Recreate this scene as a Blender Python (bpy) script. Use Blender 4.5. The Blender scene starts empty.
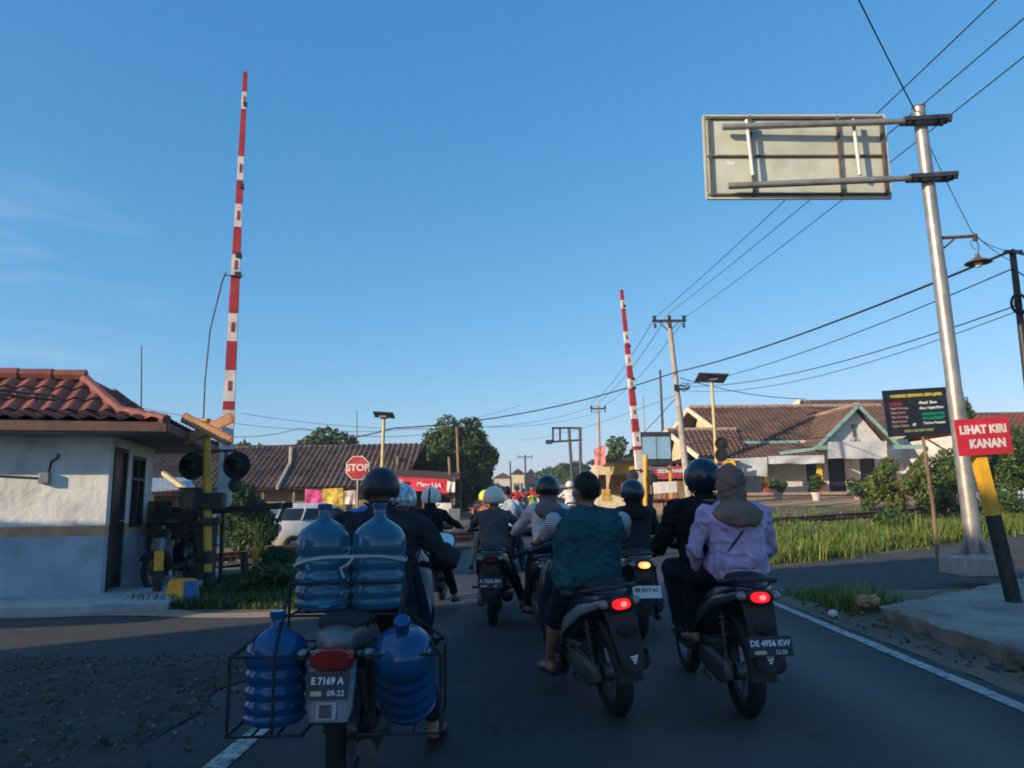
import bpy, bmesh, math, random
import numpy as np
from mathutils import Vector, Matrix, Euler, Quaternion
random.seed(7); rng = np.random.default_rng(7)
PI = math.pi
def R(a): return math.radians(a)
scene = bpy.context.scene
COL = scene.collection
V = Vector

# ---------------------------------------------------------------- camera
FPX, HCAM, ROLL, PITCH = 740.0, 1.35, -0.6, 8.9
cam_d = bpy.data.cameras.new('camera'); cam = bpy.data.objects.new('camera', cam_d); COL.objects.link(cam)
cam_d.sensor_width = 36.0; cam_d.lens = 36.0*FPX/1024; cam_d.clip_start = 0.1; cam_d.clip_end = 3000
CR = Matrix.Rotation(R(90+PITCH), 3, 'X') @ Matrix.Rotation(R(ROLL), 3, 'Z')
cam.matrix_world = Matrix.Translation((0, 0, HCAM)) @ CR.to_4x4()
scene.camera = cam
def ray(px, py): return CR @ V(((px-512)/FPX, -(py-384)/FPX, -1.0))
def at(px, py, Y):
    d = ray(px, py); return V((0, 0, HCAM)) + d*(Y/d.y)
def S(a, b, x):
    t = min(1.0, max(0.0, (x-a)/(b-a))); return t*t*(3-2*t)
def terr(x, y):
    return 0.45*S(14, 24, y)*S(-9, -3, x) + 1.0*S(25, 42, y)*S(4, 10, x)
def gnd(px, py, zoff=0.0):
    d = ray(px, py); Y = 3.0
    for i in range(4000):
        p = V((0, 0, HCAM)) + d*(Y/d.y)
        if p.z <= terr(p.x, p.y)+zoff: return p
        Y += 0.03
    return p

# ---------------------------------------------------------------- materials
MATS = {}
def nd(nt, t, **kw):
    n = nt.nodes.new(t)
    for k, v in kw.items(): setattr(n, k, v)
    return n
def M(name, col, rough=0.6, metal=0.0, var=0.12, scale=6.0, bump=0.0, bscale=30.0, emit=None, estr=0.0, trans=0.0, stretch=None, dirt=0.0, coat=0.0, spec=0.5, ior=1.45, det=4.0):
    if name in MATS: return MATS[name]
    m = bpy.data.materials.new(name); m.use_nodes = True; nt = m.node_tree
    b = nt.nodes['Principled BSDF']; L = nt.links
    tc = nd(nt, 'ShaderNodeTexCoord'); src = tc.outputs['Object']
    if stretch:
        mp = nd(nt, 'ShaderNodeMapping'); mp.inputs['Scale'].default_value = stretch
        L.new(src, mp.inputs['Vector']); src = mp.outputs['Vector']
    nz = nd(nt, 'ShaderNodeTexNoise'); nz.inputs['Scale'].default_value = scale; nz.inputs['Detail'].default_value = det
    L.new(src, nz.inputs['Vector'])
    mx = nd(nt, 'ShaderNodeMix', data_type='RGBA')
    a = [max(0, c*(1-var*1.6)) for c in col]; c2 = [min(1, c*(1+var*1.6)) for c in col]
    mx.inputs[6].default_value = (*a, 1); mx.inputs[7].default_value = (*c2, 1)
    cr = nd(nt, 'ShaderNodeMapRange'); cr.inputs[1].default_value = 0.3; cr.inputs[2].default_value = 0.7
    L.new(nz.outputs['Fac'], cr.inputs[0]); L.new(cr.outputs[0], mx.inputs[0])
    out = mx.outputs[2]
    if dirt > 0:
        n2 = nd(nt, 'ShaderNodeTexNoise'); n2.inputs['Scale'].default_value = scale*0.37; n2.inputs['Detail'].default_value = 8; n2.inputs['Roughness'].default_value = 0.7
        L.new(tc.outputs['Object'], n2.inputs['Vector'])
        r2 = nd(nt, 'ShaderNodeMapRange'); r2.inputs[1].default_value = 0.5; r2.inputs[2].default_value = 0.72; r2.inputs[4].default_value = dirt
        L.new(n2.outputs['Fac'], r2.inputs[0])
        m2 = nd(nt, 'ShaderNodeMix', data_type='RGBA'); m2.inputs[7].default_value = (0.06, 0.048, 0.035, 1)
        L.new(out, m2.inputs[6]); L.new(r2.outputs[0], m2.inputs[0]); out = m2.outputs[2]
    L.new(out, b.inputs['Base Color'])
    b.inputs['Roughness'].default_value = rough; b.inputs['Metallic'].default_value = metal
    b.inputs['IOR'].default_value = ior; b.inputs['Specular IOR Level'].default_value = spec
    b.inputs['Transmission Weight'].default_value = trans; b.inputs['Coat Weight'].default_value = coat
    if bump:
        bn = nd(nt, 'ShaderNodeTexNoise'); bn.inputs['Scale'].default_value = bscale; bn.inputs['Detail'].default_value = 5
        L.new(src, bn.inputs['Vector'])
        bp = nd(nt, 'ShaderNodeBump'); bp.inputs['Strength'].default_value = min(1, bump); bp.inputs['Distance'].default_value = 0.02
        L.new(bn.outputs['Fac'], bp.inputs['Height']); L.new(bp.outputs['Normal'], b.inputs['Normal'])
    if emit:
        b.inputs['Emission Color'].default_value = (*emit, 1); b.inputs['Emission Strength'].default_value = estr
    MATS[name] = m; return m

# ---------------------------------------------------------------- mesh builders
def NB(): return bmesh.new()
def addface(bm, vs, mi=0):
    try:
        f = bm.faces.new(vs); f.material_index = mi; return f
    except ValueError: return None
def box(bm, c, s, rot=None, mi=0):
    c = V(c); rm = Euler(rot).to_matrix() if rot is not None else Matrix.Identity(3)
    if isinstance(rot, Matrix): rm = rot
    vs = []
    for dx in (-1, 1):
        for dy in (-1, 1):
            for dz in (-1, 1): vs.append(bm.verts.new(c + rm @ V((dx*s[0]/2, dy*s[1]/2, dz*s[2]/2))))
    for q in ((0,1,3,2),(4,6,7,5),(0,4,5,1),(2,3,7,6),(0,2,6,4),(1,5,7,3)): addface(bm, [vs[i] for i in q], mi)
    return vs
def bar(bm, a, b, w, h, mi=0, up=(0, 0, 1)):
    a = V(a); b = V(b); d = (b-a); L = d.length; d.normalize()
    u = V(up); x = d.cross(u)
    if x.length < 1e-4: x = d.cross(V((0, 1, 0)))
    x.normalize(); z = x.cross(d)
    rm = Matrix((x, d, z)).transposed()
    return box(bm, (a+b)/2, (w, L, h), rm, mi) if False else _boxm(bm, (a+b)/2, (w, L, h), rm, mi)
def _boxm(bm, c, s, rm, mi=0):
    vs = []
    for dx in (-1, 1):
        for dy in (-1, 1):
            for dz in (-1, 1): vs.append(bm.verts.new(V(c) + rm @ V((dx*s[0]/2, dy*s[1]/2, dz*s[2]/2))))
    for q in ((0,1,3,2),(4,6,7,5),(0,4,5,1),(2,3,7,6),(0,2,6,4),(1,5,7,3)): addface(bm, [vs[i] for i in q], mi)
    return vs
def tube(bm, pts, r, n=8, mi=0, closed=False, cap=True):
    pts = [V(p) for p in pts]; k = len(pts)
    rs = r if isinstance(r, (list, tuple)) else [r]*k
    rings = []; prev = None
    for i, p in enumerate(pts):
        if closed: t = pts[(i+1) % k]-pts[i-1]
        else: t = pts[min(i+1, k-1)]-pts[max(i-1, 0)]
        if t.length < 1e-9: t = V((0, 0, 1))
        t.normalize()
        if prev is None:
            x = t.cross(V((0, 0, 1)))
            if x.length < 1e-3: x = t.cross(V((0, 1, 0)))
        else: x = prev - t*prev.dot(t)
        x.normalize(); y = t.cross(x); prev = x
        rings.append([bm.verts.new(p + (x*math.cos(2*PI*j/n)+y*math.sin(2*PI*j/n))*rs[i]) for j in range(n)])
    m = k if closed else k-1
    for i in range(m):
        A = rings[i]; B = rings[(i+1) % k]
        for j in range(n): addface(bm, [A[j], A[(j+1) % n], B[(j+1) % n], B[j]], mi)
    if cap and not closed:
        addface(bm, list(reversed(rings[0])), mi); addface(bm, rings[-1], mi)
def lathe(bm, prof, n=24, mat=None, mi=0, cap=True):
    mat = mat or Matrix.Identity(4)
    rings = [[bm.verts.new(mat @ V((r*math.cos(2*PI*j/n), r*math.sin(2*PI*j/n), z))) for j in range(n)] for r, z in prof]
    for A, B in zip(rings, rings[1:]):
        for j in range(n): addface(bm, [A[j], A[(j+1) % n], B[(j+1) % n], B[j]], mi)
    if cap: addface(bm, list(reversed(rings[0])), mi); addface(bm, rings[-1], mi)
def loft(bm, rings, n=20, mi=0, cap=True):
    """rings: (center, xaxis*rx, yaxis*ry, power)"""
    out = []
    for rg in rings:
        c, ax, ay = V(rg[0]), V(rg[1]), V(rg[2]); pw = rg[3] if len(rg) > 3 else 2.0
        vs = []
        for j in range(n):
            a = 2*PI*j/n; ca, sa = math.cos(a), math.sin(a)
            e = 2.0/pw
            vs.append(bm.verts.new(c + ax*(math.copysign(abs(ca)**e, ca)) + ay*(math.copysign(abs(sa)**e, sa))))
        out.append(vs)
    for A, B in zip(out, out[1:]):
        for j in range(n): addface(bm, [A[j], A[(j+1) % n], B[(j+1) % n], B[j]], mi)
    if cap: addface(bm, list(reversed(out[0])), mi); addface(bm, out[-1], mi)
def ellipsoid(bm, c, r, rot=None, n=16, m=10, mi=0):
    rm = Euler(rot).to_matrix() if rot is not None else Matrix.Identity(3); c = V(c)
    top = bm.verts.new(c + rm @ V((0, 0, r[2]))); bot = bm.verts.new(c + rm @ V((0, 0, -r[2])))
    rings = []
    for i in range(1, m):
        ph = PI*i/m
        rings.append([bm.verts.new(c + rm @ V((r[0]*math.sin(ph)*math.cos(2*PI*j/n), r[1]*math.sin(ph)*math.sin(2*PI*j/n), r[2]*math.cos(ph)))) for j in range(n)])
    for j in range(n):
        addface(bm, [top, rings[0][j], rings[0][(j+1) % n]], mi); addface(bm, [bot, rings[-1][(j+1) % n], rings[-1][j]], mi)
    for A, B in zip(rings, rings[1:]):
        for j in range(n): addface(bm, [A[j], B[j], B[(j+1) % n], A[(j+1) % n]], mi)
def cap_limb(bm, a, b, ra, rb, n=14, mi=0):
    a = V(a); b = V(b); t = b-a
    if t.length < 1e-6: t = V((0, 0, 1e-3))
    L = t.length; t.normalize(); pts = []; rs = []
    for k in range(5):
        an = PI/2*(1-k/4.0); pts.append(a - t*ra*math.sin(an)); rs.append(max(1e-4, ra*math.cos(an)))
    for k in range(5):
        an = PI/2*k/4.0; pts.append(b + t*rb*math.sin(an)); rs.append(max(1e-4, rb*math.cos(an)))
    tube(bm, pts, rs, n, mi)
def prism(bm, pts, thick, mat=None, mi=0):
    """outline pts in local XZ plane, thickness along Y (centred)"""
    mat = mat or Matrix.Identity(4)
    A = [bm.verts.new(mat @ V((x, -thick/2, z))) for x, z in pts]; B = [bm.verts.new(mat @ V((x, thick/2, z))) for x, z in pts]
    addface(bm, A, mi); addface(bm, list(reversed(B)), mi); n = len(pts)
    for i in range(n): addface(bm, [A[i], B[i], B[(i+1) % n], A[(i+1) % n]], mi)
def quad(bm, ps, mi=0): return addface(bm, [bm.verts.new(V(p)) for p in ps], mi)
def text_into(bm, s, size, mat, mi=0, depth=0.0015, align='CENTER', bold=0.0):
    cu = bpy.data.curves.new('t', 'FONT'); cu.body = s; cu.size = size; cu.extrude = depth; cu.align_x = align; cu.align_y = 'CENTER'; cu.offset = bold; cu.resolution_u = 3
    o = bpy.data.objects.new('t', cu); COL.objects.link(o)
    dg = bpy.context.evaluated_depsgraph_get(); me = bpy.data.meshes.new_from_object(o.evaluated_get(dg))
    k = len(bm.verts); kf = len(bm.faces)
    me.transform(mat); bm.from_mesh(me)
    bm.faces.ensure_lookup_table()
    for f in bm.faces[kf:]: f.material_index = mi
    bpy.data.objects.remove(o); bpy.data.curves.remove(cu); bpy.data.meshes.remove(me)
TXT = Matrix.Rotation(R(90), 4, 'X')     # text that stands up, read from -Y

def link(name, me, mats, parent=None):
    o = bpy.data.objects.new(name, me); COL.objects.link(o)
    for m in (mats if isinstance(mats, (list, tuple)) else [mats]): me.materials.append(m)
    if parent is not None: o.parent = parent
    return o
def obj(name, bm, mats, parent=None, smooth=True, ang=38, bevel=0.0, recalc=True):
    bmesh.ops.remove_doubles(bm, verts=bm.verts, dist=1e-6)
    if recalc: bmesh.ops.recalc_face_normals(bm, faces=bm.faces)
    if bevel:
        es = [e for e in bm.edges if len(e.link_faces) == 2 and e.calc_face_angle(0) > R(40)]
        bmesh.ops.bevel(bm, geom=es, offset=bevel, segments=1, profile=0.7, affect='EDGES', clamp_overlap=True)
    for f in bm.faces: f.smooth = smooth
    if smooth:
        for e in bm.edges:
            if len(e.link_faces) == 2 and e.calc_face_angle(0) > R(ang): e.smooth = False
    me = bpy.data.meshes.new(name); bm.to_mesh(me); bm.free()
    return link(name, me, mats, parent)
def tag(o, label=None, cat=None, group=None, kind=None):
    if label: o['label'] = label
    if cat: o['category'] = cat
    if group: o['group'] = group
    if kind: o['kind'] = kind
    return o
def thing(name, label, cat, loc=(0, 0, 0), rot=(0, 0, 0), group=None):
    o = bpy.data.objects.new(name, None); COL.objects.link(o); o.location = loc; o.rotation_euler = rot; o.empty_display_size = 0.2
    return tag(o, label, cat, group)
def copy_tree(o, parent=None):
    c = o.copy(); COL.objects.link(c)
    if parent is not None: c.parent = parent
    for ch in list(o.children): copy_tree(ch, c)
    return c
def remesh(bm, voxel, sm=4):
    """union of the closed shapes in bm as one continuous surface"""
    bmesh.ops.recalc_face_normals(bm, faces=bm.faces)
    me = bpy.data.meshes.new('r'); bm.to_mesh(me); bm.free()
    o = bpy.data.objects.new('r', me); COL.objects.link(o)
    md = o.modifiers.new('r', 'REMESH'); md.mode = 'VOXEL'; md.voxel_size = voxel; md.use_smooth_shade = True
    if sm: s = o.modifiers.new('s', 'SMOOTH'); s.factor = 0.5; s.iterations = sm
    dg = bpy.context.evaluated_depsgraph_get(); out = bpy.data.meshes.new_from_object(o.evaluated_get(dg))
    bpy.data.objects.remove(o); bpy.data.meshes.remove(me)
    b = bmesh.new(); b.from_mesh(out); bpy.data.meshes.remove(out)
    return b
def pydata(name, verts, faces, mats, mi=None, parent=None, smooth=False):
    me = bpy.data.meshes.new(name)
    verts = np.asarray(verts, dtype=np.float32); faces = np.asarray(faces, dtype=np.int32)
    nf, k = faces.shape
    me.vertices.add(len(verts)); me.vertices.foreach_set('co', verts.ravel())
    me.loops.add(nf*k); me.loops.foreach_set('vertex_index', faces.ravel())
    me.polygons.add(nf); me.polygons.foreach_set('loop_start', np.arange(0, nf*k, k, dtype=np.int32))
    if mi is not None: me.polygons.foreach_set('material_index', np.asarray(mi, dtype=np.int32))
    me.polygons.foreach_set('use_smooth', np.full(nf, smooth))
    me.update(calc_edges=True); me.validate()
    return link(name, me, mats, parent)
# ---------------------------------------------------------------- shared materials
m_black = M('black plastic', (0.012, 0.012, 0.013), 0.35, var=.2)
m_blackmat = M('matt black', (0.018, 0.018, 0.019), 0.7, var=.25)
m_rubber = M('rubber', (0.015, 0.015, 0.016), 0.85, var=.3, bump=.4, bscale=90)
m_steel = M('grey steel', (0.32, 0.33, 0.34), 0.42, 0.85, var=.15, bump=.1, dirt=.3)
m_galv = M('galvanised steel', (0.33, 0.32, 0.29), 0.42, 0.55, var=.14, scale=5, bump=.12, bscale=25, dirt=.35)
m_darksteel = M('dark steel', (0.06, 0.06, 0.065), 0.5, 0.6, var=.3, dirt=.3)
m_rust = M('rusty steel', (0.10, 0.05, 0.03), 0.85, 0.2, var=.4, scale=12)
m_chrome = M('chrome', (0.7, 0.7, 0.7), 0.12, 1.0, var=.05)
m_alloy = M('alloy', (0.25, 0.25, 0.26), 0.4, 0.8, var=.2)
m_mirror = M('mirror glass', (0.40, 0.50, 0.55), 0.06, 1.0, var=.02)
m_white = M('white paint', (0.64, 0.62, 0.57), 0.6, var=.1, scale=4, dirt=.5, bump=.15)
m_red = M('red paint', (0.36, 0.028, 0.032), 0.6, var=.22, scale=4, dirt=.4, bump=.08)
m_yellow = M('yellow paint', (0.68, 0.36, 0.02), 0.5, var=.12, scale=5, dirt=.35, bump=.1)
m_orange = M('orange paint', (0.42, 0.23, 0.10), 0.55, var=.12, dirt=.2)
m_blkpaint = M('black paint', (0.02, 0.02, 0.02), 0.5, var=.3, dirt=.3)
m_bluepaint = M('blue paint', (0.07, 0.17, 0.36), 0.55, var=.15, dirt=.35)
m_conc = M('concrete', (0.32, 0.31, 0.28), 0.9, var=.15, scale=3, bump=.35, bscale=28, dirt=.55, det=8)
m_concpole = M('pole concrete', (0.36, 0.34, 0.30), 0.9, var=.12, scale=3, bump=.2, bscale=30, dirt=.3)
m_wood = M('weathered wood', (0.20, 0.13, 0.08), 0.85, var=.3, scale=7, stretch=(1, 1, .15), bump=.3)
m_plastercream = M('cream plaster', (0.62, 0.55, 0.36), 0.9, var=.08, dirt=.35, bump=.15)
m_plasterwhite = M('white plaster', (0.66, 0.65, 0.60), 0.9, var=.07, scale=2.5, dirt=.45, bump=.15)
m_glassdark = M('dark window glass', (0.02, 0.03, 0.035), 0.06, var=.2, spec=.8)
m_wire = M('cable', (0.012, 0.013, 0.016), 0.7, var=.1)
m_trunk = M('bark', (0.13, 0.09, 0.06), 0.95, var=.3, scale=14, bump=.6, bscale=25)
m_lens_red = M('lit red lens', (0.5, 0.01, 0.01), 0.2, var=.05, emit=(1, 0.008, 0.015), estr=1.3)
m_lens_redoff = M('red lens', (0.22, 0.012, 0.01), 0.15, var=.1, coat=.5)
m_lens_amb = M('lit amber lens', (0.6, 0.25, 0.05), 0.2, var=.05, emit=(1, 0.33, 0.07), estr=1.2)
m_lens_clear = M('clear lens', (0.22, 0.22, 0.22), 0.1, var=.05, coat=.6)
m_plate = M('black number plate', (0.015, 0.016, 0.02), 0.4, var=.15)
m_plateW = M('white number plate', (0.75, 0.75, 0.72), 0.4, var=.05)
m_platetxt = M('plate lettering white', (0.62, 0.64, 0.66), 0.5, var=.05)
m_skin = M('skin', (0.27, 0.145, 0.09), 0.55, var=.1, scale=14, bump=.05)
m_hair = M('hair', (0.008, 0.007, 0.007), 0.6, var=.4, scale=60, bump=.5, bscale=120)
def cloth(name, col, var=.14): return M(name, col, 0.92, var=var, scale=9, bump=1.0, bscale=15, spec=.15, stretch=(1, 1, .55))
def paint(name, col): return M(name, col, 0.28, var=.06, coat=.4, dirt=.2)
LEAF = {}
def leafmat(name, col):
    if name in LEAF: return LEAF[name]
    m = bpy.data.materials.new(name); m.use_nodes = True; nt = m.node_tree; L = nt.links; b = nt.nodes['Principled BSDF']
    g = nd(nt, 'ShaderNodeNewGeometry'); mx = nd(nt, 'ShaderNodeMix', data_type='RGBA')
    mx.inputs[6].default_value = (*[c*.6 for c in col], 1); mx.inputs[7].default_value = (*[min(1, c*1.45) for c in col], 1)
    L.new(g.outputs['Random Per Island'], mx.inputs[0]); L.new(mx.outputs[2], b.inputs['Base Color'])
    b.inputs['Roughness'].default_value = .55; b.inputs['Specular IOR Level'].default_value = .3
    tr = nd(nt, 'ShaderNodeBsdfTranslucent'); L.new(mx.outputs[2], tr.inputs['Color'])
    ms = nd(nt, 'ShaderNodeMixShader'); ms.inputs[0].default_value = .25
    L.new(b.outputs[0], ms.inputs[1]); L.new(tr.outputs[0], ms.inputs[2]); L.new(ms.outputs[0], nt.nodes['Material Output'].inputs['Surface'])
    LEAF[name] = m; return m
lf_dark = leafmat('leaf dark', (0.035, 0.075, 0.02)); lf_mid = leafmat('leaf mid', (0.06, 0.115, 0.025)); lf_light = leafmat('leaf light', (0.11, 0.17, 0.035))
lf_dry = leafmat('leaf dry', (0.20, 0.16, 0.06)); lf_grass = leafmat('grass blade', (0.13, 0.22, 0.03)); lf_grass2 = leafmat('grass blade yellow', (0.20, 0.21, 0.045))

def ground_mat(name, c1, c2, c3, sc1, sc2, bump=.5, bsc=60, rough=.95, speck=None):
    m = bpy.data.materials.new(name); m.use_nodes = True; nt = m.node_tree; L = nt.links; b = nt.nodes['Principled BSDF']
    g = nd(nt, 'ShaderNodeNewGeometry')
    n1 = nd(nt, 'ShaderNodeTexNoise'); n1.inputs['Scale'].default_value = sc1; n1.inputs['Detail'].default_value = 7; n1.inputs['Roughness'].default_value = .65
    n2 = nd(nt, 'ShaderNodeTexNoise'); n2.inputs['Scale'].default_value = sc2; n2.inputs['Detail'].default_value = 4
    L.new(g.outputs['Position'], n1.inputs['Vector']); L.new(g.outputs['Position'], n2.inputs['Vector'])
    r1 = nd(nt, 'ShaderNodeMapRange'); r1.inputs[1].default_value = .38; r1.inputs[2].default_value = .62; L.new(n1.outputs['Fac'], r1.inputs[0])
    x1 = nd(nt, 'ShaderNodeMix', data_type='RGBA'); x1.inputs[6].default_value = (*c1, 1); x1.inputs[7].default_value = (*c2, 1); L.new(r1.outputs[0], x1.inputs[0])
    r2 = nd(nt, 'ShaderNodeMapRange'); r2.inputs[1].default_value = .5; r2.inputs[2].default_value = .75; r2.inputs[4].default_value = .8; L.new(n2.outputs['Fac'], r2.inputs[0])
    x2 = nd(nt, 'ShaderNodeMix', data_type='RGBA'); x2.inputs[7].default_value = (*c3, 1); L.new(x1.outputs[2], x2.inputs[6]); L.new(r2.outputs[0], x2.inputs[0])
    L.new(x2.outputs[2], b.inputs['Base Color']); b.inputs['Roughness'].default_value = rough
    bn = nd(nt, 'ShaderNodeTexNoise'); bn.inputs['Scale'].default_value = bsc; bn.inputs['Detail'].default_value = 6; L.new(g.outputs['Position'], bn.inputs['Vector'])
    bp = nd(nt, 'ShaderNodeBump'); bp.inputs['Strength'].default_value = bump; bp.inputs['Distance'].default_value = .03
    L.new(bn.outputs['Fac'], bp.inputs['Height']); L.new(bp.outputs['Normal'], b.inputs['Normal'])
    return m
g_dirt = ground_mat('dirt', (.20, .145, .095), (.13, .10, .06), (.07, .085, .03), .6, .25)
g_asph = ground_mat('asphalt', (.044, .044, .047), (.034, .034, .036), (.060, .058, .056), .7, 9.0, bump=.35, bsc=120, rough=.85)
g_asph2 = ground_mat('old asphalt', (.062, .059, .055), (.045, .043, .041), (.09, .08, .065), .8, 6.0, bump=.45, bsc=90, rough=.9)
g_grav = ground_mat('gravel bed', (.06, .054, .046), (.038, .034, .03), (.10, .09, .076), 1.2, 8, bump=.9, bsc=70)
g_conc = ground_mat('worn concrete', (.33, .30, .25), (.22, .20, .165), (.10, .09, .06), 1.6, 2.2, bump=.5, bsc=40)
g_sundust = ground_mat('sunlit pale dust', (.46, .31, .22), (.34, .23, .16), (.22, .16, .11), 1.5, 5, bump=.4, bsc=60)  # dust, with its tone also paled to look sunlit
g_yard = ground_mat('packed earth yard', (.46, .28, .15), (.34, .21, .115), (.20, .16, .07), .5, 2.0)
g_line = ground_mat('road line paint', (.55, .54, .5), (.38, .37, .35), (.14, .14, .13), 3.0, 14.0, bump=.3, bsc=100)

def road_mat():
    m = bpy.data.materials['asphalt']; nt = m.node_tree; L = nt.links; b = nt.nodes['Principled BSDF']
    src = b.inputs['Base Color'].links[0].from_socket; g = nd(nt, 'ShaderNodeNewGeometry')
    # wandering cracks
    wn = nd(nt, 'ShaderNodeTexNoise'); wn.inputs['Scale'].default_value = 2.2; wn.inputs['Detail'].default_value = 5; L.new(g.outputs['Position'], wn.inputs['Vector'])
    ad = nd(nt, 'ShaderNodeVectorMath'); ad.operation = 'MULTIPLY_ADD'; ad.inputs[1].default_value = (.5, .5, .5); L.new(wn.outputs['Color'], ad.inputs[0]); L.new(g.outputs['Position'], ad.inputs[2])
    vo = nd(nt, 'ShaderNodeTexVoronoi'); vo.feature = 'DISTANCE_TO_EDGE'; vo.inputs['Scale'].default_value = .55; L.new(ad.outputs[0], vo.inputs['Vector'])
    cr = nd(nt, 'ShaderNodeMapRange'); cr.inputs[1].default_value = .0; cr.inputs[2].default_value = .012; cr.inputs[3].default_value = .75; cr.inputs[4].default_value = 0; L.new(vo.outputs['Distance'], cr.inputs[0])
    mk = nd(nt, 'ShaderNodeTexNoise'); mk.inputs['Scale'].default_value = .35; L.new(g.outputs['Position'], mk.inputs['Vector'])
    mr = nd(nt, 'ShaderNodeMapRange'); mr.inputs[1].default_value = .46; mr.inputs[2].default_value = .56; L.new(mk.outputs['Fac'], mr.inputs[0])
    ml = nd(nt, 'ShaderNodeMath'); ml.operation = 'MULTIPLY'; L.new(cr.outputs[0], ml.inputs[0]); L.new(mr.outputs[0], ml.inputs[1])
    x1 = nd(nt, 'ShaderNodeMix', data_type='RGBA'); x1.inputs[7].default_value = (.014, .014, .015, 1); L.new(src, x1.inputs[6]); L.new(ml.outputs[0], x1.inputs[0])
    # resurfaced patches and oil drips
    mp = nd(nt, 'ShaderNodeMapping'); mp.inputs['Scale'].default_value = (.6, .16, 1); L.new(ad.outputs[0], mp.inputs['Vector'])
    v2 = nd(nt, 'ShaderNodeTexVoronoi'); v2.distance = 'CHEBYCHEV'; v2.inputs['Scale'].default_value = 1.0; L.new(mp.outputs[0], v2.inputs['Vector'])
    r2 = nd(nt, 'ShaderNodeMapRange'); r2.inputs[1].default_value = .55; r2.inputs[2].default_value = .6; r2.inputs[4].default_value = .55
    sx = nd(nt, 'ShaderNodeSeparateColor'); L.new(v2.outputs['Color'], sx.inputs[0]); L.new(sx.outputs[0], r2.inputs[0])
    x2 = nd(nt, 'ShaderNodeMix', data_type='RGBA'); x2.inputs[7].default_value = (.062, .060, .058, 1); L.new(x1.outputs[2], x2.inputs[6]); L.new(r2.outputs[0], x2.inputs[0])
    on = nd(nt, 'ShaderNodeTexNoise'); on.inputs['Scale'].default_value = 1.6; on.inputs['Detail'].default_value = 6; L.new(g.outputs['Position'], on.inputs['Vector'])
    r3 = nd(nt, 'ShaderNodeMapRange'); r3.inputs[1].default_value = .6; r3.inputs[2].default_value = .7; r3.inputs[4].default_value = .6; L.new(on.outputs['Fac'], r3.inputs[0])
    x3 = nd(nt, 'ShaderNodeMix', data_type='RGBA'); x3.inputs[7].default_value = (.020, .020, .021, 1); L.new(x2.outputs[2], x3.inputs[6]); L.new(r3.outputs[0], x3.inputs[0])
    # dusty wheel tracks along the road
    sy = nd(nt, 'ShaderNodeTexWave'); sy.bands_direction = 'X'; sy.inputs['Scale'].default_value = .19; sy.inputs['Distortion'].default_value = .6; sy.inputs['Detail'].default_value = 2; L.new(g.outputs['Position'], sy.inputs['Vector'])
    r4 = nd(nt, 'ShaderNodeMapRange'); r4.inputs[1].default_value = .55; r4.inputs[2].default_value = 1; r4.inputs[4].default_value = .3; L.new(sy.outputs['Fac'], r4.inputs[0])
    x4 = nd(nt, 'ShaderNodeMix', data_type='RGBA'); x4.inputs[7].default_value = (.075, .068, .06, 1); L.new(x3.outputs[2], x4.inputs[6]); L.new(r4.outputs[0], x4.inputs[0])
    L.new(x4.outputs[2], b.inputs['Base Color'])
    rr = nd(nt, 'ShaderNodeMapRange'); rr.inputs[3].default_value = .9; rr.inputs[4].default_value = .62; L.new(sy.outputs['Fac'], rr.inputs[0]); L.new(rr.outputs[0], b.inputs['Roughness'])
road_mat()
def line_mat():
    m = bpy.data.materials['road line paint']; nt = m.node_tree; L = nt.links; b = nt.nodes['Principled BSDF']; src = b.inputs['Base Color'].links[0].from_socket; g = nd(nt, 'ShaderNodeNewGeometry')
    n = nd(nt, 'ShaderNodeTexNoise'); n.inputs['Scale'].default_value = 13; n.inputs['Detail'].default_value = 8; n.inputs['Roughness'].default_value = .75; L.new(g.outputs['Position'], n.inputs['Vector'])
    r = nd(nt, 'ShaderNodeMapRange'); r.inputs[1].default_value = .52; r.inputs[2].default_value = .60; r.inputs[4].default_value = .9; L.new(n.outputs['Fac'], r.inputs[0])
    x = nd(nt, 'ShaderNodeMix', data_type='RGBA'); x.inputs[7].default_value = (.05, .05, .05, 1); L.new(src, x.inputs[6]); L.new(r.outputs[0], x.inputs[0]); L.new(x.outputs[2], b.inputs['Base Color'])
line_mat()
def tile_mat(name, c1, c2, c3):
    m = bpy.data.materials.new(name); m.use_nodes = True; nt = m.node_tree; L = nt.links; b = nt.nodes['Principled BSDF']
    uv = nd(nt, 'ShaderNodeAttribute'); uv.attribute_name = 'tilecol'
    n1 = nd(nt, 'ShaderNodeTexNoise'); n1.inputs['Scale'].default_value = .9; n1.inputs['Detail'].default_value = 6
    g = nd(nt, 'ShaderNodeNewGeometry'); L.new(g.outputs['Position'], n1.inputs['Vector'])
    x1 = nd(nt, 'ShaderNodeMix', data_type='RGBA'); x1.inputs[6].default_value = (*c1, 1); x1.inputs[7].default_value = (*c2, 1); L.new(uv.outputs['Fac'], x1.inputs[0])
    r = nd(nt, 'ShaderNodeMapRange'); r.inputs[1].default_value = .42; r.inputs[2].default_value = .68; r.inputs[4].default_value = .75; L.new(n1.outputs['Fac'], r.inputs[0])
    x2 = nd(nt, 'ShaderNodeMix', data_type='RGBA'); x2.inputs[7].default_value = (*c3, 1); L.new(x1.outputs[2], x2.inputs[6]); L.new(r.outputs[0], x2.inputs[0])
    L.new(x2.outputs[2], b.inputs['Base Color']); b.inputs['Roughness'].default_value = .85
    return m
t_red = tile_mat('red painted tile', (.14, .046, .037), (.225, .076, .06), (.075, .036, .03))
t_brown = tile_mat('old clay tile', (.10, .065, .05), (.20, .13, .095), (.045, .033, .028))
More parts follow.
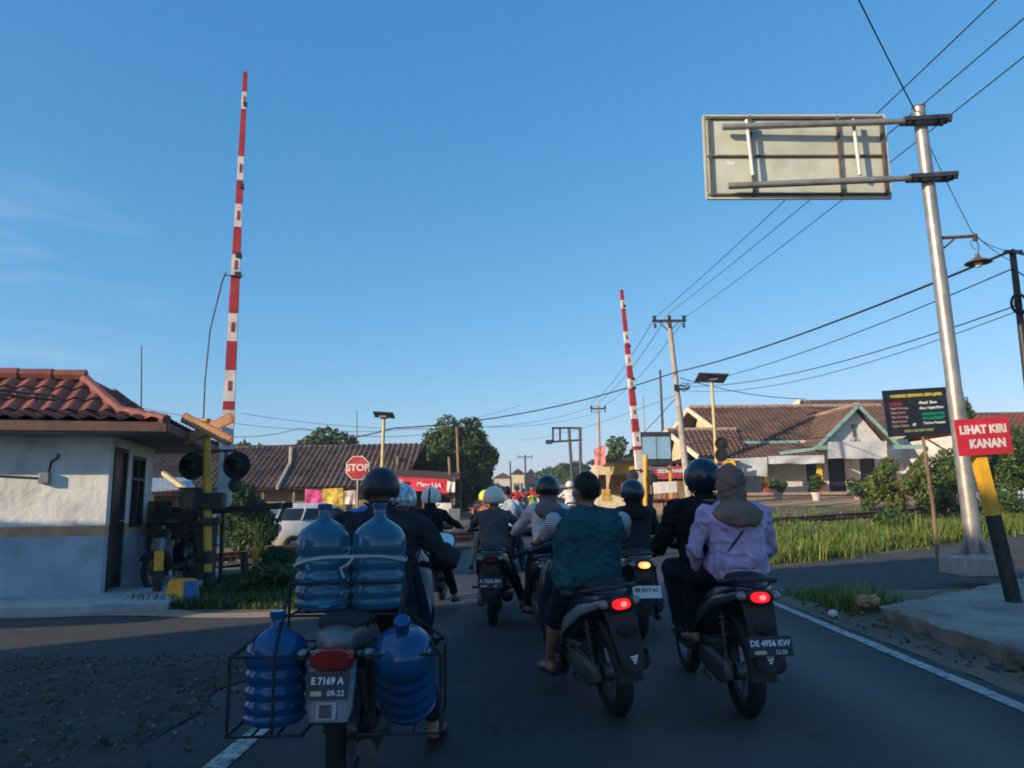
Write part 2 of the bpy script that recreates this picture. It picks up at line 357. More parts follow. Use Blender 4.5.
t_brown2 = tile_mat('brown clay tile', (.095, .056, .043), (.165, .098, .07), (.045, .032, .027))
# ---------------------------------------------------------------- ground
def axis(lo, hi, fine_lo, fine_hi, st, grow=1.25):
    a = list(np.arange(fine_lo, fine_hi+1e-6, st)); s = st
    while a[-1] < hi: s *= grow; a.append(a[-1]+s)
    s = st
    while a[0] > lo: s *= grow; a.insert(0, a[0]-s)
    return a
def sheet(name, xs, ys, mat, zoff=0.0, keep=None, warp=None, rough=0.0, parent=None):
    vs = []; idx = {}
    fs = []
    W = len(xs)
    for y in ys:
        for x in xs:
            X, Y = (x, y) if warp is None else warp(x, y)
            vs.append((X, Y, terr(X, Y)+zoff+(random.uniform(-rough, rough) if rough else 0)))
    for j in range(len(ys)-1):
        for i in range(W-1):
            if keep is None or keep((xs[i]+xs[i+1])/2, (ys[j]+ys[j+1])/2): fs.append((j*W+i, j*W+i+1, (j+1)*W+i+1, (j+1)*W+i))
    o = pydata(name, vs, fs, mat, smooth=True, parent=parent)
    return o
gx = axis(-500, 500, -16, 32, 0.5); gy = axis(-60, 1500, -6, 60, 0.5)
tag(sheet('ground', gx, gy, g_dirt), kind='structure')
SL = 0.020                                  # the road drifts to the right with distance
def rw(x, y): return (x+SL*y, y)
ry = axis(-40, 420, -4, 60, 0.5)
tag(sheet('road', list(np.linspace(-2.3, 3.75, 12)), ry, g_asph, .010, warp=rw), kind='structure')
# ragged side roads
def frange(a, b, s): return list(np.arange(a, b+1e-6, s))
def side_l(u, v):                            # u along x from -30 to -1.6 ; v 0..1 across
    y0 = 6.35 + .10*math.sin(u*1.7)+.06*math.sin(u*4.1) - .05*(u+2); y1 = 9.05 + .08*math.sin(u*1.3) - .06*(u+2) if u < -2.5 else 10.3
    return (u, y0+(y1-y0)*v)
tag(sheet('side_road', frange(-30, -1.8, .4), frange(0, 1, .125), g_asph2, .006, warp=side_l), kind='structure')
def side_r(u, v):
    y0 = 11.1 + .07*math.sin(u*1.9)+.05*math.sin(u*5) + .02*u; y1 = min(23, 15.0+.62*(u-5.2))+.1*math.sin(u*1.9)+.06*math.sin(u*4.3)
    return (u, y0+(y1-y0)*v)
tag(sheet('side_road', frange(3.3, 45, .5), frange(0, 1, .1), g_asph2, .006, warp=side_r), kind='structure')
tag(sheet('gravel_bed', frange(-9, -2.0, .2), frange(-2, 6.6, .2), g_grav, .02, warp=lambda x, y: (x+.12*math.sin(y*2.1)+.07*math.sin(y*5.3) if x > -2.3 else x, y+.1*math.sin(x*2.7) if y > 6.3 else y), rough=.012), kind='structure')
def dust(u, v):
    y0 = 9.05-.06*(u+2)+.1*math.sin(u*2.3); y1 = y0+.45+.15*math.sin(u*1.1+1)+.1*math.sin(u*3.7)
    return (u, y0+(y1-y0)*v)
tag(sheet('sunlit_dust_strip', frange(-12, -2.2, .2), frange(0, 1, .2), g_sundust, .011, warp=dust), kind='structure')  # strip of dust whose strong pale colour also stands for low sun
# white edge lines, worn ragged
def line(x0, y0, y1, w):
    return sheet('road_marking', [x0-w/2, x0, x0+w/2], frange(y0, y1, .25), g_line, .016, warp=lambda x, y: (x+SL*y+random.uniform(-.006, .006), y))
tag(line(3.12, -6, 10.9, .115), kind='structure')
tag(line(-1.62, -6, 5.7, .12), kind='structure')
# yard in front of the houses on the right
tag(sheet('yard', frange(6.5, 40, .5), frange(33.5, 70, .5), g_yard, .012, warp=lambda x, y: (x, y+.3*math.sin(x*.8)+.2*math.sin(x*2.1) if y < 34 else y)), kind='structure')
# ballast bed of the railway
RA, RB = V((-26, 7.0, 0)), V((44, 45.0, 0)); rd = (RB-RA).normalized(); rn = V((-rd.y, rd.x, 0))
def rail_pt(s, o): p = RA+rd*s+rn*o; return p
def bal(u, v): p = rail_pt(u, v); return (p.x, p.y)
rl = (RB-RA).length
tag(sheet('railway_ballast', frange(0, rl, .5), [-1.9, -1.3, -.65, 0, .65, 1.3, 1.9], g_grav, .03, warp=bal, rough=.03,
   keep=lambda u, v: not (-1.6 < rail_pt(u, v).x-SL*rail_pt(u, v).y < 3.5)), kind='structure')
for k, o_ in enumerate((-.55, .55)):
    b = NB(); n = 120
    for seg in range(n):
        a = rail_pt(rl*seg/n, o_); c = rail_pt(rl*(seg+1)/n, o_)
        for (w, h, z) in ((.07, .05, .115), (.02, .08, .06), (.12, .02, .03)):
            bar(b, (a.x, a.y, terr(a.x, a.y)+z), (c.x, c.y, terr(c.x, c.y)+z), w, h)
    o = obj('railway_rail', b, m_rust); tag(o, ['steel railway rail nearer the waiting riders', 'steel railway rail on the far side of the track'][k], 'rail', 'rails of the level crossing')

# pavement slab on the right with broken edge
from mathutils import noise as mnoise
def slab():
    b = NB(); nu, nv = 70, 60; G = []
    for j in range(nv+1):
        row = []
        for i in range(nu+1):
            u, v = i/nu, j/nv; x = 3.80+7.7*u**1.5; yb = 8.25+.78*(min(x, 7.4)-3.8); y = 4.0+v*(yb-4.0)
            n = mnoise.noise(V((x*1.3, y*1.3, 3)))*.014+mnoise.noise(V((x*6, y*6, 1)))*.005
            ch = max(0, 1-i/2.5); br = mnoise.noise(V((y*2.2, 7, 0)))+.5*mnoise.noise(V((y*7, 2, 0)))
            x += .02*y*(1-u)+ch*(.10*br-.02); z = .185+n-ch*(.02+.05*max(0, br))-(.05*abs(mnoise.noise(V((x*3, y*3, 9)))) if j >= nv-1 else 0)
            row.append(b.verts.new((x, y, z)))
        G.append(row)
    for j in range(nv):
        for i in range(nu): addface(b, [G[j][i], G[j][i+1], G[j+1][i+1], G[j+1][i]])
    ring = [G[j][0] for j in range(nv+1)]+[G[nv][i] for i in range(1, nu+1)]
    low = [b.verts.new((v.co.x+(.07+.06*mnoise.noise(v.co*5) if k <= nv else 0), v.co.y-(.06 if k > nv else 0), -.03)) for k, v in enumerate(ring)]
    for k in range(len(ring)-1): addface(b, [ring[k], ring[k+1], low[k+1], low[k]])
    return b
tag(obj('pavement', slab(), g_conc, ang=55), kind='structure')
tag(sheet('gutter_dirt', frange(3.42, 4.3, .11), frange(3, 10.4, .15), g_dirt, .014, rough=.006), kind='structure')
# loose stones and rubble: stuff
def stones(name, pts, smin, smax, mats, kind='stuff'):
    vs = []; fs = []; mi = []
    base = [(1, 0, 0), (-1, 0, 0), (0, 1, 0), (0, -1, 0), (0, 0, 1), (0, 0, -1)]
    tri = [(4, 0, 2), (4, 2, 1), (4, 1, 3), (4, 3, 0), (5, 2, 0), (5, 1, 2), (5, 3, 1), (5, 0, 3)]
    for (x, y) in pts:
        s = smin+(smax-smin)*random.random()**3; k = len(vs); q = Euler((random.random()*6, random.random()*6, random.random()*6)).to_matrix()
        z = terr(x, y)+s*.25
        for p in base:
            w = q @ V((p[0]*s*random.uniform(.6, 1.2), p[1]*s*random.uniform(.6, 1.2), p[2]*s*random.uniform(.45, .8))); vs.append((x+w.x, y+w.y, z+w.z+.02))
        c = random.randrange(len(mats))
        for t in tri: fs.append((k+t[0], k+t[1], k+t[2])); mi.append(c)
    return tag(pydata(name, vs, fs, mats, mi), kind=kind)
s1 = M('stone a', (.12, .10, .08), .95, var=.25); s2 = M('stone b', (.075, .062, .05), .95, var=.25); s3 = M('stone c', (.17, .15, .125), .95, var=.2)
stones('loose_gravel', [(random.uniform(-6.5, -1.95)+random.gauss(0, .1), random.uniform(2.5, 6.9)) for i in range(7500)], .005, .026, [s1, s2, s2, s3])
stones('gutter_rubble', [(3.55+abs(random.gauss(0, .22)), random.uniform(3.8, 9.6)) for i in range(260)], .006, .045, [s1, s2, s3])
pts = []
for i in range(2600):
    p = rail_pt(random.uniform(4, rl), random.uniform(-1.8, 1.8))
    if not (-2 < p.x-SL*p.y < 3.9): pts.append((p.x, p.y))
stones('ballast_stones', pts, .03, .09, [s1, s2, s3])
b = NB()
ellipsoid(b, (0, 0, .07), (.13, .11, .08), n=9, m=6)
for v in b.verts: v.co += V((random.uniform(-.03, .03), random.uniform(-.03, .03), random.uniform(-.03, .02)))
o = obj('rubble_block', b, M('broken brick', (.40, .24, .13), .95, var=.25, bump=.5), smooth=False); o.location = (4.05, 8.75, .1)
tag(o, 'broken tan concrete lump at the far corner of the pavement', 'rubble')
b = NB(); ellipsoid(b, (0, 0, .03), (.06, .045, .045), n=7, m=5)
o = obj('litter_bag', b, m_white, smooth=False); o.location = (3.55, 8.55, .03); tag(o, 'small crumpled white litter in the gutter by the road line', 'litter')

# ---------------------------------------------------------------- vegetation
def grass(name, pts, hmin, hmax, wd, mats, wts, lean=.5):
    n = len(pts); P = np.array([(x, y, terr(x, y)) for x, y in pts]); h = hmin+(hmax-hmin)*rng.random(n)**1.5
    h = h*(.45+.75*(.5+.5*np.sin(P[:, 0]*1.9+1.3*np.sin(P[:, 1]*1.4))*np.sin(P[:, 1]*2.3+np.sin(P[:, 0]*1.1))))
    a = rng.random(n)*2*PI; d = np.stack([np.cos(a), np.sin(a), np.zeros(n)], 1); s = np.stack([-np.sin(a), np.cos(a), np.zeros(n)], 1)
    ln = (rng.random(n)*lean)[:, None]; w = (wd*(.6+.8*rng.random(n)))[:, None]; H = h[:, None]; up = np.array([[0, 0, 1.0]])
    v0 = P-s*w; v1 = P+s*w; m_ = P+up*H*.6+d*H*ln*.35; v2 = m_+s*w*.8; v3 = m_-s*w*.8; t = P+up*H+d*H*ln
    v4 = t+s*w*.15; v5 = t-s*w*.15
    vs = np.stack([v0, v1, v2, v3, v4, v5], 1).reshape(-1, 3)
    k = np.arange(n)[:, None]*6; f = np.concatenate([np.concatenate([k, k+1, k+2, k+3], 1)[:, None], np.concatenate([k+3, k+2, k+4, k+5], 1)[:, None]], 1).reshape(-1, 4)
    mi = np.repeat(rng.choice(len(mats), n, p=wts), 2)
    return tag(pydata(name, vs, f, mats, mi), kind='stuff')
def patchy(fn, n, f=1.0):
    out = []
    while len(out) < n:
        x, y = fn()
        d = .5+.5*math.sin(x*1.3*f+math.sin(y*1.1*f)*1.7)*math.sin(y*1.7*f+1.3*math.sin(x*.8*f))
        if random.random() < .18+.9*d: out.append((x, y))
    return out
def trk(x, y): return abs((V((x, y, 0))-RA).dot(rn))
def vr():
    while True:
        x = random.uniform(4.3, 34); y = random.uniform(13.5, 32.5)
        if y < 15.1+.62*(min(x, 18)-5.2): continue
        if trk(x, y) > 1.3 and random.random() < (1.0 if y < 25 else .5) : return x, y
grass('verge_grass', patchy(vr, 22000, .7), .04, .22, .010, [lf_grass, lf_grass2, lf_mid, lf_dry], [.5, .22, .18, .1])
def vr2():
    x = random.uniform(4.2, 19); return x, 15.05+.62*(x-5.2)+abs(random.gauss(0, 1.6))+.05
grass('tall_verge_grass', patchy(vr2, 12500, 2.2), .08, .42, .010, [lf_grass, lf_grass2, lf_mid, lf_dry], [.42, .36, .14, .08], .9)
grass('weed_clumps', [(cx+random.gauss(0, .22), cy+random.gauss(0, .22)) for cx, cy in [vr2() for k in range(48)] for q_ in range(90)], .15, .62, .013, [lf_grass, lf_grass2, lf_light], [.45, .35, .2], 1.0)
def vl():
    while True:
        x = random.uniform(-14, -2.4); y = random.uniform(9.7-.06*(x+2), 17)
        if x > -2.9+.05*y and y > 16: continue
        if x < -5.15+random.gauss(0,.12): continue
        return x, y
grass('roadside_grass', patchy(vl, 24000, 1.2), .03, .17, .009, [lf_dark, lf_mid, lf_grass, lf_dry], [.5, .35, .08, .07], 1.2)
grass('kerb_grass', patchy(lambda: (3.75+abs(random.gauss(0, .5)), random.uniform(8.9, 10.9)), 2600, 2.0), .03, .22, .006, [lf_mid, lf_grass, lf_dry], [.4, .4, .2], .8)
grass('dry_tuft', [(4.0+random.gauss(0, .06), 8.9+random.gauss(0, .06)) for i in range(60)], .15, .5, .005, [lf_dry, lf_grass2], [.6, .4], .5)

def leaves(name, blobs, n, size, mats, wts, parent=None, flat=.5, shell=.6):
    """leaf quads spread through the blobs (centre, radii), denser towards the outside"""
    wt = np.array([r[0]*r[1]*r[2] for c, r in blobs])**(2/3); wt /= wt.sum(); bi = rng.choice(len(blobs), n, p=wt)
    C = np.array([c for c, r in blobs])[bi]; Rr = np.array([r for c, r in blobs])[bi]
    d = rng.normal(size=(n, 3)); d /= np.linalg.norm(d, axis=1)[:, None]
    rad = (shell+(1.06-shell)*rng.random(n)**.7)[:, None]
    P = C+d*rad*Rr
    nn = d*.7+rng.normal(size=(n, 3))*.7; nn[:, 2] += flat; nn /= np.linalg.norm(nn, axis=1)[:, None]
    t = np.cross(nn, rng.normal(size=(n, 3))); t /= np.linalg.norm(t, axis=1)[:, None]; s = np.cross(nn, t)
    sz = (size*(.6+.8*rng.random(n)))[:, None]
    v = np.stack([P-t*sz, P+s*sz*.45-nn*sz*.1, P+t*sz, P-s*sz*.45-nn*sz*.1], 1).reshape(-1, 3)
    k = np.arange(n)[:, None]*4; f = np.concatenate([k, k+1, k+2, k+3], 1)
    o = pydata(name, v, f, mats, rng.choice(len(mats), n, p=wts), parent)
    return o
def crown_blobs(c, r, n, k=.38):
    out = []
    for i in range(n):
        d = V((random.gauss(0, 1), random.gauss(0, 1), random.gauss(0, 1))).normalized(); q = random.uniform(.45, .8)
        rr = k*random.uniform(.7, 1.25)
        out.append(((c[0]+d.x*r[0]*q, c[1]+d.y*r[1]*q, c[2]+d.z*r[2]*q), (r[0]*rr, r[1]*rr, r[2]*rr)))
    return out
def tree(label, base, c, r, nleaf, size, mats, wts, nb=16, k=.38, group=None, cat='tree', name='leafy_tree', trunk=.16, flat=.4):
    t = thing(name, label, cat, base, group=group)
    b = NB(); tube(b, [(0, 0, -.1), (.05, 0, c[2]*.35), (.0, .05, c[2]*.7), (c[0], c[1], c[2])], [trunk, trunk*.85, trunk*.65, trunk*.3], 9)
    bl = crown_blobs(c, r, nb, k)
    for q, (cc, rr) in enumerate(bl):
        if q % 2 == 0: tube(b, [(0, 0, c[2]*random.uniform(.35, .7)), tuple((V(cc)*.6+V((0, 0, c[2]*.35)))), cc], [trunk*.4, trunk*.25, trunk*.08], 5)
    obj('trunk', b, m_trunk, t)
    leaves('crown', bl, nleaf, size, mats, wts, t, flat=flat)
    return t
def shrub(label, base, r, nleaf, size, mats, wts, nb=8, group=None, name='shrub', k=.45):
    t = thing(name, label, 'shrub', base, group=group)
    c = (0, 0, r[2]*.95); bl = crown_blobs(c, r, nb, k)
    b = NB()
    for cc, rr in bl: tube(b, [(random.uniform(-.1, .1)*r[0], random.uniform(-.1, .1)*r[1], -.05), (cc[0]*.5, cc[1]*.5, cc[2]*.6), cc], [.022, .015, .006], 5)
    obj('stem', b, m_trunk, t)
    leaves('foliage', bl, nleaf, size, mats, wts, t)
    return t
def P0(px, py, Y, dz=0):
    p = at(px, py, Y); return (p.x, p.y, terr(p.x, p.y)+dz)
D3 = [lf_dark, lf_mid, lf_light]
# the round dense tree beyond the crossing
p = P0(459, 500, 46)
tree('big round dense green tree behind the red stall banner', (p[0], p[1], 0), (0, 0, 3.65), (2.6, 2.4, 3.05), 34000, .13, D3, [.3, .45, .25], nb=100, k=.25, trunk=.25)
for (px, top, Y, r, lab) in ((325, 431, 58, (3.5, 2.4, 2.0), 'pale green tree top showing above the middle of the long tiled roof'),
                       (246, 437, 58, (2.2, 1.8, 2.2), 'green tree top just right of the striped barrier arm base'),
                       (548, 468, 150, (5.5, 4, 2.6), 'hazy distant tree left of the road gantry'),
                       (575, 462, 130, (4, 3, 2.8), 'hazy distant tree behind the gantry posts'),
                       (623, 436, 75, (2.4, 2.2, 2.3), 'palm like tree above the yellow stall roof'),
                       (510, 478, 170, (5, 3, 2.2), 'hazy distant tree beside the far pale houses'),
                       (490, 480, 110, (2.5, 2, 2.4), 'dark tree at the road end right of the big round tree')):
    p = at(px, top, Y); zt = p.z; g0 = terr(p.x, p.y)
    tree(lab, (p.x, p.y, g0), (0, 0, zt-g0-r[2]), r, 2600, .26 if Y < 100 else .5, D3, [.35, .45, .2], nb=16, k=.36, group='trees beyond the crossing')
# right side shrubs and trees
p = P0(905, 520, 26); tree('bushy young tree with airy leaves under the black board', p, (0, 0, 1.35), (1.25, 1.1, 1.1), 4200, .075, [lf_mid, lf_light, lf_grass2], [.3, .4, .3], nb=20, k=.27, trunk=.05, name='bushy_tree')
p = P0(997, 505, 28); tree('green tree right of the red warning board', p, (0, 0, 2.1), (1.7, 1.4, 1.5), 6500, .09, [lf_mid, lf_light, lf_dark], [.5, .2, .3], nb=20, k=.33, trunk=.08, name='bushy_tree')
p = P0(948, 505, 29); tree('leafy tree between the black board post and the steel pole', p, (0, 0, 1.5), (1.15, 1.0, 1.15), 4600, .085, [lf_mid, lf_dark, lf_light], [.5, .25, .25], nb=18, k=.33, trunk=.06, name='bushy_tree')
p = P0(966, 440, 34); tree('slim tall tree tip poking up behind the steel sign pole', (p[0], p[1], terr(p[0], p[1])), (0, 0, 3.3), (.55, .5, 1.6), 2600, .09, [lf_mid, lf_light], [.6, .4], nb=12, k=.4, trunk=.07, name='slim_tree')
for (px, py, Y, r, n, lab) in ((868, 507, 31, (.7, .6, .6), 1600, 'low green bush beside the potted plants'), (942, 500, 27, (.9, .7, .6), 2200, 'dark green bush behind the thin wooden board post'),
                     (1012, 520, 24, (.8, .7, .55), 2000, 'green bush at the far right behind the yellow and black post'), (895, 530, 21, (.55, .5, .35), 1300, 'ragged weed bush in the tall grass')):
    shrub(lab, P0(px, py, Y), r, n, .06, [lf_mid, lf_light, lf_dark], [.4, .2, .4], group='bushes by the right verge')
# left side shrubs
for (px, Y, r, n, lab) in ((252, 20.5, (.75, .7, .95), 5200, 'dark round shrub left of the white car'), (280, 14.0, (.36, .36, .27), 2000, 'broad leaved shrub just behind the jug on the left'),
                  (236, 23.0, (.8, .6, .8), 3000, 'tall dark shrub behind the crossing post'), (275, 11.6, (.45, .4, .22), 1800, 'low leafy weed clump beside the kerb')):
    q = at(px, 500, Y); shrub(lab, (q.x, q.y, terr(q.x, q.y)), r, n, .06, [lf_dark, lf_mid, lf_light], [.62, .3, .08], group='shrubs by the crossing')
b = NB()
for i in range(26):
    a = random.uniform(-1, 1); L_ = random.uniform(.6, 1.15)
    tube(b, [(random.gauss(0, .06), random.gauss(0, .06), 0), (a*.25, random.gauss(0, .1), L_*.7), (a*.55, random.gauss(0, .2), L_)], [.008, .012, .002], 4)
q = at(262, 500, 19.0); o = obj('strappy_plant', b, lf_mid); o.location = (q.x, q.y, 0); tag(o, 'spiky long leaved plant between the bollards and jugs', 'plant')
# ---------------------------------------------------------------- tiled roofs
def roof_plane(bm, el, er, rr, rl_, tw=.24, rh=.32, A=.022, saw=.03, sub=5, mi=0):
    el, er, rr, rl_ = V(el), V(er), V(rr), V(rl_)
    u = (er-el).normalized(); n = u.cross(rl_-el).normalized()
    if n.z < 0: n = -n
    v = n.cross(u)
    if v.dot(rl_-el) < 0: v = -v
    P = [((p-el).dot(u), (p-el).dot(v)) for p in (el, er, rr, rl_)]
    x0, x1 = min(p[0] for p in P), max(p[0] for p in P); H = max(p[1] for p in P)
    nc = max(1, int(round((x1-x0)/tw))); nr = max(1, int(round(H/rh)))
    b2 = bmesh.new(); lay = b2.faces.layers.float.new('tilecol')
    xs = [x0+(x1-x0)*i/(nc*sub) for i in range(nc*sub+1)]
    def prof(i):
        t = (i % sub)/sub; return A*(math.sin(2*PI*t))
    rows = []
    for j in range(nr):
        for e in (0, 1):
            y = H*(j+e)/nr
            rows.append([b2.verts.new(el+u*x+v*(y-(.0 if e == 0 else -.01))+n*(prof(i)+saw*(1-e))) for i, x in enumerate(xs)])
    tc = [[random.random() for i in range(nc)] for j in range(nr)]
    for k in range(len(rows)-1):
        for i in range(len(xs)-1):
            f = b2.faces.new((rows[k][i], rows[k][i+1], rows[k+1][i+1], rows[k+1][i])); f[lay] = tc[k//2][i//sub]*(1 if k % 2 == 0 else .4)
    def cut(a, b, inside):
        no = (b-a).cross(n).normalized()
        if no.dot(inside-a) > 0: no = -no
        bmesh.ops.bisect_plane(b2, geom=b2.verts[:]+b2.edges[:]+b2.faces[:], plane_co=a, plane_no=no, clear_outer=True)
    ctr = (el+er+rr+rl_)/4
    if (rl_-el).cross(v).length > .02: cut(el, rl_, ctr)
    if (rr-er).cross(v).length > .02: cut(er, rr, ctr)
    me = bpy.data.meshes.new('x'); b2.to_mesh(me); b2.free()
    if 'tilecol' not in [l.name for l in bm.faces.layers.float]: bm.faces.layers.float.new('tilecol')
    k = len(bm.faces); bm.from_mesh(me); bpy.data.meshes.remove(me)
    # underside
    nn = n*-.05
    f = addface(bm, [bm.verts.new(p+nn) for p in ((el, er, rr, rl_) if (rr-rl_).length > .01 else (el, er, rr))], mi)
def roofobj(planes, mat, parent, name='roof', **kw):
    b = NB()
    for p in planes: roof_plane(b, *p, **kw)
    return obj(name, b, mat, parent, recalc=False)
def ridge(bm, a, b_, r=.09, seg=.4, mi=0):
    a, b_ = V(a), V(b_); n = max(1, int((b_-a).length/seg))
    for i in range(n):
        p = a.lerp(b_, i/n); q = a.lerp(b_, (i+1.08)/n); tube(bm, [p, q], [r, r*1.18], 8, mi)

# ---------------------------------------------------------------- crossing keeper's hut on the left
HA = R(13.6); hc = at(107, 500, 10.6)
hut = thing('keeper_hut', 'white plastered keeper hut with blue dado, peach stripe and red tiled hip roof', 'hut', (hc.x, hc.y, 0), (0, 0, HA))
# local frame: corner at the origin, front wall runs to -x (faces -y), side wall runs to +y (faces +x)
HW, HD, HH = 4.2, 2.65, 2.62
T = .15; z0 = .10
hut_w = M('hut plaster', (.78, .76, .70), .9, var=.09, scale=2.2, bump=.6, bscale=9, dirt=.55, det=10); hut_b = M('hut blue dado', (.40, .47, .53), .9, var=.14, scale=2, bump=.4, bscale=10, dirt=.6, det=10); hut_p = M('hut peach stripe', (.66, .34, .19), .9, var=.1, bump=.1, dirt=.3)
b = NB()
ZB, ZP = .91, 1.055
def wall_seg(bm, x0, x1, y0, y1, za, zb):           # banded plaster wall piece
    for lo, hi, mi in ((z0, ZB, 1), (ZB, ZP, 2), (ZP, HH, 0)):
        a = max(za, lo); c = min(zb, hi)
        if c-a > 1e-3: box(bm, ((x0+x1)/2, (y0+y1)/2, (a+c)/2), (x1-x0, y1-y0, c-a), mi=mi)
wall_seg(b, -HW, 0, 0, T, z0, HH)                                   # front
wall_seg(b, -HW, 0, HD-T, HD, z0, HH); wall_seg(b, -HW, -HW+T, T, HD-T, z0, HH)
DY0, DY1, DZ = .12+.08, .95, 2.18; WY0, WY1, WZ0, WZ1 = 1.25, 2.12, .98, 2.12
DY0 = .2
wall_seg(b, -T, 0, T, DY0, z0, HH); wall_seg(b, -T, 0, DY0, DY1, DZ, HH); wall_seg(b, -T, 0, DY1, WY0, z0, HH)
wall_seg(b, -T, 0, WY0, WY1, z0, WZ0); wall_seg(b, -T, 0, WY0, WY1, WZ1, HH); wall_seg(b, -T, 0, WY1, HD-T, z0, HH)
obj('wall', b, [hut_w, hut_b, hut_p], hut, smooth=False)
b = NB(); box(b, (-HW/2+.45, HD/2-.2, .05), (HW+1.3, HD+1.9, .13)); obj('apron', b, M('pale apron', (.42, .43, .42), .9, var=.1, dirt=.4, bump=.2), hut, bevel=.015)
b = NB(); box(b, (-.06, (DY0+DY1)/2, (z0+DZ)/2), (.05, DY1-DY0-.12, DZ-z0-.06)); 
for zz in (.55, 1.25, 1.85): box(b, (-.032, (DY0+DY1)/2, zz), (.012, .5, .42))
d = obj('door', b, M('dark door', (.035, .022, .018), .45, var=.3), hut, bevel=.006)
b = NB(); tube(b, [(-.02, DY1-.16, 1.1), (.03, DY1-.16, 1.1), (.03, DY1-.28, 1.1)], .012, 6); obj('handle', b, m_steel, d)
b = NB()
for (y0, y1, za, zb) in ((DY0, DY0+.06, z0, DZ), (DY1-.06, DY1, z0, DZ), (DY0, DY1, DZ-.06, DZ)): box(b, (-.05, (y0+y1)/2, (za+zb)/2), (.13, y1-y0, zb-za))
obj('door_frame', b, M('dark frame', (.05, .035, .03), .6, var=.2), hut)
b = NB()
for (y0, y1, za, zb) in ((WY0, WY0+.06, WZ0, WZ1), (WY1-.06, WY1, WZ0, WZ1), (WY0, WY1, WZ1-.06, WZ1), (WY0, WY1, WZ0, WZ0+.06), ((WY0+WY1)/2-.025, (WY0+WY1)/2+.025, WZ0, WZ1), (WY0, WY1, 1.72, 1.77)): box(b, (-.05, (y0+y1)/2, (za+zb)/2), (.11, y1-y0, zb-za))
w = obj('window', b, M('dark frame', ()), hut)
b = NB(); box(b, (-.06, (WY0+WY1)/2, (WZ0+WZ1)/2), (.012, WY1-WY0-.1, WZ1-WZ0-.1)); obj('pane', b, m_glassdark, w)

# roof: curved hip, low slope at the eaves
OV = .85; ze = 2.46; zr = 3.35
ex0, ex1, ey0, ey1 = -HW-OV, OV, -.64, HD+OV+.6
inset = 1.55
def ringz(k): 
    return [(ex0+k*inset, ey0+k*inset), (ex1-k*inset, ey0+k*inset), (ex1-k*inset, ey1-k*inset), (ex0+k*inset, ey1-k*inset)]
lv = [(0.0, 2.475), (.5, 2.67), (1.0, 3.27)]
planes = []
for (k0, za), (k1, zb) in zip(lv, lv[1:]):
    A = ringz(k0); B = ringz(k1)
    for i in range(4):
        j = (i+1) % 4; planes.append(((*A[i], za), (*A[j], za), (*B[j], zb), (*B[i], zb)))
rf = roofobj(planes, t_red, hut, tw=.26, rh=.30, A=.028, saw=.035)
b = NB(); A = ringz(1.0)
box(b, ((A[0][0]+A[1][0])/2, (A[0][1]+A[2][1])/2, lv[2][1]+.02), (A[1][0]-A[0][0], A[2][1]-A[0][1], .08)); obj('ridge_cap', b, M('ridge red', (.21, .068, .052), .7, var=.15, dirt=.3), rf)
b = NB()
for i in range(4):
    b = NB()
    for (k0, za), (k1, zb) in zip(lv, lv[1:]): ridge(b, (*ringz(k0)[i], za+.02), (*ringz(k1)[i], zb+.02), .07, .34)
    obj('hip_tile', b, M('ridge red', ()), rf)
b = NB(); ridge(b, (*A[0], lv[2][1]+.05), (*A[1], lv[2][1]+.05), .085); obj('ridge_tile', b, M('ridge red', ()), rf)
b = NB()
E = ringz(0)
for i in range(4):
    a_, c_ = E[i], E[(i+1) % 4]; bar(b, (*a_, 2.395), (*c_, 2.395), .035, .13)
obj('fascia', b, M('fascia brown', (.13, .07, .055), .7, var=.2, dirt=.3), hut)
b = NB(); box(b, ((ex0+ex1)/2, (ey0+ey1)/2, 2.33), (ex1-ex0-.05, ey1-ey0-.05, .03)); obj('soffit', b, M('soffit', (.24, .20, .17), .9, var=.15), hut)
# dark frame lying on the front roof slope
s = thing('roof_rack', 'dark metal bars lying on the red tiled hut roof', 'metal bars')
b = NB()
q0 = at(0, 391, 9.72); q1 = at(56, 400, 9.92)
for dz in (0, .055): 
    tube(b, [q0+V((-.6, -.12, .02+dz)), q1+V((0, 0, dz))], .022, 6)
for k in range(5): p = (q0+V((-.3, 0, 0))).lerp(q1, k/4); tube(b, [p+V((0, 0, -.05)), p+V((0, 0, .07))], .014, 5)
obj('bar', b, m_darksteel, s)
# meter and conduit on the front wall
mt = thing('electric_meter', 'small grey electric meter box with conduit on the white hut wall', 'meter box', hut.matrix_world @ V((0, 0, 0)))
mt.location = (hc.x, hc.y, 0); mt.rotation_euler = (0, 0, HA)
b = NB(); box(b, (-.80, -.045, 1.72), (.13, .09, .16)); obj('meter_case', b, m_steel, mt, bevel=.01)
b = NB(); tube(b, [(-.76, -.02, 1.8), (-.74, -.02, 1.95), (-.66, -.02, 2.0), (-.66, -.02, 2.06)], .014, 6); tube(b, [(-.86, -.02, 1.72), (-1.5, -.02, 1.76), (-3.5, -.02, 1.76)], .012, 6); obj('conduit', b, m_darksteel, mt)

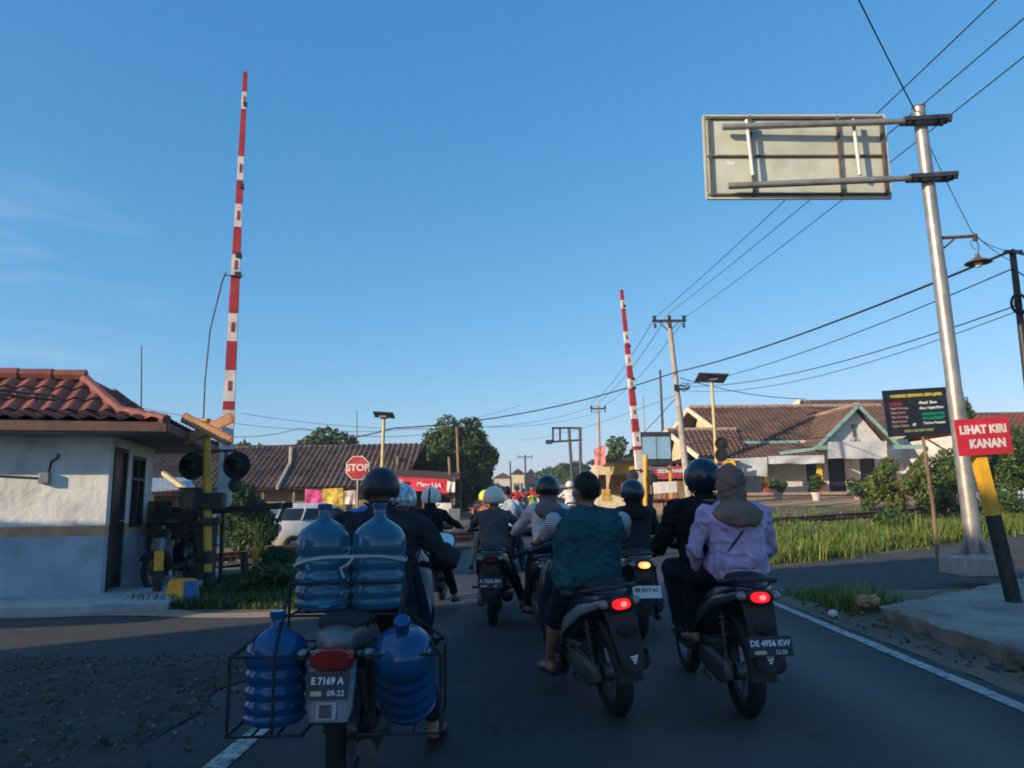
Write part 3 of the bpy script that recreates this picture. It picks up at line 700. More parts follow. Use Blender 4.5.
# ---------------------------------------------------------------- barrier arms
def barrier(label, base, top, width0, width1, group):
    base = V(base); top = V(top); L = (top-base).length
    t = thing('level_crossing_barrier', label, 'barrier', base, group=group)
    q = (top-base).to_track_quat('Z', 'Y'); t.rotation_mode = 'QUATERNION'
    ax = (top-base).normalized(); xx = V((1, .25, 0)); xx = (xx-ax*xx.dot(ax)).normalized(); yy = ax.cross(xx)
    t.rotation_quaternion = Matrix((xx, yy, ax)).transposed().to_quaternion()
    b = NB()
    bands = [.0, .055, .10, .155, .19, .255, .29, .36, .405, .47, .51, .56, .61, .655, .70, .755, .83, .90, .93, .965, 1.0]
    bands = [0, .198, .217, .284, .349, .411, .497, .547, .612, .667, .725, .783, .903, .947, 1.0]
    for i, (f0, f1) in enumerate(zip(bands, bands[1:])):
        for f in (f0,): pass
        w0 = width0+(width1-width0)*f0; w1 = width0+(width1-width0)*f1
        d0, d1 = w0*.55, w1*.55
        A = [b.verts.new((sx*w0/2, sy*d0/2, f0*L)) for sx, sy in ((-1, -1), (1, -1), (1, 1), (-1, 1))]; B = [b.verts.new((sx*w1/2, sy*d1/2, f1*L)) for sx, sy in ((-1, -1), (1, -1), (1, 1), (-1, 1))]
        for k in range(4): addface(b, [A[k], A[(k+1) % 4], B[(k+1) % 4], B[k]], i % 2)
        if i == 0: addface(b, A, 0)
        if i == len(bands)-2: addface(b, B, i % 2)
    obj('arm', b, [m_white, m_red], t, smooth=False)
    for f0, f1 in zip(bands[0::2], bands[1::2]):
        f = (f0+f1)/2; w = width0+(width1-width0)*f
        b = NB(); box(b, (0, -w*.275-.006, f*L), (w*.28, .012, min(.18, (f1-f0)*L*.5))); obj('reflector', b, m_red, t)
    for f in (.50, .545, .71, .915):
        w = width0+(width1-width0)*f; b = NB(); box(b, (w*.3, -w*.1, f*L), (w*.75, w*.7, .10)); obj('clamp', b, m_darksteel, t, bevel=.005)
    return t
pb = at(224, 505, 13.2); pt = at(245.5, 72, 13.6)
barrier('tall red and white barrier arm raised beside the hut on the left', pb, pt, .225, .08, 'raised barrier arms')
b = NB(); a0 = at(226, 272, 13.3); pts_ = [a0, at(222, 282, 13.3), at(210, 330, 13.3), at(205, 380, 13.25), at(203, 430, 13.2), at(203, 480, 13.2)]
tube(b, pts_, .014, 5); bar(b, at(224, 275, 13.3), at(243, 276, 13.35), .02, .02); tag(obj('arm_wire', b, m_darksteel), 'thin dark wire hanging beside the left barrier arm', 'wire')
pb = at(642, 492, 30); pt = at(621.5, 290, 30.4)
barrier('smaller red and white barrier arm raised across the tracks beside the blue panel sign', pb, pt, .34, .14, 'raised barrier arms')
# barrier machine of the left arm with its counterweight and cabinets
g0 = at(207, 500, 12.6); mc = thing('barrier_machine', 'dark barrier machine with counterweight bars behind the crossbuck post', 'barrier machine', (g0.x, g0.y, 0))
b = NB(); box(b, (0, 0, .50), (.26, .40, 1.0)); box(b, (0, 0, 1.02), (.32, .46, .06)); box(b, (-.0, -.215, .55), (.18, .02, .6)); obj('housing', b, M('grimy green steel', (.05, .055, .05), .7, .2, var=.3, dirt=.5), mc, bevel=.015)
b = NB(); bar(b, (-.75, -.30, 1.16), (1.35, -.28, 1.30), .08, .10); bar(b, (-.75, .30, 1.16), (1.35, .32, 1.30), .08, .10); box(b, (-.62, 0, 1.18), (.26, .56, .24)); tube(b, [(0.2, -.4, 1.24), (.2, .4, 1.24)], .05, 10); obj('counterweight', b, m_blkpaint, mc, bevel=.012)
b = NB()
for dx in (-.18, .18):
    for dy in (-.28, .28): bar(b, (dx, dy, 0), (dx, dy, 1.3), .05, .07)
bar(b, (-.2, -.3, 1.0), (.2, -.3, 1.5), .05, .05); obj('stand', b, m_darksteel, mc)
for (px, Y, w, h, z, lab, mt_) in ((197, 12.9, .50, .34, 1.42, 'rusty tan relay box on a stand beside the hut', M('tan metal box', (.26, .19, .13), .75, .1, var=.2, dirt=.5)), (188, 13.2, .40, .36, .95, 'rusty brown lower relay box behind the parked motorcycle', M('rust box', (.16, .085, .05), .85, .1, var=.3, dirt=.4))):
    q = at(px, 500, Y); t = thing('relay_box', lab, 'relay box', (q.x, q.y, 0), (0, 0, .2))
    b = NB(); box(b, (0, 0, z), (w, .3, h)); box(b, (0, 0, z+h/2+.015), (w+.06, .36, .03)); cs = obj('case', b, mt_, t, bevel=.01)
    b = NB(); box(b, (0, -.157, z), (w*.8, .014, h*.75)); obj('door', b, mt_, cs)
    
    for dx in (-w*.4, w*.4): b = NB(); bar(b, (dx, 0, 0), (dx, 0, z-h/2), .05, .05); obj('leg', b, m_darksteel, t)
q = at(162, 500, 13.1); t = thing('road_drum', 'upright grey plank board leaning behind the parked motorcycle', 'board', (q.x, q.y, 0)); t.name = 'leaning_board'
b = NB(); box(b, (0, 0, .95), (.42, .05, .9), rot=(.12, 0, 0)); obj('panel', b, m_wood, t); 
for dx in (-.15, .15): b = NB(); bar(b, (dx, .05, 0), (dx, 0, .6), .05, .04); obj('leg', b, m_wood, t)

# ---------------------------------------------------------------- crossbuck post with two hooded lamps
q = gnd(208, 592); cb = thing('crossbuck_post', 'yellow and black crossing post with orange X boards and two hooded lamps', 'crossing sign', (q.x, q.y, 0))
topz = at(208, 419, q.y).z; dx = at(207, 414, q.y).x-q.x
b = NB(); segs = [(0, .30, 1), (.30, .42, 0), (.42, .62, 1), (.62, 1.15, 0), (1.15, topz, 0)]
for za, zb, mi in segs: tube(b, [(dx*za/topz, 0, za), (dx*zb/topz, 0, zb)], .062, 14, mi)
obj('post', b, [m_yellow, m_blkpaint], cb)
zc = at(208, 430, q.y).z
for s_, nm in ((1, .0), (-1, -.045)):
    b = NB(); L_ = .92; a = R(27)*s_
    mtx = Matrix.Translation((dx+.055, -.104 if s_ > 0 else -.078, zc)) @ Matrix.Rotation(a, 4, 'Y')
    w = .085; o_ = [(-L_/2+.03, -w), (L_/2-.03, -w), (L_/2, 0-.02), (L_/2-.03, w), (-L_/2+.03, w), (-L_/2, .02)]
    prism(b, o_, .022, mtx, 0)
    wi = w-.02; o2 = [(-L_/2+.05, -wi), (L_/2-.05, -wi), (L_/2-.05, wi), (-L_/2+.05, wi)]
    prism(b, o2, .008, mtx @ Matrix.Translation((0, -.013, 0)), 1)
    obj('cross_board', b, [M('crossbuck border', (.40, .10, .04), .6, var=.2), m_orange], cb, smooth=False)
zl = at(208, 466, q.y).z
b = NB(); tube(b, [(-.36, .02, zl+.05), (-.36, .02, zl+.2), (-.30, .02, zl+.24), (.30, .02, zl+.24), (.36, .02, zl+.2), (.36, .02, zl+.05)], .022, 8); obj('lamp_bracket', b, m_blkpaint, cb)
for sx in (-1, 1):
    b = NB(); mt_ = Matrix.Translation((sx*.35, 0, zl)) @ Matrix.Rotation(R(90), 4, 'X')
    lathe(b, [(.03, -.1), (.10, -.08), (.21, -.02), (.22, .0), (.21, .012), (.10, .016)], 24, mt_); ld = obj('signal_lamp', b, M('sooty black', (.007, .007, .008), .75, var=.2), cb)
    b = NB(); mt2 = mt_
    n = 24; A = []; B = []; Ai = []; Bi = []
    for k in range(n+1):
        a = -R(60)+R(300)*k/n; dp = .12+.20*max(0, math.sin(a))**1
        for lst, r_, d_ in ((A, .12, .01), (B, .115, dp), (Ai, .112, .01), (Bi, .107, dp)): lst.append(b.verts.new(mt2 @ V((r_*math.cos(a), r_*math.sin(a), d_))))
    for k in range(n): addface(b, [A[k], A[k+1], B[k+1], B[k]]); addface(b, [Ai[k+1], Ai[k], Bi[k], Bi[k+1]]); addface(b, [B[k], B[k+1], Bi[k+1], Bi[k]])
    obj('hood', b, M('sooty black', ()), ld, recalc=False)
    b = NB(); lathe(b, [(.10, .0), (.10, .018), (.06, .03), (.01, .034)], 18, mt2); obj('lens', b, M('dead lamp lens', (.008, .004, .004), .4), ld)
b = NB(); box(b, (.02, -.02, zl-.55), (.34, .2, .26)); box(b, (-.18, .05, zl-.5), (.22, .16, .3)); box(b, (.0, -.03, zl-.86), (.28, .18, .12)); obj('junction_box', b, m_blkpaint, cb, bevel=.012)
b = NB(); lathe(b, [(.11, 0), (.11, .02), (.04, .06), (.01, .065)], 16, Matrix.Translation((.30, .12, zl-.30)) @ Matrix.Rotation(R(90), 4, 'X')); obj('bell', b, M('dull grey bell', (.09, .08, .08), .6, .5), cb)
# bollards and painted block
for (px, py, Y, zt, yel, lab) in ((157, 600, None, .68, .22, 'yellow topped black bollard in front of the parked motorcycle'), (255, 577, None, .52, .28, 'yellow and black bollard among the shrubs right of the crossing post'), (267, 566, None, .42, .26, 'shorter yellow bollard behind the yellow and black one'), (244, 580, None, .50, .0, 'dark unpainted stub post by the track edge')):
    q = gnd(px, py); t = thing('bollard', lab, 'bollard', (q.x, q.y, q.z), (R(random.uniform(-2, 2)), R(random.uniform(-3, 3)), 0), group='bollards by the crossing')
    b = NB(); r = .065
    lv_ = [(0, .12, 0), (.12, zt-yel-.05, 1), (zt-yel-.05, zt, 0)] if yel else [(0, zt, 1)]
    for za, zb, mi in lv_: tube(b, [(0, 0, za-(.05 if za == 0 else 0)), (0, 0, zb)], r, 12, mi)
    obj('post', b, [m_yellow, m_blkpaint], t, bevel=.008)
q = gnd(182, 604); t = thing('painted_block', 'concrete block painted yellow and blue at the foot of the crossing post', 'concrete block', (q.x, q.y, 0), (0, 0, -.5))
b = NB(); A = [b.verts.new((sx*.19, sy*.17, -.03)) for sx, sy in ((-1, -1), (1, -1), (1, 1), (-1, 1))]; B = [b.verts.new((sx*.15, sy*.12, .33)) for sx, sy in ((-1, -1), (1, -1), (1, 1), (-1, 1))]
for k in range(4): addface(b, [A[k], A[(k+1) % 4], B[(k+1) % 4], B[k]], (0, 1, 0, 0)[k])
addface(b, B, 0); addface(b, A, 0); obj('block', b, [m_yellow, m_bluepaint], t, bevel=.02)
q = gnd(177, 588); b = NB(); lathe(b, [(.10, 0), (.11, .02), (.115, .25), (.08, .33), (.03, .36), (.03, .40), (.01, .41)], 16); o = obj('water_bottle', b, M('pale bottle', (.55, .65, .75), .3, var=.05)); o.location = (q.x-.04, q.y+.3, 0); tag(o, 'pale plastic canister behind the yellow painted block', 'canister')
# STOP sign
q = P0(357, 520, 21); t = thing('stop_sign', 'red octagonal stop sign behind the rider carrying jugs', 'stop sign', q, (0, 0, R(-3)))
zc = at(355, 468, 21).z-q[2]; b = NB(); r = .36/math.cos(PI/8)*.93
oc = [(r*math.cos(PI/8+k*PI/4), r*math.sin(PI/8+k*PI/4)) for k in range(8)]; prism(b, oc, .012, Matrix.Translation((0, -.05, zc)), 1); prism(b, [(x*.93, z*.93) for x, z in oc], .006, Matrix.Translation((0, -.058, zc)), 0)
text_into(b, 'STOP', .27, Matrix.Translation((0, -.0635, zc)) @ TXT, 1, bold=.006)
obj('board', b, [m_red, m_white], t, smooth=False); b = NB(); tube(b, [(0, 0, 0), (0, 0, zc+.3)], .03, 10); obj('post', b, m_galv, t)

# ---------------------------------------------------------------- big steel sign gantry on the right
q = gnd(978, 586); q.z = 0.19; Yg = q.y
sg = thing('sign_gantry', 'tall galvanised pole carrying a blank backed road sign', 'road sign', (q.x, q.y, 0.0))
bx, by = q.x, q.y
def loc(px, py, dY=0): p = at(px, py, Yg+dY); return V((p.x-bx, p.y-by, p.z))
ptop = loc(918.5, 108); pbot = loc(976, 560)
b = NB(); tube(b, [pbot.lerp(ptop, f) for f in (0, .35, .3501, .62, .6201, 1)], [.120, .117, .110, .108, .102, .098], 24); tube(b, [ptop, ptop+V((0, 0, .02))], [.104, .104], 24, 1); obj('pole', b, [m_galv, m_rust], sg)
zb = pbot.z
b = NB(); box(b, (pbot.x+.0, 0, .30), (.78, .70, .30)); obj('footing', b, m_conc, sg, bevel=.03)
b = NB(); box(b, (pbot.x, 0, .462), (.44, .44, .03))
for k in range(8):
    a = k*PI/4+.2; p_ = V((pbot.x, 0, .47)); dr = V((math.cos(a), math.sin(a), 0))
    v0 = b.verts.new(p_+dr*.10); v1 = b.verts.new(p_+dr*.23); v2 = b.verts.new(p_+dr*.105+V((0, 0, .28))); w0 = dr.cross(V((0, 0, 1)))*.006
    c_ = [b.verts.new(x.co+w0) for x in (v0, v1, v2)]; addface(b, [v0, v1, v2]); addface(b, c_[::-1]); addface(b, [v1, v2, c_[2], c_[1]]); addface(b, [v0, v2, c_[2], c_[0]])
obj('base_flange', b, m_galv, sg)
cornersF = [loc(705.5, 110), loc(890.5, 109.5), loc(895.5, 191), loc(710.5, 196)]
pc = sum(cornersF, V())/4; PW = ((cornersF[1]-cornersF[0]).length+(cornersF[2]-cornersF[3]).length)/2; PH = ((cornersF[3]-cornersF[0]).length+(cornersF[2]-cornersF[1]).length)/2
pxv = (cornersF[1]-cornersF[0]).normalized(); pzv = (cornersF[0]-cornersF[3]); pzv = (pzv-pxv*pzv.dot(pxv)).normalized(); pyv = pzv.cross(pxv)
PM = Matrix.Translation(pc) @ Matrix((pxv, pyv, pzv)).transposed().to_4x4()      # local x right, y away, z up
def pbox(bm, c, s, mi=0):
    vs = box(bm, c, s, mi=mi)
    for v in vs: v.co = PM @ v.co
m_signback = M('aluminium sign back', (.56, .58, .46), .55, .25, var=.08, scale=2.5, dirt=.22, bump=.05)
b = NB(); pbox(b, (0, .20, 0), (PW, .012, PH)); pbox(b, (0, .205, PH/2+.0), (PW+.02, .05, .03)); pbox(b, (0, .205, -PH/2), (PW+.02, .05, .03)); pbox(b, (-PW/2, .205, 0), (.03, .05, PH-.03)); pbox(b, (PW/2, .205, 0), (.03, .05, PH-.03)); pbox(b, (-PW*.36, .192, -PH*.08), (.15, .004, .09), 1)
panel = obj('sign_panel', b, [m_signback, m_white], sg, smooth=False)
b = NB()
for fx in (-.245, .235): pbox(b, (fx*PW, .165, 0), (.035, .05, PH-.05))
for (x_) in (-PW/2+.08, PW/2-.08): pbox(b, (x_, .165, 0), (.03, .05, PH-.06))
for fz in (.46, .0, -.46): pbox(b, (0, .17, fz*PH), (PW-.08, .045, .028))
obj('stiffener', b, M('brown frame steel', (.12, .10, .08), .7, .2, var=.25), panel)
for fx0, fx1 in ((-.28, -.262), (.30, .315)):
    b = NB(); tube(b, [PM @ V((PW*fx0, .02, PH*.385)), PM @ V((PW*fx1, .02, -PH*.28))], .030, 10); obj('strut', b, M('pale strut paint', (.62, .62, .56), .5, .1, var=.08), sg)
for (xl, yl, xr, yr) in ((723, 126, 946, 124), (729, 185, 952, 180)):
    A_ = loc(xl, yl, -.02); B_ = loc(xr, yr, -.02); A_.y = PM.translation.y+.0; A_ = V((A_.x, .05, A_.z)); B_ = V((B_.x, -.16, B_.z))
    A_ = V((A_.x, pc.y+.02, A_.z)); 
    b = NB(); tube(b, [A_, A_.lerp(B_, .72), A_.lerp(B_, .722), B_], [.055, .055, .045, .045], 14); ar = obj('arm', b, m_galv, sg)
    f = .885; pj = A_.lerp(B_, f)
    b = NB()
    for f_ in (.80, .835, .94, .975): p_ = A_.lerp(B_, f_); tube(b, [p_+V((-.02, 0, 0)), p_+V((.02, 0, 0))], .068, 10)
    for sgn in (-1, 1): bar(b, A_.lerp(B_, .79)+V((0, sgn*.09, 0)), A_.lerp(B_, .985)+V((0, sgn*.13, 0)), .025, .07)
    obj('clamp', b, m_darksteel, ar)
# enamel lamp on a bracket from the gantry pole
lp = loc(943, 238); la = loc(975, 236, -.1); ll = loc(978, 260, -.1)
lt = thing('enamel_lamp', 'old enamel shade street lamp on a bracket of the steel sign pole', 'lamp', (bx, by, 0))
b = NB(); tube(b, [lp+V((-.04, 0, 0)), la], .028, 8); tube(b, [loc(944, 248), loc(954, 239, -.05)], .016, 6); tube(b, [la+V((0, 0, .03)), la+V((.0, 0, -.08))], .035, 8); obj('bracket', b, m_rust, lt)
b = NB(); tube(b, [la, la.lerp(ll, .5)+V((.04, 0, .02)), ll+V((0, 0, .08))], .008, 5); tube(b, [la, la+V((-.08, 0, -.1)), la+V((-.06, 0, -.2)), la+V((0, 0, -.22))], .005, 5); obj('cord', b, m_wire, lt)
b = NB(); lathe(b, [(.03, .10), (.035, .05), (.06, .03), (.19, -.035), (.2, -.05), (.185, -.05), (.06, .01), (.02, .02)], 24, Matrix.Translation(ll), cap=False); obj('lamp_shade', b, M('brown enamel', (.12, .085, .06), .5, .2, var=.3, dirt=.3), lt, recalc=False)
b = NB(); ellipsoid(b, ll+V((0, 0, -.07)), (.06, .06, .055)); obj('bulb', b, M('milky glass', (.75, .74, .66), .2, var=.05), lt)

# ---------------------------------------------------------------- black board and red notice board
q = gnd(941, 574); t = thing('menu_board', 'black board with yellow, white and green lettering on a thin wooden post', 'board sign', (q.x, q.y, q.z))
Yb = q.y
def loc2(px, py, dY=0): p = at(px, py, Yb+dY); return V((p.x-q.x, p.y-q.y, p.z-q.z))
c4 = [loc2(882.5, 391), loc2(948, 387), loc2(952, 433), loc2(889.5, 437)]
pc2 = sum(c4, V())/4; bw = (c4[1]-c4[0]).length; bh = (c4[0]-c4[3]).length; xv = (c4[1]-c4[0]).normalized(); zv = (c4[0]-c4[3]); zv = (zv-xv*zv.dot(xv)).normalized(); BM = Matrix.Translation(pc2) @ Matrix((xv, zv.cross(xv), zv)).transposed().to_4x4()
b = NB(); vs = box(b, (0, 0, 0), (bw, .03, bh)); 
for (x0, x1, za, zb) in ((-bw/2, bw/2, bh/2-.02, bh/2), (-bw/2, bw/2, -bh/2, -bh/2+.02), (-bw/2, -bw/2+.02, -bh/2, bh/2), (bw/2-.02, bw/2, -bh/2, bh/2)): box(b, ((x0+x1)/2, -.02, (za+zb)/2), (x1-x0, .015, zb-za), mi=0)
def bt(s_, size, x, z, mi, bold=.002, al='LEFT'): text_into(b, s_, size, Matrix.Translation((x, -.0175, z)) @ TXT, mi, align=al, bold=bold)
k = bw
bt('PONDOK TERMINAL DESA JAYA', .068*k/1.25, 0, bh*.36, 1, .006, 'CENTER')
bt('MENU', .085, -bw*.42, bh*.19, 2, .003)
for i, s_ in enumerate(('Nasi Goreng', 'Nasi Ayam', 'Mie Goreng', 'Soto Ayam', 'Ayam Bakar')): bt(s_, .062, -bw*.42, bh*(.10-.095*i), 5)
bt('dll', .07, -bw*.12, -bh*.27, 3)
bt('-Pecel  Baso', .068, 0.02, bh*.19, 3, .004); bt('-Ikan / Ayam Bakar', .058, .02, bh*.075, 3, .004); bt('MAKAN DI SINI', .058, .06, -bh*.06, 4, .006); bt('BISA BUNGKUS', .058, .06, -bh*.15, 4, .006); bt('Terima Pesanan', .062, .06, -bh*.25, 3); bt('BUKA SETIAP HARI', .062, -bw*.25, -bh*.40, 6, .003)
for v in b.verts: v.co = BM @ v.co
obj('board', b, [M('board black', (.014, .016, .024), .5, var=.2), M('lettering yellow', (.50, .44, .04), .6), M('lettering red', (.32, .03, .04), .6), M('lettering white', (.55, .57, .6), .6), M('lettering green', (.0, .24, .13), .6), M('lettering pink', (.30, .20, .21), .6), M('lettering olive', (.24, .28, .09), .6)], t, smooth=False)
b = NB(); tube(b, [(0, .06, -.05), loc2(933, 505, .06), loc2(922, 436, .04)+V((0, 0, .25))], [.035, .032, .028], 8); bar(b, loc2(922, 436, .04), loc2(951, 446, .04)+V((0, .1, -.1)), .02, .03); obj('post', b, m_wood, t)
# red notice board on leaning yellow and black post
q = gnd(1016, 602, .19); t = thing('notice_board', 'red board reading LIHAT KIRI KANAN on a leaning yellow and black post', 'notice board', (q.x, q.y, .19))
Yr = q.y
def loc3(px, py, dY=0): p = at(px, py, Yr+dY); return V((p.x-q.x, p.y-q.y, p.z-.19))
pA, pB, pC_ = loc3(1014, 600), loc3(993, 515), loc3(978, 455)
b = NB(); bar(b, pA+V((0, 0, -.05)), pB, .115, .115, 1, up=(0, 1, 0)); bar(b, pB, pB+(pC_-pB)*1.35, .116, .116, 0, up=(0, 1, 0)); obj('post', b, [m_yellow, m_blkpaint], t)
c4 = [loc3(949.5, 421), loc3(1002, 418), loc3(1007.5, 453), loc3(955, 457)]
pc3 = sum(c4, V())/4; rw_ = (c4[1]-c4[0]).length; rh_ = (c4[0]-c4[3]).length; xv = (c4[1]-c4[0]).normalized(); zv = (c4[0]-c4[3]); zv = (zv-xv*zv.dot(xv)).normalized(); BM = Matrix.Translation(pc3+V((0, -.09, 0))) @ Matrix((xv, zv.cross(xv), zv)).transposed().to_4x4()
b = NB(); box(b, (0, 0, 0), (rw_, .02, rh_)); text_into(b, 'LIHAT KIRI', .155*rw_/.72, Matrix.Translation((0, -.012, rh_*.19)) @ TXT @ Matrix.Diagonal((.86, 1, 1, 1)), 1, bold=.006); text_into(b, 'KANAN', .160*rw_/.72, Matrix.Translation((rw_*.05, -.012, -rh_*.2)) @ TXT @ Matrix.Diagonal((.86, 1, 1, 1)), 1, bold=.006)
for v in b.verts: v.co = BM @ v.co
obj('board', b, [M('notice red', (.50, .018, .035), .5, var=.1, dirt=.15), m_white], t, smooth=False)
# ---------------------------------------------------------------- utility poles, lamps, wires
def upole(label, px_b, py_b, px_t, py_t, Y, r0, r1, arm=None, group='utility poles along the road', mat=None):
    pb = at(px_b, py_b, Y); ptp = at(px_t, py_t, Y); g = terr(pb.x, pb.y)
    dirv = (ptp-pb)/(ptp.z-pb.z); base = pb+dirv*(g-pb.z)
    t = thing('utility_pole', label, 'utility pole', base, group=group)
    b = NB(); tube(b, [V((0, 0, -.1)), ptp-base], [r0, r1], 12); obj('pole', b, mat or m_concpole, t)
    if arm:
        w, drop, n = arm; c = ptp-base+V((0, -.12, -drop))
        b = NB(); bar(b, c-V((w/2, .0, -.03*w)), c+V((w/2, 0, .03*w)), .10, .13); bar(b, c-V((w*.3, 0, 0)), c-V((0, -.1, .5)), .04, .04); bar(b, c+V((w*.3, 0, 0)), c-V((0, -.1, .5)), .04, .04); ca = obj('crossarm', b, m_darksteel, t)
        for k in range(n):
            x = -w/2+.1+(w-.2)*k/(max(1, n-1)) if n > 1 else 0
            b = NB(); lathe(b, [(.03, .06), (.05, .1), (.11, .13), (.06, .17), (.11, .21), (.06, .25), (.10, .29), (.13, .31), (.03, .34)], 10, Matrix.Translation(c+V((x, 0, 0)))); lathe(b, [(.03, -.06), (.09, -.10), (.05, -.2), (.09, -.24), (.04, -.33)], 10, Matrix.Translation(c+V((x*.97, 0, 0)))); obj('insulator', b, M('brown porcelain', (.07, .05, .045), .35, var=.2), ca)
    return t
u1 = upole('tall concrete utility pole with three insulators on its crossarm', 690, 505, 668.5, 316, 38, .19, .12, (1.75, .35, 3))
b = NB(); c = at(680, 388, 37.8)-u1.location
for k in range(7): tube(b, [c+V((-.3, 0, .05*k-.1)), c+V((random.uniform(.1, .4), -.1, random.uniform(-.3, .3))), c+V((.5, 0, random.uniform(-.2, .3)))], .02, 4)
box(b, c+V((-.18, -.05, 0)), (.2, .2, .3)); obj('cable_clamp', b, m_wire, u1)
upole('thin dark far pole between barrier arm and tall utility pole', 664, 460, 660, 370, 46, .10, .07, None, mat=m_darksteel)
upole('thin grey far pole just right of the smaller barrier arm', 645, 450, 643, 396, 60, .06, .05, None)
upole('far utility pole with short crossarm behind the pink banner', 600, 480, 598, 406, 70, .17, .13, (1.5, .3, 2))
upole('pole with pale lamp standing in front of the big round tree', 460, 510, 457, 427, 41, .10, .08, None, mat=m_wood)
upole('short thin post left of the round tree trunk', 452, 508, 449, 457, 38, .09, .07, None, mat=m_wood)
upole('far thin pole at the road end left of the pale houses', 511, 492, 510, 461, 120, .15, .12, None, mat=m_darksteel)
upole('far pole with tiny crossarm over the pale houses', 526, 492, 525, 455, 130, .18, .14, (2.6, .4, 2), mat=m_darksteel)
upole('thin dark aerial mast standing behind the hut roof', 141, 470, 141.5, 346, 22, .025, .018, None, group=None, mat=m_darksteel)
upole('thin aerial rod above the long tiled roof', 357, 470, 357, 411, 52, .03, .03, None, group=None, mat=m_darksteel)
ur = upole('dark steel utility pole with cable coil cut by the right picture edge', 1032, 420, 1012.5, 252, 14.5, .085, .06, None, mat=m_blkpaint)
b = NB(); c = at(1019.5, 304, 14.35)-ur.location; tube(b, [c+V((.16*math.cos(a), 0, .2*math.sin(a))) for a in np.linspace(0, 2*PI, 18)[:-1]], .03, 6, closed=True); tube(b, [c+V((.12*math.cos(a), -.05, .17*math.sin(a))) for a in np.linspace(0, 2*PI, 18)[:-1]], .025, 6, closed=True); obj('cable_coil', b, m_wire, ur)
b = NB(); box(b, at(1013, 252, 14.45)-ur.location, (.35, .08, .06)); obj('bracket', b, m_darksteel, ur)

def solar_lamp(label, pxb, pyb, pxt, pyt, Y, flip, q=1):
    pb = at(pxb, pyb, Y); ptp = at(pxt, pyt, Y); g = terr(pb.x, pb.y); dirv = (ptp-pb)/(ptp.z-pb.z); base = pb+dirv*(g-pb.z)
    t = thing('solar_street_lamp', label, 'street lamp', base, group='solar street lamps')
    b = NB(); tp = ptp-base; tube(b, [(0, 0, 0), tp], [.085, .065], 12); obj('post', b, M('pale yellow pole paint', (.52, .42, .20), .55, .1, var=.12, dirt=.3), t)
    b = NB(); box(b, tp+V((.0, 0, .09)), (1.25*q, .85*q, .05), rot=(R(-16), R(flip), 0)); box(b, tp+V((0, 0, .0)), (.25, .25, .14)); hp = obj('solar_panel', b, M('solar panel', (.05, .045, .05), .3, .2, var=.2), t)
    b = NB(); box(b, tp+V((.0, -.2, -.02)), (.30, .45, .07)); obj('lamp_head', b, m_steel, t)
    return t
l1 = solar_lamp('solar street lamp on a yellow post in front of the tiled shop houses', 719, 500, 711.5, 380, 31, 3)
solar_lamp('solar street lamp rising above the long roof behind the jug rider', 381, 500, 384, 417, 31, 4, .68)
# pair of hooded warning lamps seen from behind, on the right lamp post side
g = at(719, 505, 29.5); t = thing('warning_lamps', 'black pair of round hooded crossing lamps stacked beside the solar lamp post', 'warning lamp', (g.x, g.y, terr(g.x, g.y)))
for py in (443.5, 455):
    c = at(721.5, py, 29.5)-V(t.location)
    b = NB(); mt_ = Matrix.Translation(c) @ Matrix.Rotation(R(90), 4, 'X'); lathe(b, [(.05, -.14), (.20, -.12), (.27, -.02), (.27, .03), (.22, .04), (.2, .0)], 20, mt_); lathe(b, [(.13, .005), (.12, .05), (.02, .06)], 16, mt_); obj('signal_lamp', b, m_blkpaint, t)
b = NB(); c = at(717, 446, 29.6)-V(t.location); tube(b, [(0, .1, 0), c+V((0, .1, 0))], .05, 10); obj('post', b, m_yellow, t)

def wire(label, pts, r, sag=0.0, group='overhead cables', n=14):
    out = []
    for a, c in zip(pts, pts[1:]):
        for k in range(n): 
            f = k/n; p = a.lerp(c, f); out.append(p-V((0, 0, sag*4*f*(1-f))))
    out.append(pts[-1]); b = NB(); tube(b, out, r, 5)
    o = obj('power_cable', b, m_wire); tag(o, label, 'cable', group); return o
top = [at(654.5, 318, 37.8), at(669, 313, 37.8), at(687, 316, 37.8)]
for k, (px, py) in enumerate(((1004, -8), (1050, -4), (1090, 4))):
    wire(['left one of three thin power cables crossing behind the sign panel up to the right', 'middle one of three thin power cables crossing behind the sign panel', 'right one of three thin power cables crossing behind the sign panel'][k], [top[k], at(px, py, 9.0)], .011, .12)
for k, (px, py) in enumerate(((590, 404), (598, 402), (606, 404))): wire(['left', 'middle', 'right'][k]+' thin power cable dropping from the tall pole crossarm to the far pole', [top[k], at(px, py, 70)], .017, .6)
wire('thick dark cable sweeping from the right edge pole down to the tall concrete pole', [at(1075, 219, 9), at(1013, 250, 14.4), at(676, 372, 37.8)], .030, .25)
wire('thick dark cable running from the tall concrete pole over the round tree to the left', [at(676, 372, 37.8), at(395, 428, 37), at(190, 440, 36)], .03, .55)
wire('second cable from the right edge pole to the tall concrete pole, below the thick one', [at(1080, 240, 9), at(1014, 268, 14.4), at(678, 386, 37.8)], .014, .35)
wire('double sagging cable from the right pole coil toward the tall concrete pole', [at(1018, 305, 14.4), at(680, 386, 37.8)], .014, .5)
wire('faint thin cable just under the double sagging one', [at(1018, 311, 14.4), at(681, 390, 37.8)], .010, .62)
wire('cable from the tall pole dropping to the tiled shop house roof', [at(680, 378, 37.8), at(806, 399, 44)], .022, .25)
wire('upper thin cable crossing the sky left of the solar lamp', [at(-20, 395, 24), at(141, 408, 27), at(383, 431, 36), at(520, 405, 46)], .009, .3)
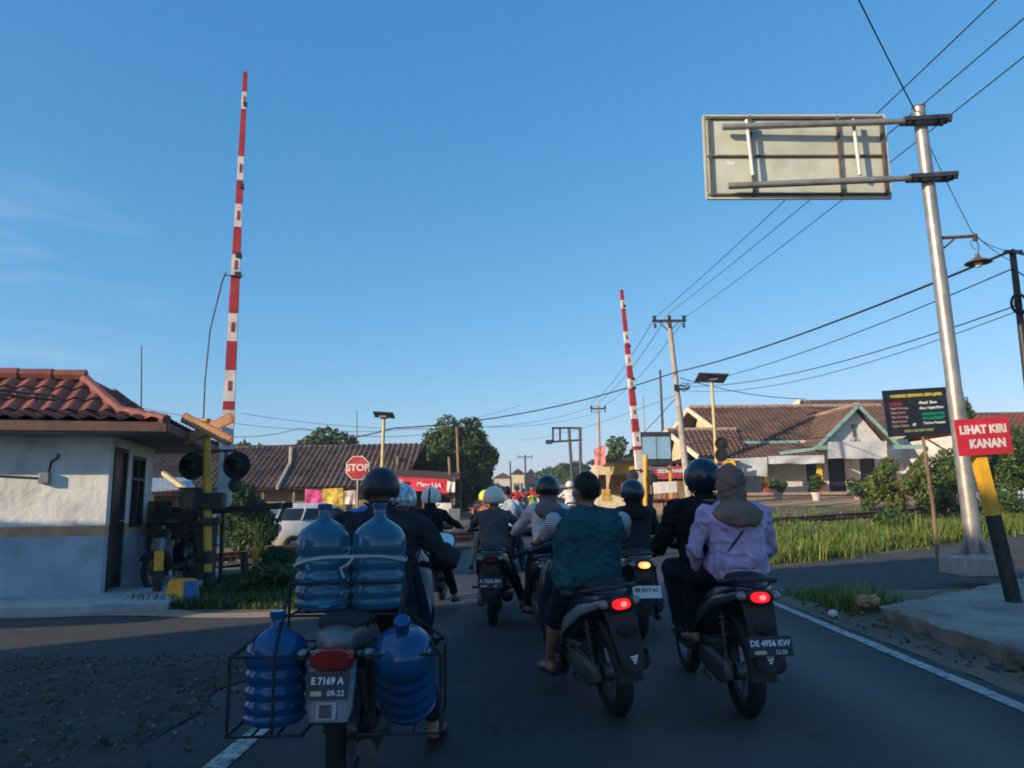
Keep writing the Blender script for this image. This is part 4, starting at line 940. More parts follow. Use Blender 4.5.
wire('lower thin cable crossing behind the hut roof corner', [at(170, 425, 30), at(300, 428, 34), at(460, 428, 42), at(600, 404, 60)], .013, .45)
wire('long thin cable passing over the round tree toward the far pole', [at(240, 413, 40), at(480, 427, 44), at(598, 412, 70)], .012, .4)
wire('faint cable sloping down to the far road gantry', [at(676, 395, 38), at(520, 440, 90)], .014, .5)
p0 = V((bx, by, 0))+ptop
wire('dark guy cable rising from the top of the steel sign pole', [p0+V((-.05, 0, -.08)), at(853, -12, 9.0)], .011, .02)
wire('thin cable falling from the steel sign pole to the right edge pole', [p0+V((.05, .05, -.35)), at(972, 232, 11.4), at(1013, 262, 14.4)], .007, .05)
wire('thin slack cable between the enamel lamp and the right edge pole', [V((bx, by, 0))+la, at(1013, 250, 14.4)], .006, .08)
wire('slanting stay cable behind the tall concrete pole', [at(676, 398, 38.2), at(641, 436, 45)], .02, .0)

# ---------------------------------------------------------------- far road gantry
p = at(579, 500, 62); t = thing('road_gantry', 'dark open steel road gantry frame on leaning posts far down the road', 'gantry', (p.x, p.y, terr(p.x, p.y)))
L0 = lambda px, py: at(px, py, 62)-V(t.location)
for a_, c_ in (((573, 490), (569, 430)), ((581, 490), (580, 427))): b = NB(); tube(b, [L0(*a_), L0(*c_)], .13, 8); obj('post', b, m_darksteel, t)
b = NB()
for (a, c) in (((552, 428), (580, 428)), ((549, 442), (582, 440)), ((553, 428), (553, 442)), ((560, 428), (560, 441)), ((569, 428), (569, 441))): bar(b, L0(*a), L0(*c), .16, .16)
obj('frame', b, m_darksteel, t); b = NB(); box(b, L0(549, 442), (.55, .3, .35)); obj('lamp_head', b, m_darksteel, t)

# ---------------------------------------------------------------- long roofed building on the left
Yl = 38.0; g = at(290, 500, Yl); t = thing('long_house', 'long low house with a sagging dark clay tiled roof behind the white car', 'house', (g.x, g.y, -.1))
L1 = lambda px, py, Y: at(px, py, Y)-V(t.location)
e0 = L1(120, 492, Yl); e1 = L1(402, 486, Yl); r1 = L1(425, 446, Yl+5); r0 = L1(145, 449, Yl+5)
e2 = e1+V((.3, 10, 0)); e3 = e0+V((.3, 10, 0))
rf = roofobj([(e0, e1, r1, r0), (e2, e3, r0, r1)], t_brown, t, tw=.30, rh=.36, A=.045, saw=.05, sub=4)
b = NB(); ridge(b, r0, r1, .12, .5); obj('ridge_cap', b, M('old ridge tile', (.14, .085, .06), .9, var=.25), rf); b = NB(); hp = L1(291, 450, Yl+4.4); he = L1(277, 490, Yl-.15); tube(b, [hp+V((0, 0, .12)), hp.lerp(he, .4)+V((.25, 0, .12)), he+V((0, 0, .1))], .10, 6); obj('verge_mortar', b, M('pale verge mortar', (.42, .33, .25), .9, var=.15, dirt=.4), rf)
b = NB(); zt = e0.z+.1
def wseg(x0, x1, y): box(b, ((x0+x1)/2, y, zt/2), (x1-x0, .2, zt))
wseg(e0.x+.6, e1.x-.6, 1.2); wseg(e0.x+.6, e1.x-.6, 8.6); box(b, (e0.x+.7, 5, zt/2), (.2, 7.4, zt)); box(b, (e1.x-.7, 5, zt/2), (.2, 7.4, zt))
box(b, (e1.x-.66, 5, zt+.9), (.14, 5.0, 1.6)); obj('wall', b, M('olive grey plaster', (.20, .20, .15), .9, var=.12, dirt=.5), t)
for k in range(9): b = NB(); x = e0.x+.8+(e1.x-e0.x-1.6)*k/8; bar(b, (x, .35, 0), (x, .35, e0.z+.05), .14, .14); obj('post', b, m_wood, t)
# second roof to the right of it, behind
g = at(420, 500, 47); t = thing('back_house', 'house with brown tiled roof between the solar lamp and the round tree', 'house', (g.x, g.y, 0)); L1 = lambda px, py, Y: at(px, py, Y)-V(t.location)
e0, e1, r1, r0 = L1(385, 478, 45), L1(470, 478, 45), L1(470, 444, 50), L1(385, 444, 50)
roofobj([(e0, e1, r1, r0), (e1+V((0, 10, 0)), e0+V((0, 10, 0)), r0, r1)], t_brown2, t, tw=.32, rh=.4, A=.045, saw=.05, sub=4)
b = NB(); box(b, (0, 3.0, e0.z/2), (e1.x-e0.x-1.0, 8.0, e0.z)); obj('wall', b, m_plasterwhite, t)
# small lean-to between hut and long house
g = at(168, 500, 24); t = thing('lean_to', 'small white shed with pale tin roof behind the hut', 'shed', (g.x, g.y, 0)); L1 = lambda px, py, Y: at(px, py, Y)-V(t.location)
b = NB(); A = [L1(120, 494, 22.5), L1(196, 489, 22.5), L1(190, 478, 26), L1(120, 478, 26)]
for k in range(30):
    f0, f1 = k/30, (k+1)/30; z = .02*(k % 2)
    quad(b, [A[0].lerp(A[1], f0)+V((0, 0, z)), A[0].lerp(A[1], f1)+V((0, 0, .02-z)), A[3].lerp(A[2], f1)+V((0, 0, .02-z)), A[3].lerp(A[2], f0)+V((0, 0, z))])
obj('roof', b, M('pale tin', (.42, .46, .46), .5, .5, var=.12, dirt=.3), t, recalc=False)
b = NB(); bar(b, L1(163, 473, 24.6), L1(187, 490, 22.4), .1, .13); obj('barge_board', b, M('cream barge board', (.42, .36, .18), .7, var=.1), t)
b = NB(); zt = A[0].z; box(b, ((A[0].x+A[1].x)/2, .8, zt/2-.02), (A[1].x-A[0].x-.5, 3.0, zt)); obj('wall', b, m_plasterwhite, t)
b = NB(); box(b, (A[1].x-1.2, -.73, .8), (.8, .06, 1.6)); obj('door', b, m_blkpaint, t)

# banners, stalls left
def banner(label, pts, Y, mats, texts, name='banner', cat='banner', group=None, wav=.03):
    """cloth hung from four pixel corners at depth Y (list of 4 depths allowed)"""
    Ys = Y if isinstance(Y, (list, tuple)) else [Y]*4
    P = [at(px, py, y) for (px, py), y in zip(pts, Ys)]; c = sum(P, V())/4; base = c
    xv = ((P[1]-P[0])+(P[2]-P[3])).normalized(); zv = (P[0]-P[3]); zv = (zv-xv*zv.dot(xv)).normalized(); nv = zv.cross(xv)
    MM = Matrix((xv, nv, zv)).transposed().to_4x4()
    w = ((P[1]-P[0]).length+(P[2]-P[3]).length)/2; h = ((P[0]-P[3]).length+(P[1]-P[2]).length)/2
    b = NB(); n, m = 24, 6; ph = random.random()*6
    g_ = lambda u, v: (P[0].lerp(P[1], u)).lerp(P[3].lerp(P[2], u), v)-c+nv*(wav*math.sin(u*9+ph+v*2)*(.3+v))+V((0, 0, -wav*.8*abs(math.sin(u*6+ph))*v))
    fr = [[b.verts.new(g_(i/n, j/m)) for i in range(n+1)] for j in range(m+1)]; bk = [[b.verts.new(v.co+nv*.012) for v in r] for r in fr]
    for j in range(m):
        for i in range(n): addface(b, [fr[j][i], fr[j+1][i], fr[j+1][i+1], fr[j][i+1]]); addface(b, [bk[j][i], bk[j][i+1], bk[j+1][i+1], bk[j+1][i]])
    for i in range(n): addface(b, [fr[0][i], fr[0][i+1], bk[0][i+1], bk[0][i]]); addface(b, [fr[m][i+1], fr[m][i], bk[m][i], bk[m][i+1]])
    for (s_, size, fx, fz, mi) in texts:
        text_into(b, s_, size*h, Matrix.Translation(nv*(-wav-.025)) @ MM @ Matrix.Translation((fx*w, 0, fz*h)) @ TXT, mi, bold=.01*h)
    o = obj(name, b, mats, recalc=False); o.location = c; return tag(o, label, cat, group)
m_wtx = M('banner white', (.72, .72, .70), .7)
banner('pink banner hanging under the long tiled roof', [(305, 489), (322, 490), (322, 505), (305, 505)], 36.4, [M('banner pink', (.55, .06, .22), .7, var=.35, scale=5), m_wtx], [], group='banners under the long roof')
banner('yellow banner beside the pink one under the long tiled roof', [(322.5, 489), (343, 488), (343, 505), (322.5, 505)], 36.4, [M('banner yellow', (.62, .42, .06), .7, var=.4, scale=5), m_red], [], group='banners under the long roof')
banner('small white and red notice beside the yellow banner', [(344, 491), (355, 490), (355, 504), (344, 504)], 36.3, [M('notice pale', (.55, .45, .40), .7, var=.4, scale=3), m_red], [], group='banners under the long roof')
banner('pale blue cloth hanging left of the dark shrub', [(230, 493), (248, 492), (248, 503), (230, 504)], 30, [M('pale cloth', (.5, .55, .6), .8), m_red], [])
g = at(425, 500, 36); t = thing('roadside_stall', 'dark roadside stall under the round tree with white panelled front', 'stall', (g.x, g.y, terr(g.x, g.y))); L1 = lambda px, py, Y: at(px, py, Y)-V(t.location)
b = NB(); A0, A1 = L1(388, 478, 36), L1(456, 482, 36); zc = A0.z; quad(b, [A0, A1, A1+V((0, 3, .5)), A0+V((0, 3, .5))]); quad(b, [A0+V((0, 0, .05)), A0+V((0, 3, .55)), A1+V((0, 3, .55)), A1+V((0, 0, .05))]); obj('roof', b, m_rust, t, recalc=False)
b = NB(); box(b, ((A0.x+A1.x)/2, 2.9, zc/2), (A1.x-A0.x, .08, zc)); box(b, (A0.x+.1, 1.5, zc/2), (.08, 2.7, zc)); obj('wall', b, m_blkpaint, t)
for x in (A0.x+.1, A0.x+1.7, A1.x-.1): b = NB(); bar(b, (x, .08, 0), (x, .08, zc), .09, .09); obj('post', b, m_wood, t)
b = NB(); c0, c1 = L1(428, 500, 35.6), L1(452, 502, 35.6); box(b, ((c0.x+c1.x)/2, -.4, .42), (c1.x-c0.x, .5, .85)); obj('counter', b, m_white, t, bevel=.02)
b = NB(); c0, c1 = L1(449, 500, 35), L1(460, 502, 35); box(b, ((c0.x+c1.x)/2, -1, .3), (c1.x-c0.x, .4, .55)); obj('crate', b, m_steel, t)
banner('red stall banner with white lettering in front of the round tree', [(391, 476.5), (449, 479.5), (449, 493), (391, 488.5)], 35.5, [M('banner red', (.62, .025, .05), .6, var=.12), m_wtx, M('banner grey', (.35, .32, .3), .7), M('banner orange', (.7, .35, .18), .7)], [('Mang UJA', .48, .16, 0, 1)])
banner('grey patch banner at the left end of the red stall banner', [(391.5, 479), (404, 479.6), (404, 486), (391.5, 485.5)], 35.3, [M('banner grey', (.35, .32, .3), .7), m_wtx], [])
banner('white cloth hanging from the post right of the red stall banner', [(447, 481), (455, 482), (455, 492), (447, 491)], 35.2, [m_white, m_red], [])

# ---------------------------------------------------------------- shop houses on the right
Yh = 42.0; g = at(790, 500, Yh); zg = terr(g.x, g.y); sh = thing('shop_house', 'old shop house with brown tiled roofs, teal trimmed gable and dark doors', 'house', (g.x, g.y, zg))
L1 = lambda px, py, Y: at(px, py, Y)-V(sh.location)
m_teal = M('teal trim', (.20, .36, .34), .6, var=.12, dirt=.25); m_navy = M('navy door', (.012, .02, .05), .5, var=.2)
# main roof: ridge parallel to the road edge, left end a gable
e0, e1 = L1(731, 441, Yh), L1(880, 441, Yh); r0, r1 = L1(689, 407, Yh+4.5), L1(880, 407, Yh+4.5)
e0 = V((L1(731, 441, Yh).x, 0, e0.z)); r0.z = r1.z = (r0.z+r1.z)/2
e0.x = r0.x+1.0+.8; ge = V((r0.x, 0, 0))
eL = V((L1(733, 441, Yh).x, 0, L1(733, 441, Yh).z))
roofs = [(eL, V((e1.x, 0, eL.z)), V((r1.x, 4.5, r0.z)), V((r0.x, 4.5, r0.z))), (V((e1.x, 9, eL.z)), V((r0.x-1.2, 9, eL.z)), V((r0.x, 4.5, r0.z)), V((r1.x, 4.5, r0.z)))]
# lower veranda roof in front
v0, v1 = L1(722, 458, Yh-2.2), L1(826, 456, Yh-2.2); v0.y = v1.y = -2.2; v1.z = v0.z
roofs.append((v0, v1, V((v1.x, .3, eL.z-.04)), V((eL.x-.4, .3, eL.z-.04))))
# small left wing, gable to the left front
wr0 = L1(667, 430, Yh+1); wr1 = V((L1(735, 430, Yh+1).x, 1.0, wr0.z)); wr0.y = 1.0
we = L1(700, 456, Yh-1.6); roofs.append((V((we.x, -1.6, we.z)), V((wr1.x, -1.6, we.z)), wr1, wr0)); roofs.append((V((wr1.x, 3.6, we.z)), V((wr0.x-.8, 3.6, we.z)), wr0, wr1))
rf = roofobj(roofs, t_brown2, sh, tw=.28, rh=.34, A=.04, saw=.045, sub=4)
# front gable wing, ridge runs toward the camera
ga = L1(858, 405, Yh-2.6); gl = L1(817, 446, Yh-2.6); gr = L1(897, 440, Yh-2.6); ga.y = gl.y = gr.y = -2.6; gr.z = gl.z
back = 9.0
rg = roofobj([(gl, V((gl.x, back, gl.z)), V((ga.x, back, ga.z)), ga), (V((gr.x, back, gr.z)), gr, ga, V((ga.x, back, ga.z)))], t_brown2, sh, tw=.28, rh=.34, A=.04, saw=.045, sub=4)
for ra_, rb_ in ((r0+V((0, 0, .05)), V((r1.x, 4.5, r0.z+.05))), (wr0, wr1), (ga+V((0, 0, .05)), V((ga.x, back, ga.z+.05)))): b = NB(); ridge(b, ra_, rb_, .11); obj('ridge_cap', b, M('pale ridge mortar', (.30, .22, .17), .9, var=.25), rf)
b = NB()
for a_, c_ in ((gl, ga), (ga, gr)): bar(b, V(a_)+V((0, -.08, -.06)), V(c_)+V((0, -.08, -.02)), .06, .17)
bar(b, (gl.x-.2, -2.7, gl.z-.1), (gr.x+1.4, -2.7, gl.z-.1), .12, .22); bar(b, (eL.x, -.05, eL.z-.08), (gl.x, -.05, eL.z-.08), .06, .16); bar(b, (gl.x-1.9, -2.3, gl.z-.35), (gl.x+.2, -2.7, gl.z-.1), .08, .16)
obj('barge_board', b, m_teal, rg)
b = NB(); gy = -2.1
prism(b, [(gl.x+.35, gl.z-.1), (gr.x-.35, gl.z-.1), (ga.x, ga.z-.22)], .14, Matrix.Translation((0, gy, 0)), 0)
ex = ga.x-.1; ez = gl.z+.5
prism(b, [(ex-.10, ez), (ex+.10, ez), (ex+.06, ez+.55), (ex-.06, ez+.55)], .02, Matrix.Translation((0, gy-.08, 0)), 1)
for dx_ in (-.22, 0, .22): prism(b, [(ex+dx_-.08, ez-.28), (ex+dx_+.08, ez-.28), (ex+dx_, ez-.12)], .02, Matrix.Translation((0, gy-.08, 0)), 1)
prism(b, [(ex+.2*math.cos(k*PI/5), ez+.55+.14*math.sin(k*PI/5)) for k in range(10)], .016, Matrix.Translation((0, gy-.08, 0)), 1)
obj('gable', b, [M('pale blue gable plaster', (.55, .58, .56), .9, var=.07, dirt=.3), M('grey relief', (.16, .2, .2), .9)], sh)
b = NB()
prism(b, [(-3.6, 0.0), (3.4, 0.0), (0, r0.z-eL.z-.15)], .12, Matrix.Translation((r0.x+.75, 4.5, eL.z+.0)) @ Matrix.Rotation(R(90), 4, 'Z'), 0)
prism(b, [(-2.1, -.05), (2.1, -.05), (0, wr0.z-we.z-.15)], .12, Matrix.Translation((wr0.x+.6, 1.0, we.z)) @ Matrix.Rotation(R(90), 4, 'Z'), 0)
# sunny left faces of the gables are set obliquely towards the road
obj('gable', b, m_plastercream, sh)
b = NB()
for (a_, c_) in ((V((r0.x-.05, 4.5, r0.z)), V((eL.x-.05, -.05, eL.z))), (V((r0.x-.05, 4.5, r0.z)), V((r0.x-1.25, 9, eL.z))), (V((wr0.x-.05, 1, wr0.z)), V((we.x-.05, -1.65, we.z))), (V((wr0.x-.05, 1, wr0.z)), V((wr0.x-.85, 3.6, we.z)))): bar(b, a_+V((-.04, 0, -.08)), c_+V((-.04, 0, -.08)), .10, .26)
obj('verge_board', b, M('cream verge board', (.68, .60, .42), .7, var=.08, dirt=.25), rf)
# walls
b = NB(); zt = eL.z; x0 = L1(735, 460, Yh).x; x1 = L1(910, 460, Yh).x
openings = [(L1(807, 480, Yh).x, L1(824, 480, Yh).x), (L1(829, 480, Yh).x, L1(846, 480, Yh).x), (L1(861, 480, Yh).x, L1(876, 480, Yh).x)]
dz = 2.25; cur = x0
for (a_, c_) in openings: box(b, ((cur+a_)/2, .1, zt/2), (a_-cur, .2, zt)); box(b, ((a_+c_)/2, .1, (dz+zt)/2), (c_-a_, .2, zt-dz)); cur = c_
box(b, ((cur+x1)/2, .1, zt/2), (x1-cur, .2, zt)); box(b, ((x0+x1)/2, 8.9, zt/2), (x1-x0, .2, zt)); box(b, (x0+.1, 4.5, zt/2), (.2, 8.6, zt)); box(b, (x1-.1, 4.5, zt/2), (.2, 8.6, zt))
wx0, wx1 = we.x+.4, x0; box(b, ((wx0+wx1)/2, 1.0, we.z/2-.05), (wx1-wx0, 4.2, we.z-.1)); obj('wall', b, m_plasterwhite, sh)
for (a_, c_) in openings:
    b = NB(); box(b, ((a_+c_)/2, .12, dz/2), (c_-a_, .05, dz)); [box(b, (a_+(c_-a_)*f, .09, dz/2), (.03, .02, dz-.1)) for f in (.25, .5, .75)]; obj('door', b, m_navy, sh)
b = NB(); box(b, ((x0+x1)/2, -1.3, .07), (x1-x0+1, 3.6, .16)); obj('porch', b, M('porch concrete', (.30, .24, .18), .9, var=.15, dirt=.4), sh)
m_yp = M('yellow column', (.68, .47, .06), .7, var=.1, dirt=.3)
for px in (765.5, 820, 888):
    c = L1(px, 480, Yh-2.1); b = NB(); zt2 = v0.z-.05 if px < 850 else gl.z-.15; box(b, (c.x, -2.1, .15+.25), (.32, .32, .5), mi=1); box(b, (c.x, -2.1, (.6+zt2)/2), (.24, .24, zt2-.6)); obj('column', b, [m_yp, m_red], sh, bevel=.01)
# white sheets hung under the veranda
SHT = M('white awning sheet', (.46, .50, .52), .85, var=.06, dirt=.2, bump=.3, bscale=4)
banner('white sheet hung under the left veranda of the shop house', [(721, 459), (767, 457), (767, 476), (722, 474)], 39.3, [SHT, m_red], [], name='awning_sheet', cat='awning', group='white sheets on the shop houses', wav=.06)
banner('narrow torn white sheet along the middle of the veranda', [(768, 456), (824, 455), (824, 463), (768, 463)], 39.3, [SHT, m_red], [], name='awning_sheet', cat='awning', group='white sheets on the shop houses', wav=.06)
banner('white sheet hung beneath the teal gable', [(828, 442), (887, 441), (887, 458), (828, 458)], 38.9, [SHT, m_red], [], name='awning_sheet', cat='awning', group='white sheets on the shop houses', wav=.05)
# house behind, and the one at far right
g = at(860, 500, 54); t = thing('rear_house', 'house with brown roof rising behind the teal gable', 'house', (g.x, g.y, terr(g.x, g.y))); L1 = lambda px, py, Y: at(px, py, Y)-V(t.location)
ra, rb = L1(801, 400.5, 55), L1(915, 401, 55); ra.y = rb.y = 1.0; rb.z = ra.z; ea, eb = L1(796, 428, 50), L1(920, 428, 50); ea.y = eb.y = -4; eb.z = ea.z
roofobj([(ea, eb, rb, ra), (eb+V((0, 10, 0)), ea+V((0, 10, 0)), ra, rb)], t_brown2, t, tw=.30, rh=.38, A=.045, saw=.05, sub=4)
b = NB(); bar(b, V(ra)+V((-.05, 0, 0)), V(ea)+V((-.05, 0, 0)), .1, .3); bar(b, V(ra)+V((-.05, 0, 0)), V(ea)+V((-.05, 10, 0)), .1, .3); obj('verge_board', b, M('cream verge board', ()), t)
b = NB(); box(b, ((ea.x+eb.x)/2, 1.0, ea.z/2), (eb.x-ea.x-1, 8.5, ea.z)); prism(b, [(-4.3, 0), (4.3, 0), (0, ra.z-ea.z-.2)], .1, Matrix.Translation((ea.x+.55, 1.0, ea.z)) @ Matrix.Rotation(R(90), 4, 'Z')); obj('wall', b, m_plastercream, t)
g = at(1010, 500, 36); t = thing('side_house', 'house with reddish roof at the right edge behind the green tree', 'house', (g.x, g.y, terr(g.x, g.y))); L1 = lambda px, py, Y: at(px, py, Y)-V(t.location)
ra, rb = L1(975, 413, 39), L1(1120, 400, 39); rb.z = ra.z; ea, eb = L1(968, 432, 35), L1(1130, 432, 35); ra.y = rb.y = 3; ea.y = eb.y = -1; eb.z = ea.z
roofobj([(ea, eb, rb, ra), (eb+V((0, 8, 0)), ea+V((0, 8, 0)), ra, rb)], t_red, t, tw=.28, rh=.36, A=.04, saw=.045, sub=4)
b = NB(); box(b, ((ea.x+eb.x)/2, 3.0, ea.z/2), (eb.x-ea.x-1, 6.5, ea.z)); obj('wall', b, m_plasterwhite, t)
b = NB(); box(b, (ea.x+1.6, -.28, 1.4), (1.2, .08, 1.3)); obj('window', b, m_glassdark, t)
# white picket fence right
p = at(1000, 494, 31); t = thing('white_fence', 'low white fence behind the yellow and black post', 'fence', (p.x, p.y, terr(p.x, p.y)))
b = NB(); [box(b, (-1.2+.16*k, 0, .38), (.06, .03, .76)) for k in range(26)]; obj('picket', b, m_white, t); b = NB(); [box(b, (.8, .04, z), (4.2, .03, .06)) for z in (.2, .6)]; obj('rail', b, m_white, t)
p = at(932, 487, 31.5); b = NB(); box(b, (0, 0, .45), (.24, .24, .9)); box(b, (0, 0, .05), (.26, .26, .25), mi=1); box(b, (0, 0, .92), (.3, .3, .06)); o = obj('gate_pillar', b, [m_white, m_red]); o.location = (p.x, p.y, terr(p.x, p.y)); tag(o, 'white gate pillar with red foot beside the green bush', 'pillar')
# potted plants
for (px, Y, hgt, lab, pm) in ((779, 36.5, .55, 'round green plant in a low pot by the yellow column', m_conc), (817, 36, .8, 'tall leafy plant in a white pot before the dark doors', m_white), (858, 36.5, .55, 'wide green plant in a grey pot below the gable', m_conc), (880, 36, .6, 'bright plant in a terracotta pot at the right porch end', M('terracotta', (.42, .17, .09), .85, var=.15)), (898, 35, .5, 'light green plant left of the airy bush', m_conc)):
    q = at(px, 505, Y); t = thing('potted_plant', lab, 'potted plant', (q.x, q.y, terr(q.x, q.y)), group='potted plants before the shop house')
    b = NB(); lathe(b, [(.15, 0), (.22, .32), (.24, .34), (.24, .38), (.20, .38), (.19, .33)], 16); obj('pot', b, pm, t)
    leaves('foliage', crown_blobs((0, 0, .35+hgt*.6), (.5, .45, hgt*.6), 8, .45), 700, .08, D3, [.3, .5, .2], t)

# ---------------------------------------------------------------- stalls right of the road, beyond the tracks
g = at(620, 505, 41); ys = thing('yellow_stall', 'yellow painted roadside kiosk with dark flat roof beyond the barrier', 'kiosk', (g.x, g.y, terr(g.x, g.y))); L1 = lambda px, py, Y: at(px, py, Y)-V(ys.location)
a0, a1 = L1(596, 462, 41), L1(640, 456, 41); w = a1.x-a0.x; zt = a0.z
b = NB(); box(b, (a0.x+.06, 1.2, zt/2), (.1, 2.4, zt)); box(b, (a1.x-.06, 1.2, zt/2), (.1, 2.4, zt)); box(b, ((a0.x+a1.x)/2, 2.4, zt/2), (w, .1, zt)); box(b, ((a0.x+a1.x)/2, 0, .45), (w-.25, .1, .9)); box(b, ((a0.x+a1.x)/2, 0, zt-.35), (w-.25, .08, .7)); box(b, (a0.x+.6, 0.02, zt/2), (.12, .1, zt)); obj('wall', b, m_plastercream, ys)
b = NB(); box(b, ((a0.x+a1.x)/2, 1.1, zt+.06), (w+.5, 3.3, .12)); obj('roof', b, m_darksteel, ys)
b = NB(); box(b, (a1.x-.9, -.06, zt-.4), (1.4, .03, .55)); obj('sign_board', b, M('stall yellow', (.50, .33, .06), .6, var=.15), ys); b = NB(); box(b, (a0.x+.5, -.07, .9), (.5, .03, .6)); obj('sign_board', b, M('stall yellow', (.50, .33, .06), .6, var=.15), ys)
b = NB(); box(b, (a1.x-1.05, -.09, 1.2), (.30, .05, .62)); obj('poster', b, m_red, ys)
b = NB(); bar(b, L1(607, 492, 40.6), L1(612, 462, 40.6), .34, .06); obj('shutter', b, M('tan shutter', (.50, .30, .20), .8, var=.15), ys)
banner('faded pink banner on the pole above the yellow kiosk', [(594, 449), (605, 445), (606, 464), (595, 466)], 40, [M('banner faded pink', (.62, .22, .20), .7, var=.35, scale=3), m_wtx], [])
# panel sign with two pale blue panes on a yellow post
g = at(657, 505, 32); t = thing('panel_sign', 'blue two pane panel sign in a dark frame beside the smaller barrier', 'panel sign', (g.x, g.y, terr(g.x, g.y))); L1 = lambda px, py, Y: at(px, py, Y)-V(t.location)
c0, c1 = L1(640.5, 432, 32), L1(672.5, 465, 32); cx = (c0.x+c1.x)/2; cz = (c0.z+c1.z)/2; w = c1.x-c0.x; h = c0.z-c1.z
b = NB(); box(b, (cx, .04, cz), (w, .1, h)); fr = obj('frame', b, m_darksteel, t, bevel=.01)
for sx in (-1, 1): b = NB(); box(b, (cx+sx*w*.235, -.02, cz+.03), (w*.44, .02, h*.66)); obj('pane', b, M('pale blue panel', (.22, .40, .56), .25, var=.08, scale=2), fr)
for sx in (-1, 1): b = NB(); bar(b, (cx+sx*w*.42, .1, 0), (cx+sx*w*.42, .1, cz-h/2), .1, .1); obj('post', b, m_yellow, t)
b = NB(); bar(b, (cx-w*.45, 0, cz-h*.5-.12), (cx+w*.5, 0, cz-h*.5-.12), .08, .1); obj('rail', b, m_steel, t)
# red stall with long banner
g = at(690, 505, 39); rs = thing('red_stall', 'open dark food stall with red valance behind the panel sign', 'stall', (g.x, g.y, terr(g.x, g.y))); L1 = lambda px, py, Y: at(px, py, Y)-V(rs.location)
a0, a1 = L1(648, 468, 39), L1(736, 458, 39); zt = (a0.z+a1.z)/2; w = a1.x-a0.x
b = NB(); box(b, ((a0.x+a1.x)/2, 1.3, zt+.05), (w+.3, 3.0, .1)); obj('roof', b, m_rust, rs)
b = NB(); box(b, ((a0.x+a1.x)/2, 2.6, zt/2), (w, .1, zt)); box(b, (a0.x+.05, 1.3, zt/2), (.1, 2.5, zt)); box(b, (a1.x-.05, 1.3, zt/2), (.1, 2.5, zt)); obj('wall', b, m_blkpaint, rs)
for f in (.02, .33, .66, .98): b = NB(); bar(b, (a0.x+w*f, -.1, 0), (a0.x+w*f, -.1, zt), .08, .08); obj('post', b, m_wood, rs)
b = NB(); box(b, (a0.x+w*.35, -.1, .45), (w*.6, .5, .9)); obj('counter', b, m_wood, rs, bevel=.01)
banner('long red and white valance banner along the open stall', [(650, 467), (700, 465), (700, 478), (650, 479)], 38.5, [M('banner dark red', (.30, .05, .06), .7, var=.4, scale=4), m_wtx], [('SEDIA NASI', .4, -.1, .1, 1)])
banner('magenta strip banner under the shop house left wing', [(700, 463), (722, 461), (722, 474), (700, 476)], 38.3, [M('banner magenta', (.50, .06, .16), .7, var=.5, scale=5), m_wtx], [])
banner('yellow strip banner at the right end of the stall', [(722.5, 460), (735, 459), (735, 472), (722.5, 473)], 38.3, [M('banner gold', (.68, .40, .03), .7, var=.4, scale=5), m_wtx], [])
q = P0(655, 510, 27); t = thing('blank_sign', 'small blank cream sign board on a thin post in front of the stalls', 'sign board', q); c0 = at(653, 482, 27)-V(q); c1 = at(677, 493, 27)-V(q)
b = NB(); box(b, ((c0.x+c1.x)/2, -.03, (c0.z+c1.z)/2), (c1.x-c0.x, .03, c0.z-c1.z), rot=(0, R(-3), 0)); obj('board', b, m_plasterwhite, t, bevel=.006); b = NB(); bar(b, ((c0.x+c1.x)/2+.1, .01, 0), ((c0.x+c1.x)/2, .01, c0.z), .06, .05); obj('post', b, m_rust, t)
q = P0(678, 512, 30); t = thing('red_railing', 'low red railing near the warning lamps', 'railing', q); b = NB(); bar(b, (-.6, 0, .75), (.7, 0, .78), .08, .10); bar(b, (-.6, 0, .4), (.7, 0, .4), .05, .06); obj('rail', b, m_red, t); 
for x in (-.55, .05, .65): b = NB(); bar(b, (x, 0, 0), (x, 0, .74), .06, .06); obj('post', b, m_red, t)
# right barrier machine with yellow post and lamp backs
g = at(645, 510, 29); t = thing('barrier_stand', 'yellow barrier stand with two round black lamps at the foot of the smaller arm', 'barrier stand', (g.x, g.y, terr(g.x, g.y))); L1 = lambda px, py, Y: at(px, py, Y)-V(t.location)
b = NB(); tp = L1(645.5, 455, 29); tube(b, [(0, 0, 0), tp], .09, 12); obj('post', b, m_yellow, t)
for px in (632.5, 652):
    c = L1(px, 476 if px < 640 else 479, 28.9); b = NB(); lathe(b, [(.06, -.12), (.16, -.10), (.24, -.02), (.24, .03), (.17, .05), (.05, .06)], 18, Matrix.Translation(c) @ Matrix.Rotation(R(90), 4, 'X')); obj('signal_lamp', b, m_blkpaint, t)
b = NB(); bar(b, L1(632, 470, 29), L1(653, 472, 29), .06, .06); obj('bracket', b, m_blkpaint, t)
b = NB(); box(b, (.1, .4, .5), (.5, .5, 1.0)); box(b, (.1, .4, 1.03), (.56, .56, .06)); obj('housing', b, m_blkpaint, t, bevel=.02)
